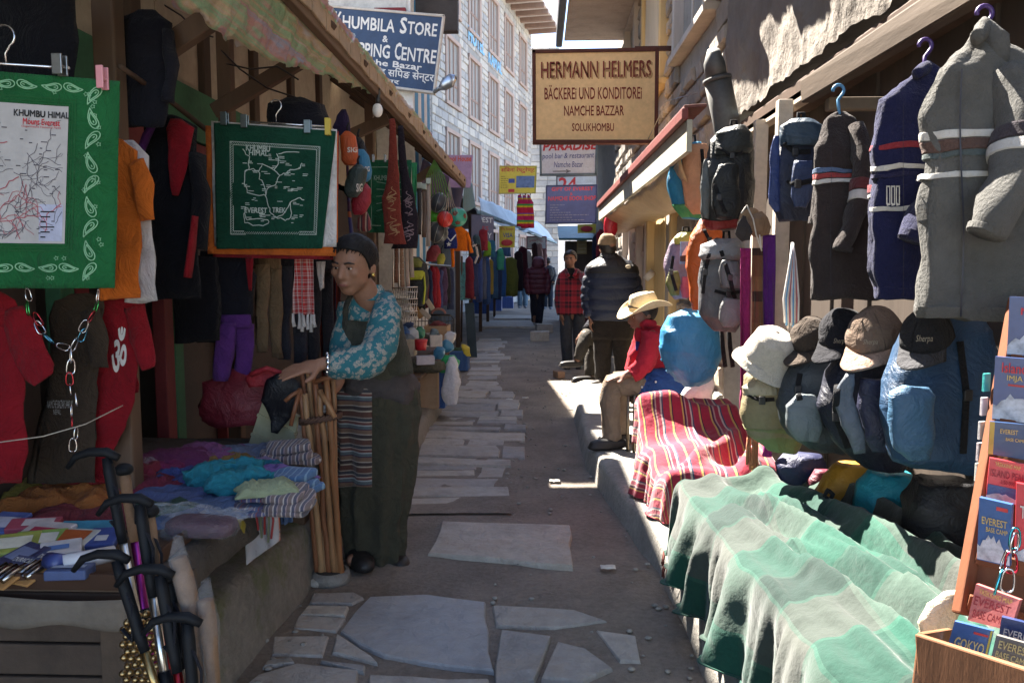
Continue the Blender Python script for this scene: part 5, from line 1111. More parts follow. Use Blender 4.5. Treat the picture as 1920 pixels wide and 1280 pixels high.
for d in ((-.2, -1, .35), (.1, -.95, -.8), (.9, -.6, .1), (-.9, -.5, -.1), (.2, -.4, 1)):
    n = Vector(d).normalized(); u = n.orthogonal().normalized(); v = n.cross(u); MB().add([c+(n+(u*math.cos(k*1.2566)+v*math.sin(k*1.2566))*.3).normalized()*q*1.012 for k in range(5)]+[c+n*q*1.02], [(k, (k+1) % 5, 5) for k in range(5)]).build('patch', surf((.18, .06, .04), .5), t, smooth=False)
tag(soft('plastic_bag', [(812, 394, 6), (816, 404, 14), (814, 416, 10)], 7.4, plastic((.08, .40, .03)), None, .7, .01, 3), 'bright green plastic bag between the balls', 'bag')
nt_ = thing('ball_net', 'green string net holding the balls', 'net', P(825, 455, 7.25))
for i in range(9):
    x = 797+i*6; MB().tube([P(814, 300, 7.2), P(800+i*4, 330, 7.2), P(x, 362+abs(i-4)*3, 7.12)], .005, 4).build('cord', surf((.10, .22, .05), .8), nt_)
for i in range(5): MB().tube([P(842, 340, 7.2), P(838+i*3, 380, 7.1), P(835+i*6, 400, 7.0)], .003, 4).build('cord', surf((.4, .3, .22), .8), nt_)
# wire rack
rk = thing('wire_rack', 'white wire display rack standing behind the woman', 'rack', P(758, 610, 6.0)); mWi = metal((.55, .5, .45), .4)
for j, y in enumerate((540, 549, 562, 572, 585, 596)): MB().tube([P(735, y, 6.0), P(783, y-2, 6.0)], .005, 5).build('wire', mWi, rk)
for i in range(12):
    for y0, y1 in ((541, 560), (563, 582), (586, 604)): x = 736+i*4.2; MB().tube([P(x, y0, 6.0), P(x-2, y1, 5.95)], .004, 4).build('wire', mWi, rk)
for x in (737, 748): MB().tube([P(x, 430, 6.2), P(x, 545, 6.1)], .007, 5).build('upright', mWi, rk)
for i in range(9): MB().tube([P(737, 440+i*11, 6.2), P(757, 438+i*11, 6.2)], .004, 4).build('wire', mWi, rk)
# yellow and black rucksack
yp = thing('rucksack', 'black rucksack with lime yellow panels hanging at the middle left stall', 'bag', P(783, 575, 7)); soft('body', [(778, 482, 8), (782, 495, 17), (784, 530, 19), (784, 560, 17), (782, 574, 10)], 7, nylon((.02, .022, .025)), yp, .7, .01, 2)
soft('lid', [(776, 484, 9), (778, 490, 15), (778, 500, 12)], 6.94, nylon((.16, .17, .03)), yp, .7, .008); soft('pocket', [(781, 508, 13), (779, 518, 15), (778, 524, 12)], 6.9, nylon((.38, .40, .03)), yp, .5, .006); ptube('panel', [(795, 510, 6.93, 3), (797, 540, 6.92, 4), (794, 570, 6.92, 4)], nylon((.38, .40, .03)), yp, 8, .5)
# garments on rails, middle and far
def garment(label, x, y0, y1, w_, Y, col, mat=None, name='hanging_garment', cat='garment', group='garments on the far left rails', amp=.03):
    return tag(soft(name, [(x, y0, w_*.35), (x, y0+(y1-y0)*.08, w_*.95), (x+1, y0+(y1-y0)*.5, w_), (x, y1, w_*1.05)], Y, mat or fab(col), None, .5, .02, x, 16, sub=3, fold=.18, nfold=4), label, cat, group)
for i, (x, c, n) in enumerate(((790, (.03, .03, .03), 'black'), (797, (.12, .02, .03), 'dark red'), (804, (.02, .03, .07), 'navy'), (811, (.22, .015, .03), 'crimson'), (818, (.35, .03, .04), 'bright red'), (824, (.05, .06, .16), 'royal blue'), (831, (.10, .06, .12), 'plum'), (838, (.03, .03, .035), 'charcoal'), (845, (.04, .05, .10), 'dark blue'))):
    garment(n+' shirt on the crowded rail behind the rucksack', x, 498+(i % 3)*3, 580-(i % 4)*4, 6, 8.4+.12*i, c, group='shirts on the crowded rail')
tag(MB().tube([P(760, 492, 8.0), P(850, 500, 9.4)], .012, 6).build('clothes_rail', metal((.3, .3, .3))), 'thin steel rail carrying the crowded shirts', 'rail')
sf = thing('flag_shirt', 'navy flag patterned shirt with white star and stripe', 'shirt', P(845, 466, 8.2)); soft('body', [(847, 428, 5), (845, 436, 11), (845, 466, 12)], 8.2, fab((.02, .03, .14)), sf, .4, .008)
a = P(842, 458, 8.1); MB().add([a+Vector((.028*math.sin(k*.6283)*(1 if k % 2 == 0 else .42), -.02, .028*math.cos(k*.6283)*(1 if k % 2 == 0 else .42))) for k in range(10)], [tuple(range(9, -1, -1))]).build('star', surf((.65, .65, .65)), sf, smooth=False)
for s_ in (-1, 1): MB().bar(P(845+s_*10, 440, 8.12), P(845, 452, 8.08), .012, .006, (0, 1, 0)).build('stripe', surf((.6, .58, .58)), sf, smooth=False)
coat('jacket', 'bright orange jacket hanging past the balls', 'jacket', 8.6, [(860, 425, 5), (862, 434, 14), (862, 470, 14)], [[(876, 436, 8.6, 5), (880, 455, 8.6, 5), (884, 474, 8.6, 5)], [(850, 440, 8.6, 5), (848, 470, 8.6, 5), (850, 500, 8.6, 4)]], fab((.60, .13, .01)), .4)
sack('red patterned cap bunch below the grey basketballs', [(815, 460, 6), (814, 472, 14), (808, 490, 10)], 7.6, (.25, .03, .04), name='cap_bunch', cat='caps', group=None); sack('yellow and teal pouch below the balls', [(828, 476, 4), (827, 484, 8), (826, 496, 6)], 7.5, (.35, .30, .04), name='pouch', cat='pouch', group=None)
for i, (x, c, n) in enumerate(((890, (.5, .42, .38), 'pale'), (896, (.03, .02, .02), 'black'))):
    tag(ptube('hanging_strap', [(x-4, 462, 9.6, 2), (x+2, 458, 9.6, 2), (x+6, 480, 9.6, 2), (x, 494, 9.6, 2)], fab(c), None, 6, .4), n+' looped strap hanging above the teal towel', 'strap')
tw = thing('towel_stand', 'teal patterned towel hung on a thin pole stand in the street', 'towel stand', G(866, 640)); Yt = 13.6
f = hang((853, 492), (882, 491), (882, 562), (855, 563), Yt, .01, 1.4, 1); cloth('towel', f, floral((.10, .30, .30), (.06, .16, .18), (.14, .34, .34), 12), tw); MB().tube([P(866, 480, Yt), P(866, 565, Yt+.05), G(865, 640)], .02, 6).build('pole', M_lwood2, tw); hook(866, 481, Yt, tw, .04)
for i, (x, c, n) in enumerate(((885, (.55, .5, .48), 'white'), (888, (.5, .25, .2), 'salmon'))): tag(cloth('towel', hang((x, 492), (x+3, 492), (x+4, 561), (x+1, 561), 13.7, .01, .6, i), fab(c), None, 4, 8), n+' towel edge just right of the teal towel', 'towel')
tag(MB().bar(P(880, 568, 12.2)+Vector((0, 0, 0)), Vector((P(886, 614, 12.2).x, 12.2, .02)), .14, .02, (0, 1, 0)).build('leaning_board', surf((.03, .05, .06), .6), smooth=False), 'dark board leaning below the teal towel', 'board')
# boxes and bits on the middle stall
TB = thing('stall_table', 'plank table of the middle left stall crowded with boxes', 'table', (-1.45, 7.8, .14))
for k in range(5): MB().box((-1.08-.19*k, 7.9, .47), (.18, 2.6, .03)).build('plank', M_lwood, TB, smooth=False, bev=.004)
for x in (-1.06, -1.9):
    for yy in (6.7, 9.1): MB().box((x, yy, .30), (.06, .06, .32)).build('leg', M_dwood, TB, smooth=False)
mCard = surf((.36, .235, .14), .85, .2, 4, .3)
def obox(name, label, cat, x0, y0, x1, y1, Y, dep, mat, rz=0, fill=None, group='boxes of the middle left stall', wall=.01, ribs=0):
    """open topped box"""
    t = thing(name, label, cat, P((x0+x1)/2, y1, Y), group); a = P(x0, y1, Y); b = P(x1, y0, Y); w_, h_ = b.x-a.x, b.z-a.z; c = Vector(((a.x+b.x)/2, Y+dep/2, a.z)); rot = Matrix.Rotation(rz, 3, 'Z')
    def bx_(n, o, s_): MB().box(c+rot @ Vector(o), s_, rot).build(n, mat, t, smooth=False, bev=.003)
    bx_('side', (0, -dep/2, h_/2), (w_, wall, h_)); bx_('side', (0, dep/2, h_/2), (w_, wall, h_)); bx_('side', (-w_/2, 0, h_/2), (wall, dep-wall, h_-.002)); bx_('side', (w_/2, 0, h_/2), (wall, dep-wall, h_-.002)); bx_('bottom', (0, 0, .01), (w_-wall, dep-wall, .015))
    for k in range(ribs): bx_('rib', (-w_/2+w_*(k+.5)/ribs, -dep/2-.008, h_*.5), (.012, .012, h_*.92))
    if ribs: bx_('rim', (0, -dep/2-.009, h_-.02), (w_, .014, .03))
    if fill: MB().ell(c+Vector((0, 0, h_*.92)), (w_*.42, dep*.42, .05), nu=20, nv=8).jit(.03, 14, x0).build('contents', fill, t)
    return t
obox('cardboard_box', 'tall brown cardboard box nearest behind the woman', 'box', 768, 697, 820, 766, 7.1, .28, mCard, 0, fab((.08, .08, .05)))
obox('plastic_crate', 'blue plastic crate wedged beside the tall cardboard box', 'crate', 820, 692, 833, 765, 7.2, .3, plastic((.02, .09, .30)), 0, None, ribs=2)
wb = thing('plastic_bag', 'crumpled white plastic bag leaning against the blue crate', 'bag', P(846, 756, 7.0)); MB().loft(pxrings([(848, 668, 4), (847, 685, 11), (846, 715, 16), (844, 745, 15), (844, 757, 11)], 7.0, .7, 26, .02, 4, sub=5)).build('bag', surf((.60, .59, .60), .35, .1, 5, .9, 24, .02), wb)
tag(soft('plastic_bag', [(842, 665, 8), (846, 675, 16), (838, 690, 18), (830, 698, 10)], 7.2, plastic((.02, .33, .10)), None, .7, .02, 3), 'green plastic bag on top of the blue crate', 'bag')
cr = obox('plastic_crate', 'blue crate with greens standing in the street below the towel', 'crate', 834, 658, 876, 695, 10.6, .34, plastic((.03, .10, .28)), 0, fab((.04, .07, .03)), ribs=6, group='blue crates')
tag(soft('rubber_glove', [(868, 646, 3), (874, 652, 7), (876, 662, 6), (880, 668, 3)], 10.4, plastic((.55, .45, .05)), None, .6, .015, 2), 'yellow rag lying on the rim of the blue street crate', 'rag')
tag(soft('netting_roll', [(780, 672, 6), (800, 678, 30), (802, 690, 34), (798, 700, 20)], 7.0, surf((.10, .09, .06), .9, .6, 40, .9, 70, .02), None, .7, .015, 5), 'olive netting bundle on the tall cardboard box', 'netting')
tag(pbox('paper_parcel', 778, 668, 812, 684, 6.85, .1, surf((.45, .43, .45), .7), None, .3), 'grey paper parcel stuck in the netting bundle', 'parcel')
obox('carton', 'white carton left of the red tub', 'box', 752, 636, 776, 668, 7.2, .16, surf((.42, .36, .28), .8), 0, fab((.2, .25, .3)))
rt = thing('plastic_tub', 'small red plastic tub among the boxes', 'tub', P(789, 658, 7.25)); MB().loft(pxrings([(789, 637, 12.5), (789, 656, 10)], 7.25, 1, 20, pw=1)).build('tub', plastic((.5, .02, .03)), rt); MB().loft(pxrings([(789, 636, 13.2), (789, 640, 13)], 7.25, 1, 20, pw=1)).build('rim', plastic((.52, .03, .04)), rt)
obox('carton', 'white shallow carton right of the red tub', 'box', 798, 628, 820, 650, 7.6, .3, surf((.5, .46, .42), .8), .3, fab((.15, .2, .22)))
obox('cardboard_box', 'brown cardboard box at the back of the boxes', 'box', 796, 611, 838, 638, 8.3, .3, mCard, 0, fab((.2, .05, .05)))
for i, (x, y, c, l) in enumerate(((758, 622, (.03, .10, .28), 'blue crumpled packet left of the boxes'), (772, 626, (.35, .40, .46), 'silver blue packet among the boxes'), (786, 622, (.03, .20, .12), 'green packet among the boxes'), (824, 660, (.06, .22, .36), 'sky blue paper over the boxes'), (838, 648, (.05, .2, .32), 'blue paper corner at the stall edge'), (844, 630, (.55, .52, .5), 'white crumpled paper at the stall edge'), (765, 612, (.05, .09, .22), 'dark blue packet by the wire rack'))):
    tag(soft('packet', [(x, y-10, 4), (x+1, y-4, 10), (x, y+6, 11), (x-1, y+12, 6)], 7.3+.1*i, plastic(c, .3), None, .8, .025, i*3), l, 'packet', 'packets on the middle stall')
bk = thing('wire_basket', 'dark wire mesh basket lying behind the boxes', 'basket', P(812, 640, 9)); mWb = metal((.12, .11, .10), .5)
for i in range(13): MB().tube([P(772+i*6.3, 592, 8.9), P(772+i*6.3, 612, 8.8), P(772+i*6.3, 636, 8.8)], .004, 4).build('wire', mWb, bk)
for y in (592, 602, 612, 622, 634): MB().tube([P(770, y, 8.85), P(850, y, 8.85)], .004, 4).build('wire', mWb, bk)
MB().tube([P(770, 590, 8.9), P(844, 590, 8.9), P(851, 598, 8.85), P(851, 640, 8.8)], .011, 6).build('rim', mWb, bk)
for i, (a, b, c, l) in enumerate((((770, 560), (790, 596), (.32, .18, .08), 'wooden spatula shape leaning on the stall'), ((800, 562), (812, 580), (.45, .36, .26), 'pale wooden slat leaning on the stall'), ((788, 580), (806, 596), (.4, .34, .28), 'pale wooden handle lying on the stall'))):
    tag(MB().bar(P(*a, 7.8), P(*b, 7.8), .05, .02, (0, 1, 0)).build('cooking_paddle', wood(c), smooth=False, bev=.008), l, 'wood')
tag(MB().tube([P(822+13*math.cos(k/8*3.1416), 588-9*math.sin(k/8*3.1416), 8.2) for k in range(9)], .012, 8).build('handle_hoop', surf((.30, .13, .10), .7)), 'pinkish brown hoop handle above the boxes', 'handle')
# ================================================================ LEFT STALLS, FAR
fs_ = thing('stall_row', 'dark row of far stalls with posts below the pale tarpaulin', 'stall', (-1.9, 17, 0))
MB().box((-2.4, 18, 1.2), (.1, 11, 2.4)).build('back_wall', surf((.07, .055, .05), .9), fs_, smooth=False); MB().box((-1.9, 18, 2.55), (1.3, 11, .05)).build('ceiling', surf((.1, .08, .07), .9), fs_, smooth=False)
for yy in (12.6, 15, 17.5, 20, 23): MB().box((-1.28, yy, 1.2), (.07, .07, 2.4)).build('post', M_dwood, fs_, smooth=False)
def tarp(name, label, pts, mat, nu=40, nv=12, wr=.05):
    q = quad(*pts); return tag(MB().grid(lambda u, v: (lambda p: p+noise.noise_vector(p*1.3)*wr+Vector((0, 0, -.12*math.sin(u*3.14*4)**2*(1-v)*v*2)))(q(u, v)), nu, nv).build(name, mat, sol=.004), label, 'tarpaulin')
tarp('tarpaulin', 'pale bluish tarpaulin roof over the far left stalls', [P(905, 412, 14.5), P(1042, 452, 25), P(1010, 418, 26), P(898, 370, 15.2)], surf((.48, .53, .56), .5, .25, 2))
tarp('tarpaulin', 'grey blue tarpaulin corner at the end of the wooden awning', [P(870, 400, 10.5), P(896, 385, 11), P(890, 345, 11), P(874, 335, 10.2)], surf((.12, .22, .27), .6, .2), 16, 10)
tarp('tarpaulin', 'dark violet tarpaulin slung under the end of the awning', [P(780, 360, 9.0), P(866, 398, 11.2), P(872, 352, 11.2), P(792, 300, 9.2)], surf((.07, .05, .10), .6, .3), 20, 12)
tag(MB().bar(P(898, 398, 14.6), P(1042, 455, 25.2), .08, .06).build('eave_pole', surf((.2, .3, .34), .7), smooth=False), 'thin pale pole along the edge of the far tarpaulin', 'pole')
far = [(880, 480, 560, 7, 12.0, (.16, .02, .03), 'dark red shirt'), (888, 470, 556, 7, 13.6, (.03, .04, .10), 'navy jacket'), (898, 478, 566, 6, 14.2, (.05, .08, .22), 'blue trousers'), (905, 470, 560, 6, 14.8, (.10, .11, .16), 'grey trousers'), (912, 482, 570, 6, 15.2, (.04, .08, .2), 'jeans'), (919, 486, 552, 5, 15.8, (.32, .22, .05), 'mustard shirt'), (926, 470, 560, 6, 16.2, (.04, .10, .2), 'steel blue jacket'), (934, 468, 562, 6, 16.8, (.03, .05, .12), 'dark denim jacket'), (942, 476, 556, 6, 17.4, (.03, .10, .30), 'bright blue bag'), (956, 482, 555, 12, 17.8, (.11, .12, .03), 'olive green rug'), (972, 470, 545, 8, 19.5, (.03, .02, .025), 'black jacket'), (980, 462, 540, 8, 20.5, (.08, .02, .03), 'maroon coat'), (990, 470, 520, 6, 21.5, (.5, .48, .46), 'white bag')]
for x, y0, y1, w_, Y, c, n in far: garment(n+' hanging at the far left stalls', x, y0, y1, w_, Y, c)
for x, y0, y1, w_, Y, c, n in ((905, 430, 470, 8, 13.2, (.20, .02, .03), 'red top'), (914, 452, 480, 6, 14.4, (.16, .30, .03), 'lime green top'), (922, 450, 482, 6, 14.6, (.03, .12, .2), 'teal blue top'), (938, 466, 505, 6, 15.5, (.04, .24, .16), 'jade green bag'), (894, 440, 480, 7, 12.6, (.05, .08, .09), 'dark teal vest'), (948, 450, 480, 8, 18, (.08, .18, .42), 'bright blue cloth'), (1010, 455, 505, 7, 22, (.28, .16, .14), 'brown pink shawl'), (1018, 460, 500, 6, 22.5, (.2, .1, .1), 'dusky red shawl'), (1002, 455, 500, 5, 21.5, (.06, .03, .03), 'dark brown shawl')):
    garment(n+' hung high at the far left stalls', x, y0, y1, w_, Y, c, group='tops hung high at the far left stalls')
for i, (x, c, n) in enumerate(((1000, 0, 'left'), (978, 0, 'middle'), (988, 0, 'right'))):
    x = 974+i*9; t = thing('woven_bag', n+' one of three red and yellow woven bags hanging high over the street', 'bag', P(x, 430, 15), 'woven bags hanging high')
    soft('body', [(x, 366, 2), (x+1, 380, 6), (x+2, 405, 7), (x+2, 428-4*(i == 0), 7)], 15, stripes([(1, (.5, .02, .06)), (.3, (.55, .45, .02)), (.3, (.05, .3, .08)), (.8, (.45, .02, .10)), (.3, (.6, .3, .02)), (.2, (.1, .05, .3))], .3, 'Z'), t, .5, .02, i); MB().tube([P(x+2, 366, 15), P(x+4, 350, 15)], .01, 5).build('cord', surf((.1, .05, .1)), t)
for i, (x0, x1, y0, y1, Y, l) in enumerate(((886, 912, 561, 588, 23, 'left of three blue tubs below the far rails'), (915, 940, 559, 583, 24.2, 'middle of three blue tubs below the far rails'), (942, 962, 557, 578, 25.3, 'right of three blue tubs below the far rails'))):
    obox('blue_tub', l, 'tub', x0, y0, x1, y1, Y, .5, plastic((.02, .07, .26), .3), 0, fab((.02, .05, .16)), ribs=4, group='blue tubs at the far stalls')
# ================================================================ RIGHT STALL
def cut(spec, ya, yb, k=1.04):
    """part of a ring list between two pixel rows, slightly larger"""
    sp = [tuple(t)+(0,)*(4-len(t)) for t in spec]
    def at(y):
        for a, b in zip(sp, sp[1:]):
            if a[1] <= y <= b[1]: t = (y-a[1])/(b[1]-a[1]); return tuple(p*(1-t)+q*t for p, q in zip(a, b))
        return sp[-1]
    return [(c[0], c[1], c[2]*k, c[3]) for c in (at(ya), at((ya+yb)/2), at(yb))]
def seg(pts, t0, t1, k=1.08):
    def at(t):
        t *= len(pts)-1; i = min(int(t), len(pts)-2); u = t-i; return tuple(a*(1-u)+b*u for a, b in zip(pts[i], pts[i+1]))
    return [(p[0], p[1], p[2], p[3]*k) for p in (at(t0), at((t0+t1)/2), at(t1))]
def sweater(label, Y, body, sleeves, col, bands, sbands, zipx, hook_xy, hookmat, seed=0, collar=None):
    body = [(b_[0], b_[1], b_[2]*(1.34 if i > 1 else 1.1)) for i, b_ in enumerate(body)]; sleeves = [[(q_[0], q_[1], q_[2], q_[3]*1.35) for q_ in s_] for s_ in sleeves]
    t = thing('wool_sweater', label, 'sweater', P(body[-1][0], body[-1][1], Y), 'wool sweaters hanging from the beam'); m = fab(col, .3, 1)
    b = soft('body', body, Y, m, t, .42, .016, seed, 34, fold=.05, nfold=7, sub=6); soft('hem', cut(body, body[-1][1]-24, body[-1][1], 1.02), Y, m, t, .42, .016, seed, 34)
    for ya, yb, c in bands: soft('stripe', cut(body, ya, yb, 1.045), Y, fab(c, .2, 1), t, .44, .012, seed, 34)
    for i, s_ in enumerate(sleeves):
        ptube('sleeve', s_, m, t, 18, .8, .014, seed+i)
        ptube('cuff', seg(s_, .93, 1, 1.04), m, t, 18, .85)
        for (k, t0, t1, c) in sbands:
            if k == i: ptube('stripe', seg(s_, t0, t1, 1.06), fab(c, .2, 1), t, 18, .82, .008, seed+i)
    if collar: ptube('hood', collar, m, t, 16, .8, .012, seed+5)
    fz = onto(b, zipx[0]-3, body[1][1]+46, zipx[1]+3, body[-1][1]-4, Y, .014); m2 = MB(); line2(m2, fz, [(.5+.3*math.sin(k*.5), 1-k/14) for k in range(15)], .3, 22); m2.build('zip', surf((.03, .03, .04), .5), t)
    x, y = hook_xy; c = P(x, y, Y+.02); pts = [c+Vector((.018*math.cos(R(a)), 0, .018*math.sin(R(a)))) for a in range(190, -41, -23)]+[c+Vector((0, 0, -.03)), P(body[0][0]-4, body[0][1]+12, Y)]
    MB().tube(pts, .0055, 8).build('hanger', hookmat, t); return t, b
mPurp = plastic((.06, .03, .14)); cW_ = (.55, .53, .5)
sweater('grey hooded wool sweater nearest at the right picture edge', 1.95, [(1846, 60, 16), (1850, 84, 36), (1845, 130, 58), (1842, 220, 70), (1842, 350, 76), (1832, 480, 74), (1822, 585, 70), (1820, 598, 66)],
        [[(1895, 130, 1.9, 28), (1915, 230, 1.86, 36), (1900, 330, 1.82, 36), (1868, 400, 1.8, 32), (1845, 440, 1.8, 26)], [(1795, 180, 2.02, 18), (1780, 320, 2.05, 22), (1772, 470, 2.06, 20), (1770, 575, 2.06, 15)]], (.10, .098, .092),
        [(248, 262, cW_), (264, 286, (.10, .06, .05)), (288, 298, (.08, .10, .10)), (326, 336, cW_)], [(0, .30, .36, (.05, .04, .05)), (0, .37, .42, cW_)], (1812, 1795), (1846, 26), mPurp, 1, [(1826, 70, 1.9, 14), (1845, 56, 1.95, 17), (1872, 74, 1.93, 16), (1880, 120, 1.92, 12)])
t, b = sweater('navy wool sweater with red and white bands in the middle', 2.3, [(1736, 127, 12), (1738, 148, 32), (1726, 190, 52), (1720, 280, 58), (1718, 400, 56), (1712, 500, 52), (1710, 562, 48)],
        [[(1768, 175, 2.26, 20), (1784, 260, 2.22, 25), (1775, 330, 2.2, 26), (1735, 400, 2.18, 24), (1705, 450, 2.18, 18)], [(1682, 205, 2.36, 14), (1662, 280, 2.38, 16), (1648, 360, 2.4, 18), (1650, 410, 2.4, 15)]], (.012, .014, .055),
        [(272, 282, (.25, .03, .04)), (312, 322, cW_), (330, 337, (.02, .02, .06)), (392, 400, cW_)], [(0, .36, .44, (.22, .03, .04)), (0, .45, .51, cW_), (1, .62, .68, (.2, .03, .04)), (1, .69, .73, cW_)], (1698, 1690), (1735, 86), mPurp, 2, [(1715, 140, 2.26, 11), (1738, 124, 2.3, 13), (1758, 142, 2.28, 12)])
fz = onto(b, 1660, 340, 1688, 388, 2.3, .012)
for i in range(3):
    m = MB(); line2(m, fz, [(.1+.32*i, .1), (.3+.32*i, .1), (.3+.32*i, .8), (.1+.32*i, .8), (.1+.32*i, .1)], .08, .6); m.build('pattern', fab(cW_), t)
sweater('dark brown wool sweater farthest along the beam', 2.7, [(1578, 207, 9), (1578, 222, 24), (1578, 280, 36), (1584, 360, 40), (1588, 450, 46), (1590, 560, 50)], [[(1606, 238, 2.66, 13), (1622, 310, 2.62, 18), (1612, 380, 2.6, 19), (1590, 440, 2.6, 16), (1580, 470, 2.6, 13)], [(1552, 240, 2.76, 9), (1542, 330, 2.8, 12), (1530, 420, 2.82, 12)]], (.035, .026, .024),
        [(318, 326, (.1, .15, .25)), (328, 336, (.3, .05, .05)), (338, 345, cW_)], [(0, .36, .43, (.12, .03, .03)), (0, .44, .50, cW_), (1, .45, .5, cW_)], (1560, 1556), (1572, 170), plastic((.06, .2, .35)), 3)
# backpacks
mStr = fab((.016, .016, .018))
def pack(label, Y, body, col, lid=None, pockets=(), straps=(), dr=.62, seed=0, base_=None, group='backpacks hanging on the right', wr=.013):
    if 'ledge' in group: body = [(b_[0], b_[1], b_[2]*1.14) for b_ in body]
    t = thing('backpack', label, 'backpack', P(body[-1][0], body[-1][1], Y), group); obs = []; b = soft('body', body, Y, nylon(col), t, dr, wr, seed, 28, sub=5)
    obs.append(b)
    if lid: obs.append(soft('lid', lid[0], Y-.04, nylon(lid[1]), t, dr*1.1, wr*.8, seed+1, 24, sub=4))
    for sp, c, dy in pockets: obs.append(soft('pocket', sp, Y-dy, nylon(c), t, .5, wr*.8, seed+2, 22, sub=4))
    if base_: soft('base', cut(body, *base_[0], 1.02), Y, nylon(base_[1]), t, dr*1.02, wr, seed, 28)
    for s_ in straps:
        q_ = [tuple(a*(1-k/6)+c*k/6 for a, c in zip(s0, s1)) for s0, s1 in zip(s_, s_[1:]) for k in range(6)]+[s_[-1]]; ft = onto(obs, 0, 0, 1920, 1280, Y, .006)
        pp = [ft(x/1920, 1-y/1280) for x, y, _ in q_]; MB().tube(pp, .010, 8, .35, side=(1, 0, 0)).build('strap', mStr, t); a = pp[len(pp)//2]; MB().box(a+Vector((0, -.008, 0)), (.024, .01, .032)).build('buckle', plastic((.02, .02, .022)), t, smooth=False, bev=.003)
    x, y = body[0][0], body[0][1]; MB().tube([P(x-6, y+6, Y), P(x-5, y-14, Y), P(x+5, y-14, Y), P(x+6, y+6, Y)], .007, 6).build('haul_loop', mStr, t)
    return t, b
pack('tall navy backpack hanging beside the whitish post', 3.3, [(1502, 226, 18), (1502, 240, 36), (1497, 320, 43), (1495, 390, 41), (1490, 414, 26)], (.012, .018, .04), ([(1502, 225, 20), (1502, 236, 36), (1502, 262, 38), (1500, 274, 32)], (.03, .055, .085)), [([(1505, 300, 14), (1504, 330, 20), (1502, 370, 18), (1500, 388, 12)], (.03, .05, .12), .16), ([(1456, 255, 4), (1452, 300, 9), (1452, 380, 9), (1456, 396, 5)], (.02, .04, .14), .06)], [[(1470, 268, 3.12), (1490, 285, 3.08), (1520, 284, 3.1)], [(1475, 340, 3.12), (1495, 345, 3.05), (1525, 338, 3.1)]], seed=1)
pack('tall black backpack with green trim hanging by the stove pipe', 4.2, [(1376, 240, 18), (1372, 258, 34), (1364, 330, 44), (1362, 390, 46), (1362, 430, 32)], (.013, .014, .015), ([(1382, 238, 18), (1378, 250, 32), (1374, 278, 34), (1370, 290, 28)], (.02, .025, .026)), [([(1366, 310, 18), (1362, 340, 25), (1360, 385, 26), (1362, 410, 18)], (.012, .014, .015), .22), ([(1325, 300, 3), (1322, 340, 8), (1322, 395, 8), (1326, 410, 4)], (.10, .11, .11), .08)], [[(1345, 275, 3.98), (1372, 292, 3.95), (1392, 285, 4.0)], [(1340, 345, 3.9), (1348, 370, 3.88), (1360, 400, 3.9)]], seed=2, base_=((415, 430), (.22, .02, .02)))
pack('peach coloured daypack with blue sides and green base', 5.0, [(1298, 268, 14), (1294, 288, 32), (1290, 340, 36), (1292, 385, 30), (1298, 410, 16)], (.02, .18, .32), None, [([(1312, 272, 12), (1308, 290, 24), (1306, 340, 26), (1308, 385, 22), (1312, 402, 12)], (.50, .26, .15), .14)], [[(1316, 280, 4.78), (1318, 310, 4.74), (1316, 340, 4.76)]], seed=3, base_=((385, 408), (.05, .24, .10)))
pack('small pink and yellow daypack under the peach one', 4.95, [(1286, 440, 12), (1278, 460, 24), (1272, 500, 26), (1272, 545, 20), (1276, 560, 10)], (.22, .16, .22), ([(1290, 438, 14), (1286, 448, 22), (1284, 458, 18)], (.42, .40, .08)), [([(1264, 510, 8), (1262, 530, 14), (1266, 552, 8)], (.14, .14, .04), .14), ([(1286, 520, 6), (1286, 540, 10), (1286, 556, 6)], (.4, .08, .12), .12)], [[(1262, 480, 4.8), (1258, 510, 4.78), (1268, 545, 4.78)]], seed=4)
pack('orange backpack half hidden behind the grey one', 4.6, [(1330, 410, 16), (1326, 440, 30), (1318, 500, 28), (1312, 560, 18), (1308, 580, 10)], (.45, .09, .015), None, [], [[(1320, 430, 4.4), (1330, 450, 4.4), (1345, 470, 4.4)]], seed=5)
pack('grey backpack with black straps hanging above the blue cover', 4.2, [(1362, 448, 16), (1356, 466, 34), (1352, 530, 42), (1354, 590, 38), (1360, 622, 20)], (.10, .10, .108), ([(1362, 447, 18), (1356, 458, 36), (1352, 478, 40), (1350, 486, 34)], (.22, .22, .23)), [([(1372, 560, 14), (1372, 575, 22), (1370, 600, 20), (1368, 612, 12)], (.17, .17, .17), .2), ([(1368, 490, 14), (1368, 510, 20), (1370, 540, 18)], (.12, .12, .125), .2)], [[(1352, 470, 3.98), (1368, 520, 3.93), (1378, 560, 3.95)], [(1340, 545, 3.98), (1365, 552, 3.92), (1392, 545, 3.98)], [(1330, 475, 4.0), (1322, 510, 4.0), (1318, 550, 4.02)]], seed=6)
tg = thing('swing_tag', 'card tag with a mountain picture hanging on the small daypack', 'tag', P(1287, 495, 4.7)); pbox('card', 1275, 453, 1299, 495, 4.7, .006, surf((.10, .22, .4), .5), tg, bev=.001)
a = P(1287, 475, 4.694); MB().add([P(1275, 488, 4.695), P(1299, 488, 4.695), P(1295, 472, 4.695), P(1288, 460, 4.695), P(1280, 474, 4.695)], [(0, 1, 2, 3, 4)]).build('mountain', surf((.5, .52, .55)), tg, smooth=False); MB().add([P(1275, 490, 4.693), P(1299, 490, 4.693), P(1299, 476, 4.693), P(1275, 480, 4.693)], [(0, 1, 2, 3)]).build('dark_slope', surf((.03, .03, .035)), tg, smooth=False)
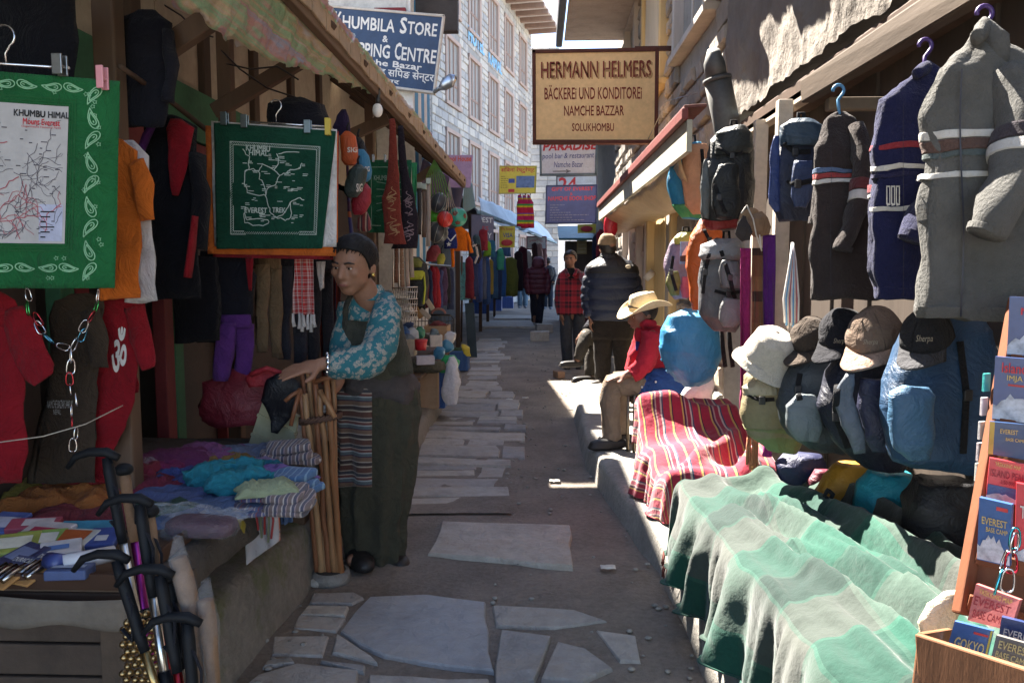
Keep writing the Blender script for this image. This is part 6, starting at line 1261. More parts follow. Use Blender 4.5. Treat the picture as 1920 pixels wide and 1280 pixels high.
rc = thing('pack_cover', 'round sky blue rain cover stretched over a hanging pack', 'cover', P(1297, 722, 4.7)); MB().loft(pxrings([(1296, 577, 14), (1294, 592, 40), (1294, 620, 53), (1296, 655, 57), (1297, 690, 48), (1298, 712, 32), (1298, 723, 14)], 4.7, .75, 36, .014, 3, sub=6)).build('cover', surf((.035, .22, .42), .45, .12, 4, .5, 4, .05, crumple=1.5), rc)
for k in range(18): a = k/18*6.283; c = P(1295+56*math.cos(a), 650+70*math.sin(a), 4.72); MB().ell(c, (.012, .02, .012), nu=8, nv=6).build('gather', nylon((.035, .22, .42)), rc)
for x in (1352, 1366): MB().tube([P(x, 610, 4.3), P(x+3, 650, 4.3), P(x+8, 688, 4.32)], .012, 6, .3, side=(1, 0, 0)).build('strap', mStr, rc)
# lower packs
pack('khaki daypack under the white crocheted hat', 3.15, [(1450, 680, 24), (1446, 705, 42), (1446, 770, 48), (1455, 815, 42), (1466, 846, 22)], (.23, .19, .11), None, [([(1428, 712, 20), (1424, 726, 30), (1424, 742, 28)], (.36, .30, .20), .16)], [[(1405, 742, 3.0), (1428, 750, 2.96), (1452, 748, 3.0)]], seed=11, base_=((800, 846), (.18, .20, .08)), group='daypacks on the right ledge')
pack('grey green daypack under the brown cap', 2.95, [(1535, 670, 34), (1535, 700, 52), (1530, 760, 62), (1545, 815, 56), (1565, 850, 26)], (.05, .06, .07), None, [([(1508, 740, 18), (1504, 760, 32), (1506, 800, 34), (1515, 828, 20)], (.13, .155, .165), .2)], [[(1500, 700, 2.72), (1495, 730, 2.7), (1500, 750, 2.7)]], seed=12, group='daypacks on the right ledge')
pack('dark navy daypack under the tan cap', 2.7, [(1625, 670, 44), (1622, 700, 64), (1620, 760, 74), (1640, 830, 66), (1660, 884, 28)], (.018, .02, .035), None, [([(1595, 700, 8), (1585, 740, 16), (1592, 800, 18), (1610, 850, 10)], (.10, .12, .15), .26), ([(1640, 710, 24), (1645, 760, 34), (1650, 820, 30), (1655, 850, 16)], (.02, .022, .05), .24)], [[(1570, 720, 2.5), (1566, 780, 2.48), (1590, 840, 2.48)]], seed=13, group='daypacks on the right ledge')
pack('large blue backpack under the black cap at the right', 2.35, [(1790, 575, 34), (1776, 620, 66), (1765, 700, 86), (1762, 800, 90), (1766, 855, 84), (1772, 876, 56)], (.02, .055, .115), None, [([(1716, 722, 22), (1710, 738, 36), (1708, 790, 38), (1712, 840, 34), (1720, 860, 20)], (.045, .115, .20), .26)], [[(1800, 640, 2.05), (1812, 740, 2.02), (1806, 850, 2.05)]], seed=14, group='daypacks on the right ledge')
# caps and hats
def capp(label, x, y, Y, s, col, yaw, pitch, col2=None, script=None, roll=0, name='baseball_cap'):
    t = thing(name, label, 'cap', P(x, y+s*.7, Y), 'caps on the daypacks'); c = P(x, y, Y); q = s*.92*mpp(Y); rot = Matrix.Rotation(yaw, 3, 'Z') @ Matrix.Rotation(pitch, 3, 'X') @ Matrix.Rotation(roll, 3, 'Y'); m = fab(col, .25)
    def dome(u, v):
        a = u*2*math.pi; e = (v**.9)*math.pi/2; p = Vector((.46*q*math.cos(a)*math.cos(e), .56*q*math.sin(a)*math.cos(e), .60*q*math.sin(e)-.1*q)); p += noise.noise_vector(p/q*3+Vector((x, 0, 0)))*q*.05; return c+rot @ p
    d = MB().grid(dome, 36, 14, True).build('crown', m, t, sol=.003)
    def vis(u, v):
        a = -math.pi*.5+(u-.5)*2.1; r_ = 1+1.0*v*math.cos((u-.5)*2.5)**.6; p = Vector((.47*q*math.cos(a)*(1+.04*v), .56*q*math.sin(a)*r_, -.1*q-.05*q*v-.55*q*((u-.5)**2)*v*1.2)); return c+rot @ p
    MB().grid(vis, 20, 8).build('visor', fab(col2 or col, .2), t, sol=.005)
    MB().ell(c+rot @ Vector((0, 0, .5*q)), (.03*q, .03*q, .02*q), nu=8, nv=6).build('button', m, t)
    for k in range(3):
        a = k*math.pi/3+.3; MB().tube([c+rot @ Vector((.468*q*math.cos(a)*math.cos(e), .568*q*math.sin(a)*math.cos(e), .608*q*math.sin(e)-.1*q)) for e in [i/10*math.pi for i in range(11)]], q*.008, 4).build('seam', fab(dk(col, .7)), t)
    if script: write(MB(), onto(d, *script, Y, .004), 'Sherpa', 0, 0, 1, 1, .0, slant=.1).build('lettering', surf((.32, .27, .2)), t, smooth=False)
    return t
capp('dark brown cap beside the white crocheted hat', 1520, 632, 2.95, 84, (.06, .045, .035), -.85, .45); capp('black cap second from the left of the caps', 1580, 622, 2.75, 96, (.016, .016, .02), -.85, .42, None, (1562, 634, 1586, 646))
capp('tan brown cap in the middle of the daypacks', 1640, 626, 2.55, 112, (.17, .12, .09), -.8, .42, (.30, .20, .15), (1617, 636, 1645, 648)); capp('black cap on the large blue backpack', 1738, 628, 2.25, 104, (.02, .02, .022), -.75, .42, (.05, .05, .055), (1716, 628, 1748, 644))
ht = thing('bucket_hat', 'white crocheted bucket hat tilted on the khaki daypack', 'hat', P(1445, 705, 3.0), 'caps on the daypacks'); c = P(1440, 662, 3.0); rot = Matrix.Rotation(.25, 3, 'Y') @ Matrix.Rotation(.55, 3, 'X'); mCr2 = surf((.56, .49, .40), .95, .2, 40, 1, 120, .012, sheen=.3)
def bh(u, v):
    a = u*6.2832; prof = [(.005, .095), (.05, .092), (.075, .07), (.083, .02), (.09, -.02), (.108, -.045), (.118, -.055)]; k = v*(len(prof)-1); i = min(int(k), len(prof)-2); f_ = k-i; r_ = prof[i][0]*(1-f_)+prof[i+1][0]*f_; z = prof[i][1]*(1-f_)+prof[i+1][1]*f_
    z += .012*math.sin(a*2)*(v > .7); p = Vector((r_*math.cos(a), r_*math.sin(a), z)); return c+rot @ (p+noise.noise_vector(p*18)*.005)
MB().grid(bh, 40, 24, True).build('hat', mCr2, ht, sol=.004)
sh_ = thing('sun_hat', 'tan felt hats with white cord bunched on a hook above the purple scarf', 'hat', P(1415, 470, 3.9))
for i, (x, y, r_, c) in enumerate(((1405, 408, 22, (.30, .20, .12)), (1425, 420, 22, (.26, .17, .11)), (1395, 428, 16, (.05, .045, .045)))): soft('brim', [(x+4, y-24, 3), (x, y-10, r_*.7), (x-2, y+8, r_), (x, y+22, r_*.6)], 3.9-.04*i, fab(c), sh_, .35, .02, i)
ptube('cord', [(1390, 400, 3.8, 1.4), (1400, 385, 3.8, 1.4), (1412, 410, 3.78, 1.4), (1418, 440, 3.78, 1.4), (1428, 470, 3.8, 1.4), (1424, 440, 3.8, 1.4)], surf((.6, .57, .52)), sh_, 6)
# scarves
def lscarf(label, x0, x1, y0, y1, Y, mat, seed=0, tass=None):
    t = thing('long_scarf', label, 'scarf', P((x0+x1)/2, y1, Y), 'long scarves by the post'); f = hang((x0, y0), (x1, y0), (x1, y1), (x0, y1), Y, .012, 1.4, seed); cloth('cloth', f, mat, t, 16, 40, .005)
    if tass:
        for i in range(6): a = f(.08+.168*i, .0); MB().tube([a, a+Vector((0, 0, -.05)), a+Vector((.006*math.sin(i*2), 0, -.13-.02*(i % 2)))], [.004, .007, .007], 6).build('tassel', fab(tass), t)
lscarf('deep purple knitted scarf beside the post', 1430, 1454, 440, 640, 3.9, fab((.10, .02, .19), .3, 1), 1); lscarf('brown banded knitted scarf', 1410, 1431, 465, 690, 3.85, stripes([(1, (.16, .07, .04)), (.5, (.05, .025, .02)), (.7, (.2, .10, .05))], .22, 'Z'), 2, (.2, .09, .05)); lscarf('magenta silk scarf with long tassels', 1388, 1408, 465, 730, 3.8, fab((.26, .02, .11)), 3, (.30, .04, .12)); lscarf('rust brown tasselled scarf hanging lowest', 1402, 1424, 690, 820, 3.6, stripes([(1, (.25, .09, .05)), (.4, (.1, .03, .03))], .1, 'Z'), 4, (.35, .14, .08))
tag(ptube('tassel', [(1440, 800, 3.3, 4), (1440, 815, 3.3, 6), (1438, 855, 3.3, 9)], fab((.25, .02, .15))), 'single magenta tassel by the foot of the post', 'tassel')
bc = thing('cord_bundle', 'bundle of white and blue cords hanging on the post', 'cords', P(1485, 612, 3.1))
for i in range(9): MB().tube([P(1486, 455, 3.1), P(1482+i*1.2, 490, 3.08), P(1470+i*3.4, 560, 3.06), P(1472+i*3, 605+(i % 3)*5, 3.06)], .005, 6).build('cord', surf([(.62, .6, .58), (.12, .3, .5), (.55, .5, .45), (.35, .1, .12)][i % 4], .6), bc)
# sacks on the ground behind the blanket
gs = 'sleeping bag sacks under the daypacks'
sack('golden yellow stuff sack with black cord', [(1600, 868, 34), (1590, 890, 46), (1575, 930, 46), (1560, 965, 36), (1555, 990, 22)], 2.95, (.42, .20, .02), name='sleeping_bag_sack', cat='sack', group=gs, seed=21, wr=.014); sack('turquoise sleeping bag sack', [(1670, 885, 36), (1665, 910, 52), (1660, 960, 54), (1665, 1020, 46), (1668, 1060, 30)], 2.75, (.01, .24, .32), name='sleeping_bag_sack', cat='sack', group=gs, seed=22, wr=.016)
sack('black sleeping bag sack beside the book stand', [(1770, 900, 50), (1765, 940, 66), (1765, 1020, 70), (1760, 1090, 60), (1760, 1130, 40)], 2.45, (.012, .012, .014), name='sleeping_bag_sack', cat='sack', group=gs, seed=23, wr=.014); sack('dark navy sack behind the blanket', [(1505, 852, 34), (1500, 870, 46), (1500, 905, 40), (1505, 930, 24)], 3.25, (.018, .022, .07), name='sleeping_bag_sack', cat='sack', group=gs, seed=24); sack('maroon sack between the navy and the golden one', [(1545, 880, 18), (1540, 900, 26), (1535, 930, 20)], 3.15, (.12, .012, .03), name='sleeping_bag_sack', cat='sack', group=gs, seed=25)
tag(ptube('knotted_cord', [(1545, 930, 2.8, 3), (1552, 918, 2.78, 4), (1562, 926, 2.78, 4), (1556, 938, 2.78, 4), (1548, 930, 2.78, 3), (1560, 950, 2.78, 2.5)], mStr, n=8), 'black knotted cord on the golden sack', 'cord')
# draped tables
def dcloth(u, v, x0, x1, y0, y1, mf, mfar, mnear, mback, top, slant, foldk, seed, zmin, out=.13):
    x = x0-mf+(x1-x0+mf+mback)*u; y = y0-mnear+(y1-y0+mnear+mfar)*v; xc = min(max(x, x0), x1); yc = min(max(y, y0), y1); dx, dy = x-xc, y-yc; d = math.hypot(dx, dy); z = top(xc, yc)
    if d > 0:
        nx, ny = dx/d, dy/d; k = min(1, d/.15); w_ = foldk*k*(math.sin((yc*14+xc*9)+seed+2*math.sin(yc*4+seed))+.6*math.sin(yc*31+seed*2+xc*20)+.4*math.sin(yc*57+seed+3*math.sin(yc*9))); e = .05*(1-math.exp(-d/.04))+out*d+w_*.5*(.4+d*2.2); p = Vector((xc+nx*e, yc+ny*e, z-d*.96+.03*(1-math.exp(-d/.05))))
    else: p = Vector((x, y, z))
    q_ = Vector((p.x*3.2+p.y*.9+seed, p.y*1.1, p.z*1.2)); cr = (1-2.6*abs(noise.noise(q_)))*(.006 if d == 0 else .016)+(1-2.6*abs(noise.noise(q_*2.3)))*(.005 if d == 0 else .01)
    p += Vector((-.4, 0, .9))*cr
    p.x += (y1-p.y)*slant; p += noise.noise_vector(p*7+Vector((seed, 0, 0)))*.008+noise.noise_vector(p*17+Vector((seed, 0, 0)))*.004; p.z = max(p.z, zmin+.004*noise.noise(p*9)); return p
def ridge(x, y, a, b, h_, w_):
    a = Vector(a); b = Vector(b); p = Vector((x, y)); d = b-a; t = max(0, min(1, (p-a).dot(d)/d.length_squared)); q = (p-(a+d*t)).length; return h_*math.exp(-(q/w_)**2)*(.35+.65*math.sin(3.14*min(1, t*.9+.1)))
RG = [((_a, _b), (_a+random.uniform(.05, .3), _b-random.uniform(.8, 1.7)), random.uniform(.022, .05), random.uniform(.013, .024)) for _a, _b in [(random.uniform(.62, 1.15), random.uniform(1.7, 3.4)) for _ in range(26)]]
def top1(x, y):
    return sum(ridge(x, y, *r_) for r_ in RG)+.49+.012*noise.noise(Vector((x*3, y*3, 2)))+ridge(x, y, (.72, 3.3), (.98, 1.9), .06, .035)+ridge(x, y, (.92, 3.3), (1.12, 1.7), .08, .04)+ridge(x, y, (.68, 2.9), (.80, 1.8), .05, .03)+ridge(x, y, (1.08, 3.2), (1.2, 2.0), .09, .045)+ridge(x, y, (.8, 2.5), (1.05, 1.5), .05, .03)+ridge(x, y, (.7, 3.3), (1.1, 3.25), .05, .05)
bl = thing('plaid_blanket', 'green and grey plaid blanket thrown over the low table at the right', 'blanket', (.9, 2.3, .2))
cGr = (.04, .20, .14)
mPl = stripes([(1, (.008, .066, .045)), (.06, (.025, .1, .07)), (.9, (.07, .078, .068)), (.06, (.03, .08, .06)), (.8, (.007, .025, .02)), (.06, (.03, .065, .05))], .62, 'X', 0, .85, True, cross='Y')
MB().grid(lambda u, v: dcloth(u, v, .64, 1.3, 1.15, 3.35, .47, .34, .1, .0, top1, .045, .055, 1.2, .17), 110, 240, su=1.13, sv=2.64).build('blanket', mPl, bl, sol=.004)
for i in range(26): p = dcloth(.0, .80+.0075*i, .64, 1.3, 1.15, 3.35, .47, .34, .1, .0, top1, .045, .055, 1.2, .17); MB().tube([p, p+Vector((-.004, 0, -.02)), p+Vector((-.006+.004*math.sin(i), .003, -.05))], .0035, 5).build('fringe', fab((.16, .05, .04)), bl)
lt = thing('low_table', 'low table hidden under the green blanket', 'table', (.95, 2.3, .15)); MB().box((.99, 2.25, .45), (.6, 2.1, .04)).build('tabletop', M_dwood, lt, smooth=False)
for x in (.72, 1.24):
    for y in (1.25, 3.25): MB().box((x, y, .29), (.06, .06, .28)).build('leg', M_dwood, lt, smooth=False)
def top2(x, y): return .40+.20*max(0, (y-4.1))/.55+.10*noise.noise(Vector((x*4, y*4, 7)))+ridge(x, y, (.6, 4.6), (1.1, 4.5), .08, .06)+ridge(x, y, (.7, 3.9), (1.05, 4.3), .10, .05)+ridge(x, y, (.95, 3.8), (1.15, 4.2), .08, .05)
mSt = stripes([(1.2, (.33, .025, .05)), (.2, (.5, .32, .1)), (.25, (.08, .02, .06)), (.2, (.42, .25, .22)), (.5, (.28, .03, .06)), (.2, (.5, .4, .35)), (.2, (.05, .07, .12)), (.9, (.36, .03, .06)), (.25, (.5, .33, .1)), (.15, (.05, .02, .05))], .16, 'X', 0, .9, True)
MB()
tag(MB().grid(lambda u, v: dcloth(u, v, .62, 1.1, 3.85, 4.65, .34, .12, .26, .02, top2, .06, .05, 3.1, .16, .10), 80, 90, su=.84, sv=1.18).build('striped_cloth', mSt, sol=.004), 'red striped cloth heaped over a low bench before the packs', 'cloth')
tag(MB().box((.9, 4.25, .26), (.42, .7, .2)).build('low_bench', M_dwood, smooth=False), 'low bench hidden under the red striped cloth', 'bench')
tag(soft('plastic_bag', [(1318, 700, 10), (1312, 725, 26), (1300, 755, 30), (1298, 785, 22)], 4.9, surf((.62, .6, .6), .35, .1, 5, .9, 24, .02), None, .6, .02, 6), 'white crumpled plastic bag under the round blue cover', 'bag')
# book stand
mStd = wood((.15, .05, .022)); bst = thing('book_stand', 'reddish wooden book stand at the right picture edge', 'stand', P(1830, 1140, 1.5))
A_, B_, A2, B2 = P(1806, 1120, 1.55), P(1906, 560, 1.76), P(2140, 1230, 1.42), P(2220, 540, 1.62); sq = quad(A_, A2, B2, B_)
MB().bar(sq(0, -.05), sq(0, 1), .022, .03, (0, 1, 0)).build('upright', mStd, bst, smooth=False, bev=.004); MB().bar(sq(1, -.05), sq(1, 1), .022, .03, (0, 1, 0)).build('upright', mStd, bst, smooth=False, bev=.004)
MB().grid(lambda u, v: sq(u, v)+Vector((0, .03, 0)), 2, 2).build('back_panel', wood((.2, .08, .04)), bst, smooth=False, sol=.01)
for v in (.0, .14, .42, .56, .78): MB().bar(sq(.0, v)+Vector((0, -.018, 0)), sq(1, v)+Vector((0, -.018, 0)), .012, .03, (0, 0, 1)).build('shelf', mStd, bst, smooth=False, bev=.002)
def book(label, TL, TR, BR, BL, Y, col, texts=(), rects=(), mount=None, Y2=None, name='book', cat='book', thick=.012, group='books and maps on the right stand'):
    Y2 = Y if Y2 is None else Y2; A, B, C, D = P(*BL, Y), P(*BR, Y2), P(*TR, Y2), P(*TL, Y); n = (B-A).cross(D-A).normalized(); t = thing(name, label, cat, (A+B)/2, group)
    MB().add([v-n*thick for v in (A, B, C, D)]+[A, B, C, D], [(3, 2, 1, 0), (4, 5, 6, 7), (0, 1, 5, 4), (1, 2, 6, 5), (2, 3, 7, 6), (3, 0, 4, 7)]).build('cover', surf(col, .3, .12, 8, .1, spec=.6), t, smooth=False)
    f = quad(A, B, C, D, .003); f1 = quad(A, B, C, D, .0015)
    for x0, y0, x1, y1, c in rects: rect2(MB(), f1, x0, y0, x1, y1, 1).build('panel', surf(c, .35), t, smooth=False)
    if mount:
        r_ = random.Random(len(label)); k = 12; pts = [(i/k, mount*(.45+.55*math.sin(i/k*3.0+.2))*r_.uniform(.75, 1.1)) for i in range(k+1)]
        MB().add([f1(u, .02) for u, v in pts]+[f1(u, v) for u, v in pts], [(i, i+1, k+2+i, k+1+i) for i in range(k)]).build('mountain', surf((.45, .47, .52), .4, .9, 26), t, smooth=False)
    for s_, x0, y0, x1, y1, c in texts: write(MB(), f, s_, x0, y0, x1, y1, .012).build('lettering', surf(c, .5), t, smooth=False)
    return t
cN = (.03, .06, .18); cY = (.5, .36, .12); cR = (.5, .04, .05)
book('dark blue book with red title cut by the edge, topmost on the stand', (1893, 556), (1990, 560), (1980, 672), (1888, 665), 1.70, cN, [('MERA', .25, .70, .95, .82, cR)], (), .34, 1.64)
book('blue climbing guide titled in red about an island peak', (1866, 668), (1965, 676), (1958, 800), (1860, 786), 1.66, cN, [('Island', .15, .76, .62, .92, cR), ('Peak', .66, .76, .98, .92, cR), ('IMJA TSE', .26, .62, .85, .73, cY)], [(.28, .56, .8, .59, (.4, .03, .03))], .42, 1.6)
book('small blue book with yellow spine in clear wrap', (1856, 790), (1925, 796), (1922, 862), (1852, 850), 1.63, (.02, .05, .13), [('EVEREST', .3, .68, .78, .82, cY), ('BASE CAMP', .46, .48, .98, .58, cY)], [(.0, .0, .14, 1, (.45, .30, .05))], None, 1.6)
book('red trekking map of an island peak', (1856, 858), (1930, 872), (1920, 950), (1848, 935), 1.60, cR, [('TREKKING MAP', .15, .84, .8, .94, cY), ('ISLAND PEAK', .05, .58, .95, .76, (.25, .02, .03)), ('1:50 000', .35, .44, .7, .54, (.25, .02, .03))], [(.02, .02, .98, .38, (.05, .10, .24))], .2, 1.57)
book('blue base camp map standing lowest on the book stand', (1836, 932), (1897, 946), (1893, 1062), (1832, 1048), 1.54, (.035, .10, .26), [('EVEREST', .12, .60, .90, .72, cY), ('BASE CAMP', .26, .49, .92, .57, cY)], [(.55, .86, .9, .92, (.5, .05, .05))], .42, 1.50)
book('red map cut by the right edge beside the lowest blue map', (1906, 905), (1985, 920), (1975, 1080), (1902, 1062), 1.53, cR, [('TREK', .1, .6, .7, .75, (.5, .45, .4))], (), .3, 1.5)
bm = thing('map_box', 'wooden box of trekking maps at the lower right corner', 'box', P(1820, 1290, 1.2)); MB().bar(P(1722, 1236, 1.32), P(1990, 1330, 1.12), .012, .09, (0, 0, 1)).build('front', wood((.2, .09, .045)), bm, smooth=False, bev=.003); MB().bar(P(1722, 1236, 1.32), P(1775, 1222, 1.5), .012, .09).build('side', wood((.2, .09, .045)), bm, smooth=False, bev=.003)
MB().box((P(1850, 1300, 1.35).x+.03, 1.36, .50), (.36, .3, .02)).build('bottom', wood((.3, .15, .08)), bm, smooth=False); MB().box((P(1850, 1300, 1.35).x+.06, 1.38, .36), (.4, .34, .25)).build('support', wood((.2, .1, .06)), bm, smooth=False)
book('red and white base camp map at the back of the map box', (1830, 1094), (1912, 1124), (1894, 1182), (1814, 1162), 1.50, (.52, .16, .15), [('TREKKING MAP', .12, .78, .88, .93, (.5, .3, .1)), ('EVEREST', .06, .46, .9, .72, (.25, .03, .04)), ('BASE CAMP', .1, .12, .82, .36, (.25, .03, .04))], (), None, 1.44, 'map', 'map')
book('dark blue small map at the right of the map box', (1878, 1156), (1960, 1176), (1950, 1215), (1872, 1196), 1.44, (.03, .05, .14), [('EVEREST', .1, .2, .9, .55, (.55, .55, .55))], (), None, 1.4, 'map', 'map')
book('bright blue lake trek map in front of the map box', (1790, 1164), (1862, 1182), (1845, 1252), (1772, 1228), 1.42, (.04, .11, .30), [('GOKYO', .14, .32, .9, .62, (.5, .42, .2)), ('The Sacred Lakes', .16, .12, .86, .24, (.45, .4, .3))], [(.55, .80, .92, .86, (.5, .05, .05)), (.95, .0, 1.0, 1, (.5, .42, .08))], None, 1.38, 'map', 'map')
book('grey photo cover base camp map in front of the map box', (1868, 1190), (1946, 1212), (1930, 1278), (1854, 1250), 1.40, (.16, .15, .14), [('EVEREST', .12, .66, .9, .90, (.5, .42, .2)), ('BASE CAMP', .1, .38, .88, .58, (.5, .42, .2))], (), .22, 1.35, 'map', 'map')
for i, x in enumerate((1776, 1816, 1852, 1890)): book(['leftmost', 'second', 'third', 'rightmost'][i]+' of the picture postcards lined along the map box front', (x, 1222+i*11), (x+38, 1232+i*11), (x+36, 1290+i*11), (x-2, 1282+i*11), 1.30, (.55, .56, .58), (), [(.08, .05, .92, .75, (.10, .18, .34))], .35, 1.28, 'postcard', 'postcard', .003)
tag(soft('paper_packet', [(1790, 1108, 16), (1775, 1130, 32), (1760, 1170, 34), (1752, 1205, 22)], 1.6, surf((.62, .55, .40), .5, .2, 6, .8, 20, .02), None, .4, .01, 2), 'crumpled yellowish paper packet beside the maps', 'packet')
c2 = thing('carabiner_string', 'blue and red carabiners hanging before the book stand', 'carabiners', P(1890, 1105, 1.35)); rr = random.Random(9)
string([(1908, 985), (1896, 1030), (1880, 1075), (1872, 1105)], 1.36, c2, .028, .042, [metal((.05, .35, .45), .25), metal((.5, .5, .55), .2), metal((.06, .38, .48), .25), metal((.45, .03, .06), .25)]); string([(1908, 990), (1900, 1040), (1893, 1105)], 1.35, c2, .03, .04, [metal((.5, .5, .55), .2), metal((.45, .03, .06), .25)])
for i, (x, y) in enumerate(((1846, 700), (1842, 745), (1838, 790), (1835, 830), (1832, 868))):
    tag(pbox('postcard', x-4, y, x+14-i, y+34, 1.70, .006, surf([(.06, .42, .40), (.6, .56, .58), (.5, .5, .5), (.55, .5, .52), (.58, .6, .56)][i], .4), None, .4, .001), ['teal and white card at the top of the hanging card strip', 'second card of the hanging strip left of the book stand', 'middle card of the hanging strip left of the book stand', 'fourth card of the hanging strip left of the book stand', 'lowest card of the hanging strip left of the book stand'][i], 'card', 'card strip beside the book stand')
# wall bits on the right
tag(soft('red_lantern', [(1146, 404, 7), (1146, 410, 11), (1145, 432, 12), (1143, 442, 9)], 9.6, plastic((.55, .02, .04)), None, .6, .01, 2), 'bright red plastic shade on the wall above the puffer jacket man', 'lantern')
tag(MB().tube([P(1213, 520, 9.0), P(1222, 512, 8.9)], [.05, .05], 4).build('meter_box', surf((.6, .56, .5))), 'small white box on the wall left of the yellow door', 'box')
for i, (x, y0, y1, Y, c, n) in enumerate(((1126, 430, 510, 17.5, (.25, .03, .04), 'red shawl'), (1134, 445, 530, 16.5, (.12, .2, .36), 'blue fleece'), (1118, 440, 540, 18.5, (.03, .03, .05), 'black coat'))): garment(n+' hanging at the far right wall beside the signs', x, y0, y1, 8, Y, c, group='garments at the far right wall')
# ================================================================ PEOPLE
mSkin = surf((.27, .135, .085), .55, .12, 30, .2, 60, .002, spec=.35); mSkinD = surf((.20, .095, .06), .55, .12, 30, .2, 60, .002, spec=.35); mHair = surf((.018, .014, .013), .45, .3, 40, .6, 90, .004, stretch=(1, 1, .3)); mHairG = surf((.010, .009, .009), .6, .4, 30, .6, 90, .004, stretch=(1, 1, .3), spec=.2)
mEye = surf((.02, .012, .01), .2); mLip = surf((.22, .075, .06), .5); mShoe = surf((.018, .016, .016), .5); mEyeW = surf((.5, .46, .42), .3)
def head(B, c, h, yaw, pitch, neck_to=None, roll=0):
    """adds a head to the body mesh B; yaw 0 looks at the camera, positive to the picture's left; returns local -> world"""
    rot = Matrix.Rotation(-yaw, 3, 'Z') @ Matrix.Rotation(pitch, 3, 'X') @ Matrix.Rotation(roll, 3, 'Y'); T = lambda x, y, z: c+rot @ Vector((x*h, y*h, z*h))
    def E(p, r): B.ell(T(*p), [x*h for x in r], rot, 20, 14)
    E((0, .06, .12), (.335, .40, .365)); E((0, -.08, -.10), (.285, .285, .34)); E((0, -.16, -.34), (.16, .15, .13)); E((0, -.02, -.2), (.25, .26, .22))
    for s in (-1, 1): E((s*.16, -.25, -.06), (.11, .10, .10)); E((s*.345, .05, -.02), (.045, .09, .13)); E((s*.13, -.30, .08), (.10, .06, .035))
    B.cap(T(0, -.34, .05), T(0, -.42, -.11), .045*h, .065*h, 10); E((0, -.37, -.13), (.085, .06, .05)); E((0, -.345, -.255), (.10, .06, .055))
    if neck_to is not None: B.cap(T(0, .08, -.2), neck_to, .20*h, .25*h)
    return T, rot
def face(T, rot, h, par, hair=None, hairm=None, brow=True, cap_only=False):
    for s in (-1, 1):
        MB().ell(T(s*.125, -.325, .02), (.046*h, .026*h, .018*h), rot, 12, 8).build('eye', mEyeW, par); MB().ell(T(s*.122, -.345, .02), (.025*h, .014*h, .022*h), rot, 10, 6).build('pupil', mEye, par)
        if brow: MB().tube([T(s*.055, -.375, .095), T(s*.13, -.365, .118), T(s*.21, -.305, .09)], [.014*h, .018*h, .008*h], 6).build('eyebrow', mHair, par)
        MB().tube([T(s*.07, -.345, .035), T(s*.125, -.352, .048), T(s*.185, -.315, .03)], .010*h, 6).build('eyelid', mSkinD, par)
    MB().tube([T(-.095, -.365, -.262), T(0, -.412, -.25), T(.095, -.365, -.262)], [.010*h, .022*h, .010*h], 8).build('lips', mLip, par)
    if hair:
        def hf(u, v):
            a = u*2*math.pi; lim = lerp_tab([(-1, -1.15), (-.3, -.95), (.12, -.6), (.38, .0), (.62, .36), (1, .5)], -math.sin(a)+1e-6)*hair[0] ; e = lim+v*(math.pi/2-lim); r_ = (.365, .435, .40); p = Vector((r_[0]*math.cos(a)*math.cos(e), .06+r_[1]*math.sin(a)*math.cos(e), .12+r_[2]*math.sin(e))); p *= 1+.03*noise.noise(p*7)+.015*noise.noise(Vector((p.x*40, p.y*6, p.z*6))); return T(*p)
        MB().grid(hf, 40, 18, True).build('hair', hairm or mHair, par, sol=.01*h/.23)
def hand(B, wrist, d, up, s=1., curl=.5, mirror=1):
    """adds a hand to body mesh B: wrist point, direction of the fingers, back-of-hand normal"""
    d = Vector(d).normalized(); up = Vector(up); up = (up-d*up.dot(d)).normalized(); sd2 = d.cross(up)*mirror; k = .09*s
    rot = Matrix((sd2, d, up)).transposed(); B.ell(wrist+d*k*.5, (.042*s, .055*s, .016*s), rot, 14, 10); B.cap(wrist-d*.03*s, wrist+d*.02*s, .026*s, .024*s)
    for i, (o, l) in enumerate(((-.031, .068), (-.010, .078), (.011, .073), (.031, .056))):
        a = wrist+d*k*.95+sd2*o*s; c = curl*(.85+.1*i); p = a; dirn = d.copy(); n = 3; st_ = l*s/n
        for j in range(n):
            ang = c*(.35+.35*j); dn = (d*math.cos(ang)-up*math.sin(ang)).normalized(); q_ = p+dn*st_; B.cap(p, q_, (.0095-.001*j)*s, (.0088-.001*j)*s, 8); p = q_
    b0 = wrist+d*.03*s-sd2*.03*s; b1 = b0+(d*.6-sd2*.75-up*.25)*.035*s; b2 = b1+(d*.9-sd2*.3-up*.25)*.03*s; B.cap(b0, b1, .013*s, .0115*s, 8); B.cap(b1, b2, .011*s, .0095*s, 8)
def person(label, base_px, Y, group=None): return thing('person', label, 'person', P(*base_px, Y) if base_px[1] < 2000 else base_px, group)
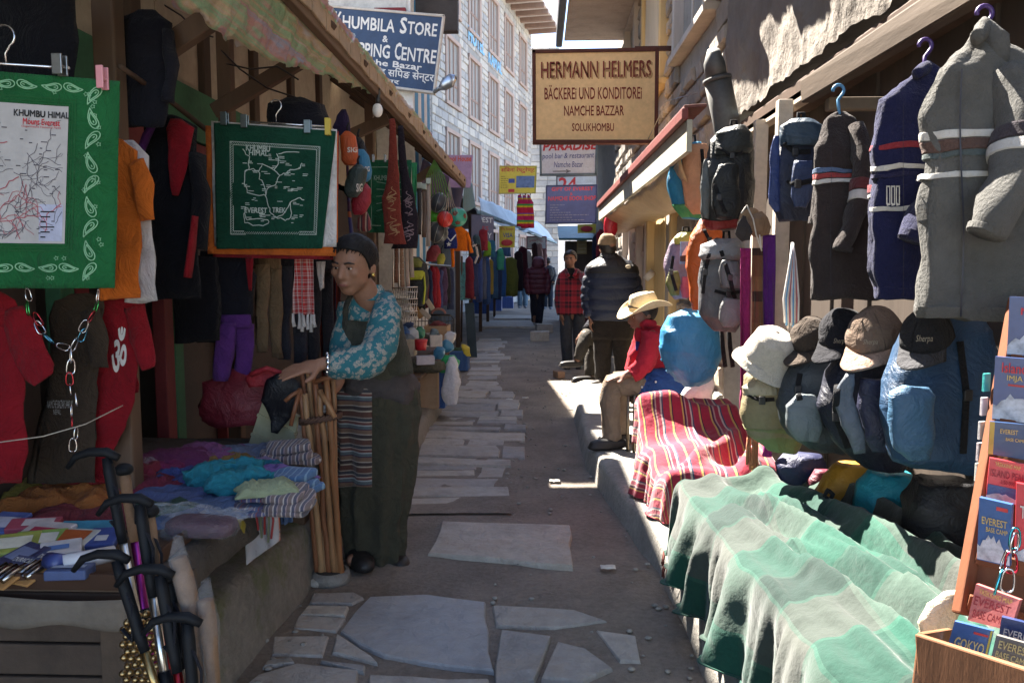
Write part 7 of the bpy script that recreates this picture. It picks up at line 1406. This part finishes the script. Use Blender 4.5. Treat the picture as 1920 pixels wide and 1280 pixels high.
# ---- the woman
Wy = 3.6; W_ = person('woman in floral teal blouse and dark wrap dress leaning over walking sticks', (705, 1060), 3.75)
B = MB(); hc = P(662, 499, 3.5); hh = .262
T, rot = head(B, hc, hh, .30, .16, P(697, 566, 3.6), .05)
sh = P(716, 572, 3.5); el = P(706, 664, 3.3); wr_ = P(606, 682, 3.22)
B.cap(sh+Vector((0, .02, -.03)), el, .035, .034); B.cap(el, wr_, .034, .026)
sh2 = P(660, 585, 3.72); el2 = P(640, 660, 3.62); wr2 = P(632, 722, 3.45); B.cap(sh2, el2, .048, .04); B.cap(el2, wr2, .038, .026)
hand(B, wr_, P(545, 695, 3.16)-wr_, (0.1, -.35, .9), 1.15, .32); hand(B, wr2, P(618, 748, 3.40)-wr2, (-.9, -.3, .2), .95, .8, -1)
B.cap(P(698, 590, 3.68), P(700, 700, 3.74), .075, .085); B.cap(P(700, 700, 3.74), P(702, 760, 3.74), .11, .12)
for x, yb in ((678, 3.66), (728, 3.78)): B.cap(P(x+5, 760, 3.74), P(x, 900, yb), .085, .055); B.cap(P(x, 900, yb), P(x+2, 1040, yb), .05, .035); B.cap(P(x+2, 1042, yb), P(x-18, 1050, yb-.1), .035, .03)
B.cap(sh2+Vector((0, 0, -.05)), sh+Vector((0, .03, -.05)), .03, .03); B.build('body', mSkin, W_, remesh=.0075, sm=4)
face(T, rot, hh, W_, (1.15,), mHairG, True)
MB().ell(T(0, .44, .06), (.13*hh, .11*hh, .13*hh), rot).build('hair_knot', mHairG, W_)
hs = MB(); rs = random.Random(5)
for i in range(150):
    a = rs.uniform(-math.pi, 0) if i % 3 else rs.uniform(0, math.pi); lim = lerp_tab([(-1, -1.1), (-.3, -.9), (.12, -.55), (.38, .0), (.62, .34), (1, .48)], -math.sin(a)+1e-6)-.06+rs.uniform(-.05, .3)
    s0 = Vector((math.cos(a)*math.cos(lim), math.sin(a)*math.cos(lim), math.sin(lim))); s1 = Vector((rs.uniform(-.15, .15), .98, -.12+rs.uniform(-.15, .15))).normalized(); pts = []
    for k in range(9):
        d = s0.lerp(s1, k/8)+Vector((0, 0, .35*math.sin(k/8*3.14)*(1 if a < 0 else .1))); d.normalize(); r_ = 1.0+.035*math.sin(k/8*3.14)+rs.uniform(0, .012); pts.append(T(d.x*.37*r_, .06+d.y*.44*r_, .12+d.z*.405*r_))
    hs.tube(pts, [.0015]+[.0032]*7+[.002], 5)
stuff(hs.build('hair_strands', mHairG, W_))
MB().ell(T(-.36, .02, -.13) if T(-.36, .02, -.13).x > T(.36, .02, -.13).x else T(.36, .02, -.13), (.008, .008, .01)).build('earring', metal((.7, .5, .15), .2), W_)
mTeal = floral((.016, .125, .15), (.36, .30, .25), (.13, .2, .2), 36)
MB().loft(pxrings([(684, 546, 14), (684, 556, 22), (681, 575, 28), (678, 600, 26)], 3.6, .75, 26, .006, 2, sub=4)).build('blouse_front', mTeal, W_)
def sleeve(pts, rad, name, mat, par, n=18, j=.01, seed=0, flat=1):
    pp, rr_ = [], []
    for i in range(len(pts)-1):
        for k in range(6): t = k/6; pp.append(Vector(pts[i]).lerp(Vector(pts[i+1]), t)); rr_.append(rad[i]*(1-t)+rad[i+1]*t)
    pp.append(Vector(pts[-1])); rr_.append(rad[-1]); sm_ = pp[:]
    for _ in range(3): sm_ = [sm_[0]]+[(sm_[i-1]+sm_[i]*2+sm_[i+1])/4 for i in range(1, len(sm_)-1)]+[sm_[-1]]
    return MB().tube(sm_, rr_, n, flat).jit(j, 16, seed).jit(j*.5, 38, seed).build(name, mat, par)
cuff = P(618, 682, 3.23)
sleeve([P(724, 566, 3.56), P(724, 592, 3.47), P(716, 640, 3.38), P(702, 670, 3.3), P(660, 684, 3.26), cuff], [.05, .07, .074, .074, .066, .050], 'blouse_sleeve', mTeal, W_, 22, .014, 3)
sleeve([sh2+Vector((0, 0, .03)), el2, wr2+Vector((0, 0, .05))], [.062, .058, .046], 'blouse_sleeve', mTeal, W_, 16, .01, 5)
MB().loft(pxrings([(698, 534, 17), (698, 546, 24), (700, 562, 36)], 3.6, .9, 24, .004, 1)).build('blouse_collar', mTeal, W_)
mVest = fab((.062, .06, .046), .25); vest = MB().loft(pxrings([(692, 541, 24), (692, 553, 38), (690, 580, 47), (692, 620, 50), (698, 660, 52), (705, 700, 55), (709, 722, 56)], 3.66, .72, 36, .012, 2, sub=5)).build('vest', mVest, W_)
MB().loft(pxrings([(702, 547, 27), (714, 572, 32), (732, 640, 29), (746, 700, 27)], 3.62, .8, 24, .010, 4, sub=5)).build('vest_back', mVest, W_)
mSk = fab((.055, .05, .034), .25)
sk = MB().loft(pxrings([(702, 690, 60), (708, 730, 73), (711, 770, 74), (708, 840, 71), (704, 920, 66), (702, 980, 59), (704, 1030, 53), (708, 1056, 49)], 3.72, .8, 90, .014, 3, fold=.15, nfold=11, sub=8)).build('skirt', mSk, W_)
mSash = surf((.055, .045, .045), .85, .5, 14, .7, 26, .014); MB().loft(pxrings([(702, 684, 61), (706, 704, 68), (711, 724, 75), (714, 742, 70), (724, 756, 52), (744, 768, 26)], 3.71, .86, 44, .018, 5, sub=5)).build('hip_scarf', mSash, W_)
f = onto(sk, 622, 706, 700, 912, 3.55, .012)
mAp = stripes([(1, (.10, .045, .035)), (.3, (.34, .28, .22)), (.7, (.05, .035, .035)), (.2, (.36, .3, .25)), (.8, (.17, .10, .07)), (.2, (.06, .03, .05)), (.6, (.09, .11, .12)), (.25, (.3, .32, .32)), (.5, (.13, .05, .045)), (.2, (.36, .29, .24)), (.6, (.05, .05, .06)), (.25, (.25, .2, .17))], .13, 'Z', .012)
MB().grid(lambda u, v: f(u*.97+.0, v)+Vector((0, -.006*math.sin(u*9), 0)), 26, 50).build('striped_apron', mAp, W_, sol=.004)
for i in range(9): a = i/9*6.283; d = (cuff-wr_).normalized(); u = d.orthogonal().normalized(); v = d.cross(u); MB().ell(wr_-d*.02+d*.035+(u*math.cos(a)+v*math.sin(a))*.034, (.011, .011, .015), None, 10, 6).build('bracelet_link', metal((.65, .65, .66), .25), W_)
for x, y, Y in ((676, 1050, 3.58), (742, 1050, 3.72)): MB().ell(P(x, y, Y), (.055, .12, .04), Matrix.Rotation(.5, 3, 'Z'), 16, 10, .8).build('shoe', mShoe, W_)
# ---- helper for simpler figures
def legs(par, Y, pts_list, mat, shoes=(), rads=None, shoe_mat=None):
    for i, pts in enumerate(pts_list): ptube('trouser_leg', [(x, y, Yy, r_) for x, y, Yy, r_ in pts], mat, par, 16, .95, .012, i*3)
    for x, y, Yy, l, yaw in shoes:
        c = P(x, y, Yy); rt_ = Matrix.Rotation(yaw, 3, 'Z'); s_ = MB().ell(c, (.045, l/2, .038), rt_, 18, 10, .75); s_.ell(c+rt_ @ Vector((0, -l*.18, -.02)), (.05, l*.36, .02), rt_, 14, 6, .7); s_.build('shoe', shoe_mat or mShoe, par, remesh=.01, sm=2)
def puff(name, spec, Y, mat, par, dr, nb, amp=.06, seed=0, n=30):
    """quilted body: bulges between horizontal seams"""
    sp = [tuple(t)+(0,)*(4-len(t)) for t in spec]; out = []; N = nb*7; y0, y1 = sp[0][1], sp[-1][1]
    for j in range(N+1):
        y = y0+(y1-y0)*j/N
        for a, b in zip(sp, sp[1:]):
            if a[1] <= y <= b[1]+1e-6: t = (y-a[1])/(b[1]-a[1]); c = [p*(1-t)+q_*t for p, q_ in zip(a, b)]; break
        c[2] *= 1-amp+amp*1.6*abs(math.sin(j/N*nb*math.pi))**.6; out.append(tuple(c))
    return MB().loft(pxrings(out, Y, dr, n, .008, seed, sub=1)).build(name, mat, par)
def puffarm(pts, mat, par, nb=6, amp=.12):
    pp = []; N = nb*5
    for j in range(N+1):
        t = j/N*(len(pts)-1); i = min(int(t), len(pts)-2); u = t-i; q_ = [a*(1-u)+b*u for a, b in zip(pts[i], pts[i+1])]; q_[3] *= 1-amp+amp*1.6*abs(math.sin(j/N*nb*math.pi))**.6; pp.append(q_)
    return MB().tube([P(a, b, c) for a, b, c, r_ in pp], [r_*mpp(c) for a, b, c, r_ in pp], 14).build('sleeve', mat, par)
# ---- man in plaid shirt
Y = 11.2; p = person('young man in red plaid shirt standing and looking at the camera', (1072, 690), Y); B = MB(); hh = .245
T, rot = head(B, P(1069, 486, Y), hh, .25, .08, P(1072, 518, Y)); B.cap(P(1072, 528, Y), P(1072, 590, Y), .085, .08); B.cap(P(1052, 522, Y), P(1049, 560, Y), .05, .042); B.cap(P(1049, 560, Y), P(1053, 592, Y-.05), .04, .03)
B.cap(P(1094, 522, Y), P(1104, 535, Y-.5), .05, .04); hand(B, P(1052, 590, Y-.06), (.1, 0, -1), (-1, -.3, 0), 1, .4); hand(B, P(1106, 520, Y-1.6), (1, 0, 0), (0, -.2, 1), 1, .3)
B.cap(P(1104, 535, Y-.5), P(1106, 520, Y-1.6), .04, .03)
for x in (1061, 1085): B.cap(P(x, 592, Y), P(x, 640, Y), .08, .055); B.cap(P(x, 640, Y), P(x+2, 684, Y), .05, .035)
B.build('body', mSkin, p, remesh=.013, sm=3); face(T, rot, hh, p, (.95,), mHair)
mPd = stripes([(1, (.35, .025, .04)), (.7, (.06, .02, .03)), (.35, (.26, .03, .05)), (.5, (.03, .015, .02)), (.3, (.42, .05, .07))], .16, 'Z', 0, .9, False, cross='X')
soft('shirt', [(1072, 504, 9), (1072, 512, 21), (1073, 528, 27), (1072, 560, 27), (1072, 589, 27)], Y, mPd, p, .6, .016, 1, 30, sub=5, fold=.05); ptube('shirt_sleeve', [(1054, 516, Y, 8), (1049, 540, Y, 9), (1047, 565, Y, 8), (1050, 586, Y-.04, 7)], mPd, p, 14, 1, .012); ptube('shirt_sleeve', [(1090, 516, Y, 8), (1100, 530, Y-.3, 9), (1106, 524, Y-1.2, 8)], mPd, p, 14, 1, .012)
soft('undershirt', [(1070, 502, 6), (1070, 510, 9), (1071, 522, 5)], Y-.12, fab((.015, .015, .016)), p, .4, .003); ptube('collar', [(1060, 505, Y-.12, 3), (1066, 518, Y-.2, 3)], mPd, p, 8); ptube('collar', [(1082, 505, Y-.12, 3), (1076, 518, Y-.2, 3)], mPd, p, 8)
legs(p, Y, [[(1062, 586, Y, 13), (1061, 630, Y, 12), (1064, 684, Y, 10)], [(1084, 586, Y, 13), (1086, 630, Y, 12), (1086, 684, Y, 10)]], fab((.045, .05, .06)), [(1062, 687, Y-.08, .28, .1), (1086, 687, Y-.08, .28, -.1)])
# ---- man in dark puffer jacket, seen from behind
Y = 8.75; p = person('man in dark blue puffer jacket and tan cap seen from behind', (1148, 715), Y); B = MB(); hh = .25
T, rot = head(B, P(1139, 466, Y), hh, 2.75, 0, P(1144, 500, Y)); B.cap(P(1147, 518, Y), P(1147, 600, Y), .13, .12)
for x, xe, xw in ((1110, 1104, 1107), (1186, 1192, 1184)): B.cap(P(x, 515, Y), P(xe, 555, Y), .055, .045); B.cap(P(xe, 555, Y), P(xw, 594, Y-.06), .042, .03); hand(B, P(xw, 596, Y-.06), (0, -.1, -1), (-1 if x < 1150 else 1, -.2, 0), 1, .6)
for x in (1132, 1164): B.cap(P(x, 600, Y), P(x, 655, Y), .09, .06); B.cap(P(x, 655, Y), P(x, 710, Y), .055, .04)
B.build('body', mSkin, p, remesh=.013, sm=3); mPf = nylon((.014, .02, .042)); mPfK = nylon((.012, .012, .016))
puff('jacket', [(1144, 482, 20), (1146, 490, 36), (1147, 502, 47), (1148, 530, 50), (1148, 570, 49), (1147, 600, 45)], Y, mPf, p, .62, 6, .05); puffarm([(1112, 500, Y, 13), (1105, 535, Y, 15), (1103, 565, Y, 14), (1107, 594, Y-.05, 11)], mPf, p); puffarm([(1182, 502, Y, 13), (1190, 535, Y, 14), (1192, 565, Y, 13), (1184, 592, Y-.05, 10)], mPf, p)
soft('yoke', [(1144, 480, 19), (1146, 490, 37), (1147, 500, 48.5), (1148, 512, 50)], Y, mPfK, p, .66, .006, 1); soft('collar', [(1142, 474, 15), (1142, 482, 19), (1144, 490, 20)], Y, mPfK, p, .9, .004)
soft('cap', [(1139, 438, 8), (1139, 442, 13), (1139, 450, 16.5), (1138, 460, 17)], Y, surf((.20, .14, .085), .9, .5, 22), p, 1.15, .004); soft('hair', [(1139, 456, 15.5), (1140, 466, 15.5), (1141, 476, 12)], Y-.02, mHair, p, 1, .004)
a = P(1178, 500, Y-.33); MB().ell(a, (.03, .012, .02)).build('emblem', surf((.5, .42, .3)), p)
mTr_ = fab((.02, .016, .014)); soft('trouser_seat', [(1147, 592, 40), (1148, 615, 40), (1148, 635, 38)], Y, mTr_, p, .6, .01); legs(p, Y, [[(1131, 625, Y, 20), (1130, 660, Y, 18), (1130, 708, Y, 15)], [(1165, 625, Y, 20), (1166, 660, Y, 18), (1168, 704, Y, 15)]], mTr_, [(1126, 718, Y-.06, .29, -.9), (1168, 712, Y-.05, .28, .3)], shoe_mat=surf((.10, .09, .08), .7))
# ---- man sitting behind the puffer jacket, legs crossed
Y = 9.5; p = person('man sitting on the step with crossed legs half hidden by the puffer jacket', (1110, 715), Y); B = MB(); hh = .24
T, rot = head(B, P(1140, 520, Y+.2), hh, .8, 0, P(1140, 555, Y+.2)); B.cap(P(1140, 575, Y+.2), P(1138, 650, Y+.2), .08, .08); B.cap(P(1122, 570, Y), P(1112, 610, Y), .05, .042); B.cap(P(1112, 610, Y), P(1092, 625, Y-.25), .04, .03)
hand(B, P(1094, 624, Y-.25), (-.6, -.2, -.8), (-.5, -.8, .3), 1.1, .7); B.cap(P(1130, 655, Y), P(1098, 628, Y-.3), .08, .06); B.cap(P(1098, 628, Y-.3), P(1082, 676, Y-.4), .055, .04); B.cap(P(1132, 660, Y), P(1108, 650, Y-.2), .08, .06); B.cap(P(1108, 650, Y-.2), P(1106, 705, Y-.3), .055, .04)
B.build('body', mSkinD, p, remesh=.014, sm=3); face(T, rot, hh, p, (.95,), mHair); soft('jacket', [(1140, 545, 14), (1140, 560, 26), (1138, 600, 28), (1136, 650, 27)], Y+.2, cK2, p, .6, .012); ptube('sleeve', [(1124, 565, Y, 10), (1114, 600, Y, 10), (1098, 620, Y-.2, 8)], cK2, p, 12)
mT2 = fab((.055, .048, .04)); legs(p, Y, [[(1135, 655, Y, 15), (1100, 628, Y-.3, 13), (1092, 650, Y-.38, 12), (1084, 674, Y-.4, 10)], [(1136, 665, Y, 15), (1110, 652, Y-.2, 13), (1106, 704, Y-.3, 11)]], mT2, [(1072, 682, Y-.42, .30, -1.25), (1094, 711, Y-.4, .29, -1.2)])
# ---- man with straw hat sitting on a stool
Y = 5.55; p = person('person in red jacket and straw hat sitting on a stool facing the street', (1150, 838), Y); B = MB(); hh = .24; hc = P(1203, 590, Y)
T, rot = head(B, hc, hh, 1.25, .25, P(1220, 622, Y)); B.cap(P(1224, 640, Y), P(1220, 700, Y), .06, .06); sA, eA, wA = P(1222, 632, Y-.15), P(1213, 682, Y-.2), P(1176, 702, Y-.18); B.cap(sA, eA, .05, .04); B.cap(eA, wA, .038, .028); hand(B, wA, (-1, -.1, -.15), (0, -.4, 1), 1, .5)
kA = P(1148, 722, Y-.08); B.cap(P(1215, 722, Y-.08), kA, .08, .06); B.cap(kA, P(1146, 822, Y-.08), .055, .04); kB = P(1158, 716, Y+.14); B.cap(P(1215, 720, Y+.1), kB, .08, .06); B.cap(kB, P(1160, 812, Y+.14), .055, .04)
B.build('body', mSkinD, p, remesh=.011, sm=3); face(T, rot, hh, p, (.9,), mHair)
mRj = fab((.40, .02, .035), .2); MB().loft(pxrings([(1210, 606, 13), (1216, 614, 25), (1218, 632, 33), (1217, 660, 36), (1213, 690, 37), (1212, 712, 36)], Y, .75, 34, .02, 2, sub=5)).build('jacket', mRj, p); sleeve([sA+Vector((0, 0, .03)), eA, wA+Vector((.03, 0, 0))], [.068, .066, .05], 'sleeve', mRj, p, 18, .014, 2); ptube('jacket_collar', [(1204, 610, Y-.06, 7), (1212, 606, Y-.09, 8), (1226, 608, Y-.05, 8)], mRj, p, 12); ptube('shirt_front', [(1200, 614, Y-.02, 4), (1198, 630, Y-.04, 5), (1196, 648, Y-.04, 4)], fab((.4, .36, .36)), p, 8); ptube('blue_panel', [(1196, 640, Y-.07, 4), (1194, 668, Y-.08, 4)], fab((.03, .03, .16)), p, 8)
mTk = fab((.21, .155, .115)); legs(p, Y, [[(1222, 722, Y-.08, 24), (1180, 718, Y-.08, 24), (1150, 720, Y-.08, 22), (1143, 745, Y-.08, 19), (1146, 790, Y-.08, 18), (1148, 824, Y-.08, 19)], [(1222, 720, Y+.1, 22), (1160, 714, Y+.14, 20), (1158, 750, Y+.14, 18), (1160, 812, Y+.14, 17)]], mTk, [(1142, 832, Y-.12, .29, -1.35), (1156, 822, Y+.1, .28, -1.35)])
htc = P(1208, 578, Y); hr = Matrix.Rotation(-1.25, 3, 'Z') @ Matrix.Rotation(.22, 3, 'X'); mStw = surf((.60, .48, .30), .85, .2, 60, .8, 140, .006)
def hatf(u, v):
    a = u*6.2832; pr = [(.01, .105), (.05, .112), (.078, .105), (.092, .06), (.1, .0), (.135, -.006), (.165, -.004), (.185, .004)]; k = v*(len(pr)-1); i = min(int(k), len(pr)-2); t = k-i; r_ = pr[i][0]*(1-t)+pr[i+1][0]*t; z = pr[i][1]*(1-t)+pr[i+1][1]*t
    if v > .6: z += .055*abs(math.cos(a))**3*(v-.6)/.4-.03*abs(math.sin(a))**2*(v-.6)/.4
    z -= .03*math.exp(-(r_*math.cos(a)/.03)**2)*(v < .3); return htc+hr @ Vector((r_*math.cos(a)*.9, r_*math.sin(a)*1.08, z))
MB().grid(hatf, 56, 36, True).build('straw_hat', mStw, p, sol=.004)
MB().tube([htc+hr @ Vector((.097*.9*math.cos(a), .097*1.08*math.sin(a), .014)) for a in [i/24*6.2832 for i in range(25)]], .006, 6).build('hat_band', surf((.36, .26, .15)), p)
sl_ = thing('stool', 'metal legged stool under the sitter with the straw hat', 'stool', P(1235, 830, Y)); mSl = metal((.35, .28, .2), .4); zs = P(1220, 742, Y).z
for x, dy in ((1178, -.16), (1190, -.2), (1284, -.16), (1270, .2)): a = P(x, 742, Y+dy); MB().tube([a, Vector((a.x, Y+dy, .15))], .011, 8).build('leg', mSl, sl_)
MB().box((P(1231, 742, Y).x, Y, zs-.01), (.40, .38, .03)).build('seat', wood((.12, .07, .04)), sl_, smooth=False, bev=.006); MB().tube([P(1180, 764, Y-.16), P(1284, 764, Y-.16)], .008, 6).build('rung', mSl, sl_)
MB().tube([P(1180, 772, Y-.16), P(1284, 772, Y-.16)], .008, 6).build('rung', mSl, sl_)
bj = thing('blue_coat', 'blue coat with silver snaps draped over the stool behind the sitter', 'coat', P(1240, 760, Y-.1)); bo = MB().loft(pxrings([(1250, 690, 26), (1250, 705, 42), (1244, 725, 46), (1238, 745, 40), (1232, 760, 28)], Y-.12, .55, 30, .02, 4, sub=5)).build('coat', fab((.03, .075, .24)), bj)
for x, y in ((1203, 725), (1200, 746), (1229, 715)): MB().ell(onto(bo, x, y, x+1, y+1, Y-.2)(.5, .5), (.009, .006, .009)).build('snap', metal((.6, .6, .6)), bj)
# ---- people farther off
Y = 18.6; p = person('person in maroon puffer jacket with hood walking away up the street', (1007, 612), Y); B = MB(); hh = .25; T, rot = head(B, P(1009, 494, Y), hh, 3.1, .2, P(1008, 506, Y)); B.cap(P(1008, 513, Y), P(1008, 555, Y), .11, .11)
for s in (-1, 1): B.cap(P(1008+s*15, 508, Y), P(1008+s*18, 530, Y), .05, .045); B.cap(P(1008+s*18, 530, Y), P(1008+s*17, 552, Y-.1), .04, .035)
for x, y in ((1002, 603), (1011, 608)): B.cap(P(x, 555, Y), P(x, 580, Y), .09, .06); B.cap(P(x, 580, Y), P(x, y, Y), .055, .04)
B.build('body', mSkinD, p, remesh=.018, sm=2); mMr = nylon((.10, .016, .028)); puff('jacket', [(1008, 497, 9), (1008, 502, 15), (1008, 512, 19), (1008, 535, 20), (1008, 551, 19)], Y, mMr, p, .65, 6, .06); soft('hood', [(1009, 481, 5), (1009, 486, 10), (1009, 496, 12), (1008, 503, 11)], Y, mMr, p, .95, .01)
for s in (-1, 1): puffarm([(1008+s*14, 503, Y, 6), (1008+s*18, 522, Y, 7), (1008+s*19, 538, Y-.05, 6.5), (1008+s*17, 551, Y-.1, 5)], mMr, p, 5)
legs(p, Y, [[(1002, 550, Y, 9), (1002, 578, Y, 8), (1003, 602, Y+.1, 7)], [(1013, 550, Y, 9), (1013, 578, Y, 8), (1010, 606, Y-.05, 7)]], fab((.022, .022, .032)), [(1003, 605, Y+.1, .28, 0), (1009, 609, Y-.05, .28, .1)], shoe_mat=surf((.3, .28, .26), .7))
for (lab, x, y0, y1, Y, jc, tc, yw) in (('person in red jacket and light jeans at the far left stall', 980, 480, 577, 24, (.20, .02, .05), (.16, .26, .36), 2.2), ('person in dark jacket standing at the far end of the street', 1027, 484, 579, 24.3, (.02, .022, .028), (.03, .04, .06), 3.0)):
    p = person(lab, (x, y1), Y); B = MB(); hh = .24; H = y1-y0; T, rot = head(B, P(x, y0+.07*H, Y), hh, yw, 0, P(x, y0+.17*H, Y)); B.cap(P(x, y0+.24*H, Y), P(x, y0+.5*H, Y), .09, .09)
    for s in (-1, 1): B.cap(P(x+s*9, y0+.2*H, Y), P(x+s*12, y0+.35*H, Y), .05, .04); B.cap(P(x+s*12, y0+.35*H, Y), P(x+s*9, y0+.48*H, Y-.15), .04, .03); B.cap(P(x+s*5, y0+.5*H, Y), P(x+s*5, y0+.75*H, Y), .08, .055); B.cap(P(x+s*5, y0+.75*H, Y), P(x+s*5, y1-2, Y), .05, .04)
    B.build('body', mSkinD, p, remesh=.02, sm=2); face(T, rot, hh, p, (.9,), mHair)
    soft('jacket', [(x, y0+.14*H, 5), (x, y0+.18*H, 11), (x, y0+.3*H, 13), (x, y0+.52*H, 12.5)], Y, nylon(jc), p, .65, .02, 1)
    for s in (-1, 1): ptube('sleeve', [(x+s*9, y0+.19*H, Y, 4.4), (x+s*13, y0+.35*H, Y, 4.4), (x+s*10, y0+.47*H, Y-.12, 3.6)], nylon(jc), p, 10)
    legs(p, Y, [[(x+s*5, y0+.5*H, Y, 6), (x+s*5, y0+.75*H, Y, 5.2), (x+s*5, y1-4, Y, 4.6)] for s in (-1, 1)], fab(tc), [(x+s*5, y1-2, Y-.04, .26, s*.2) for s in (-1, 1)], shoe_mat=surf((.2, .22, .26), .7))
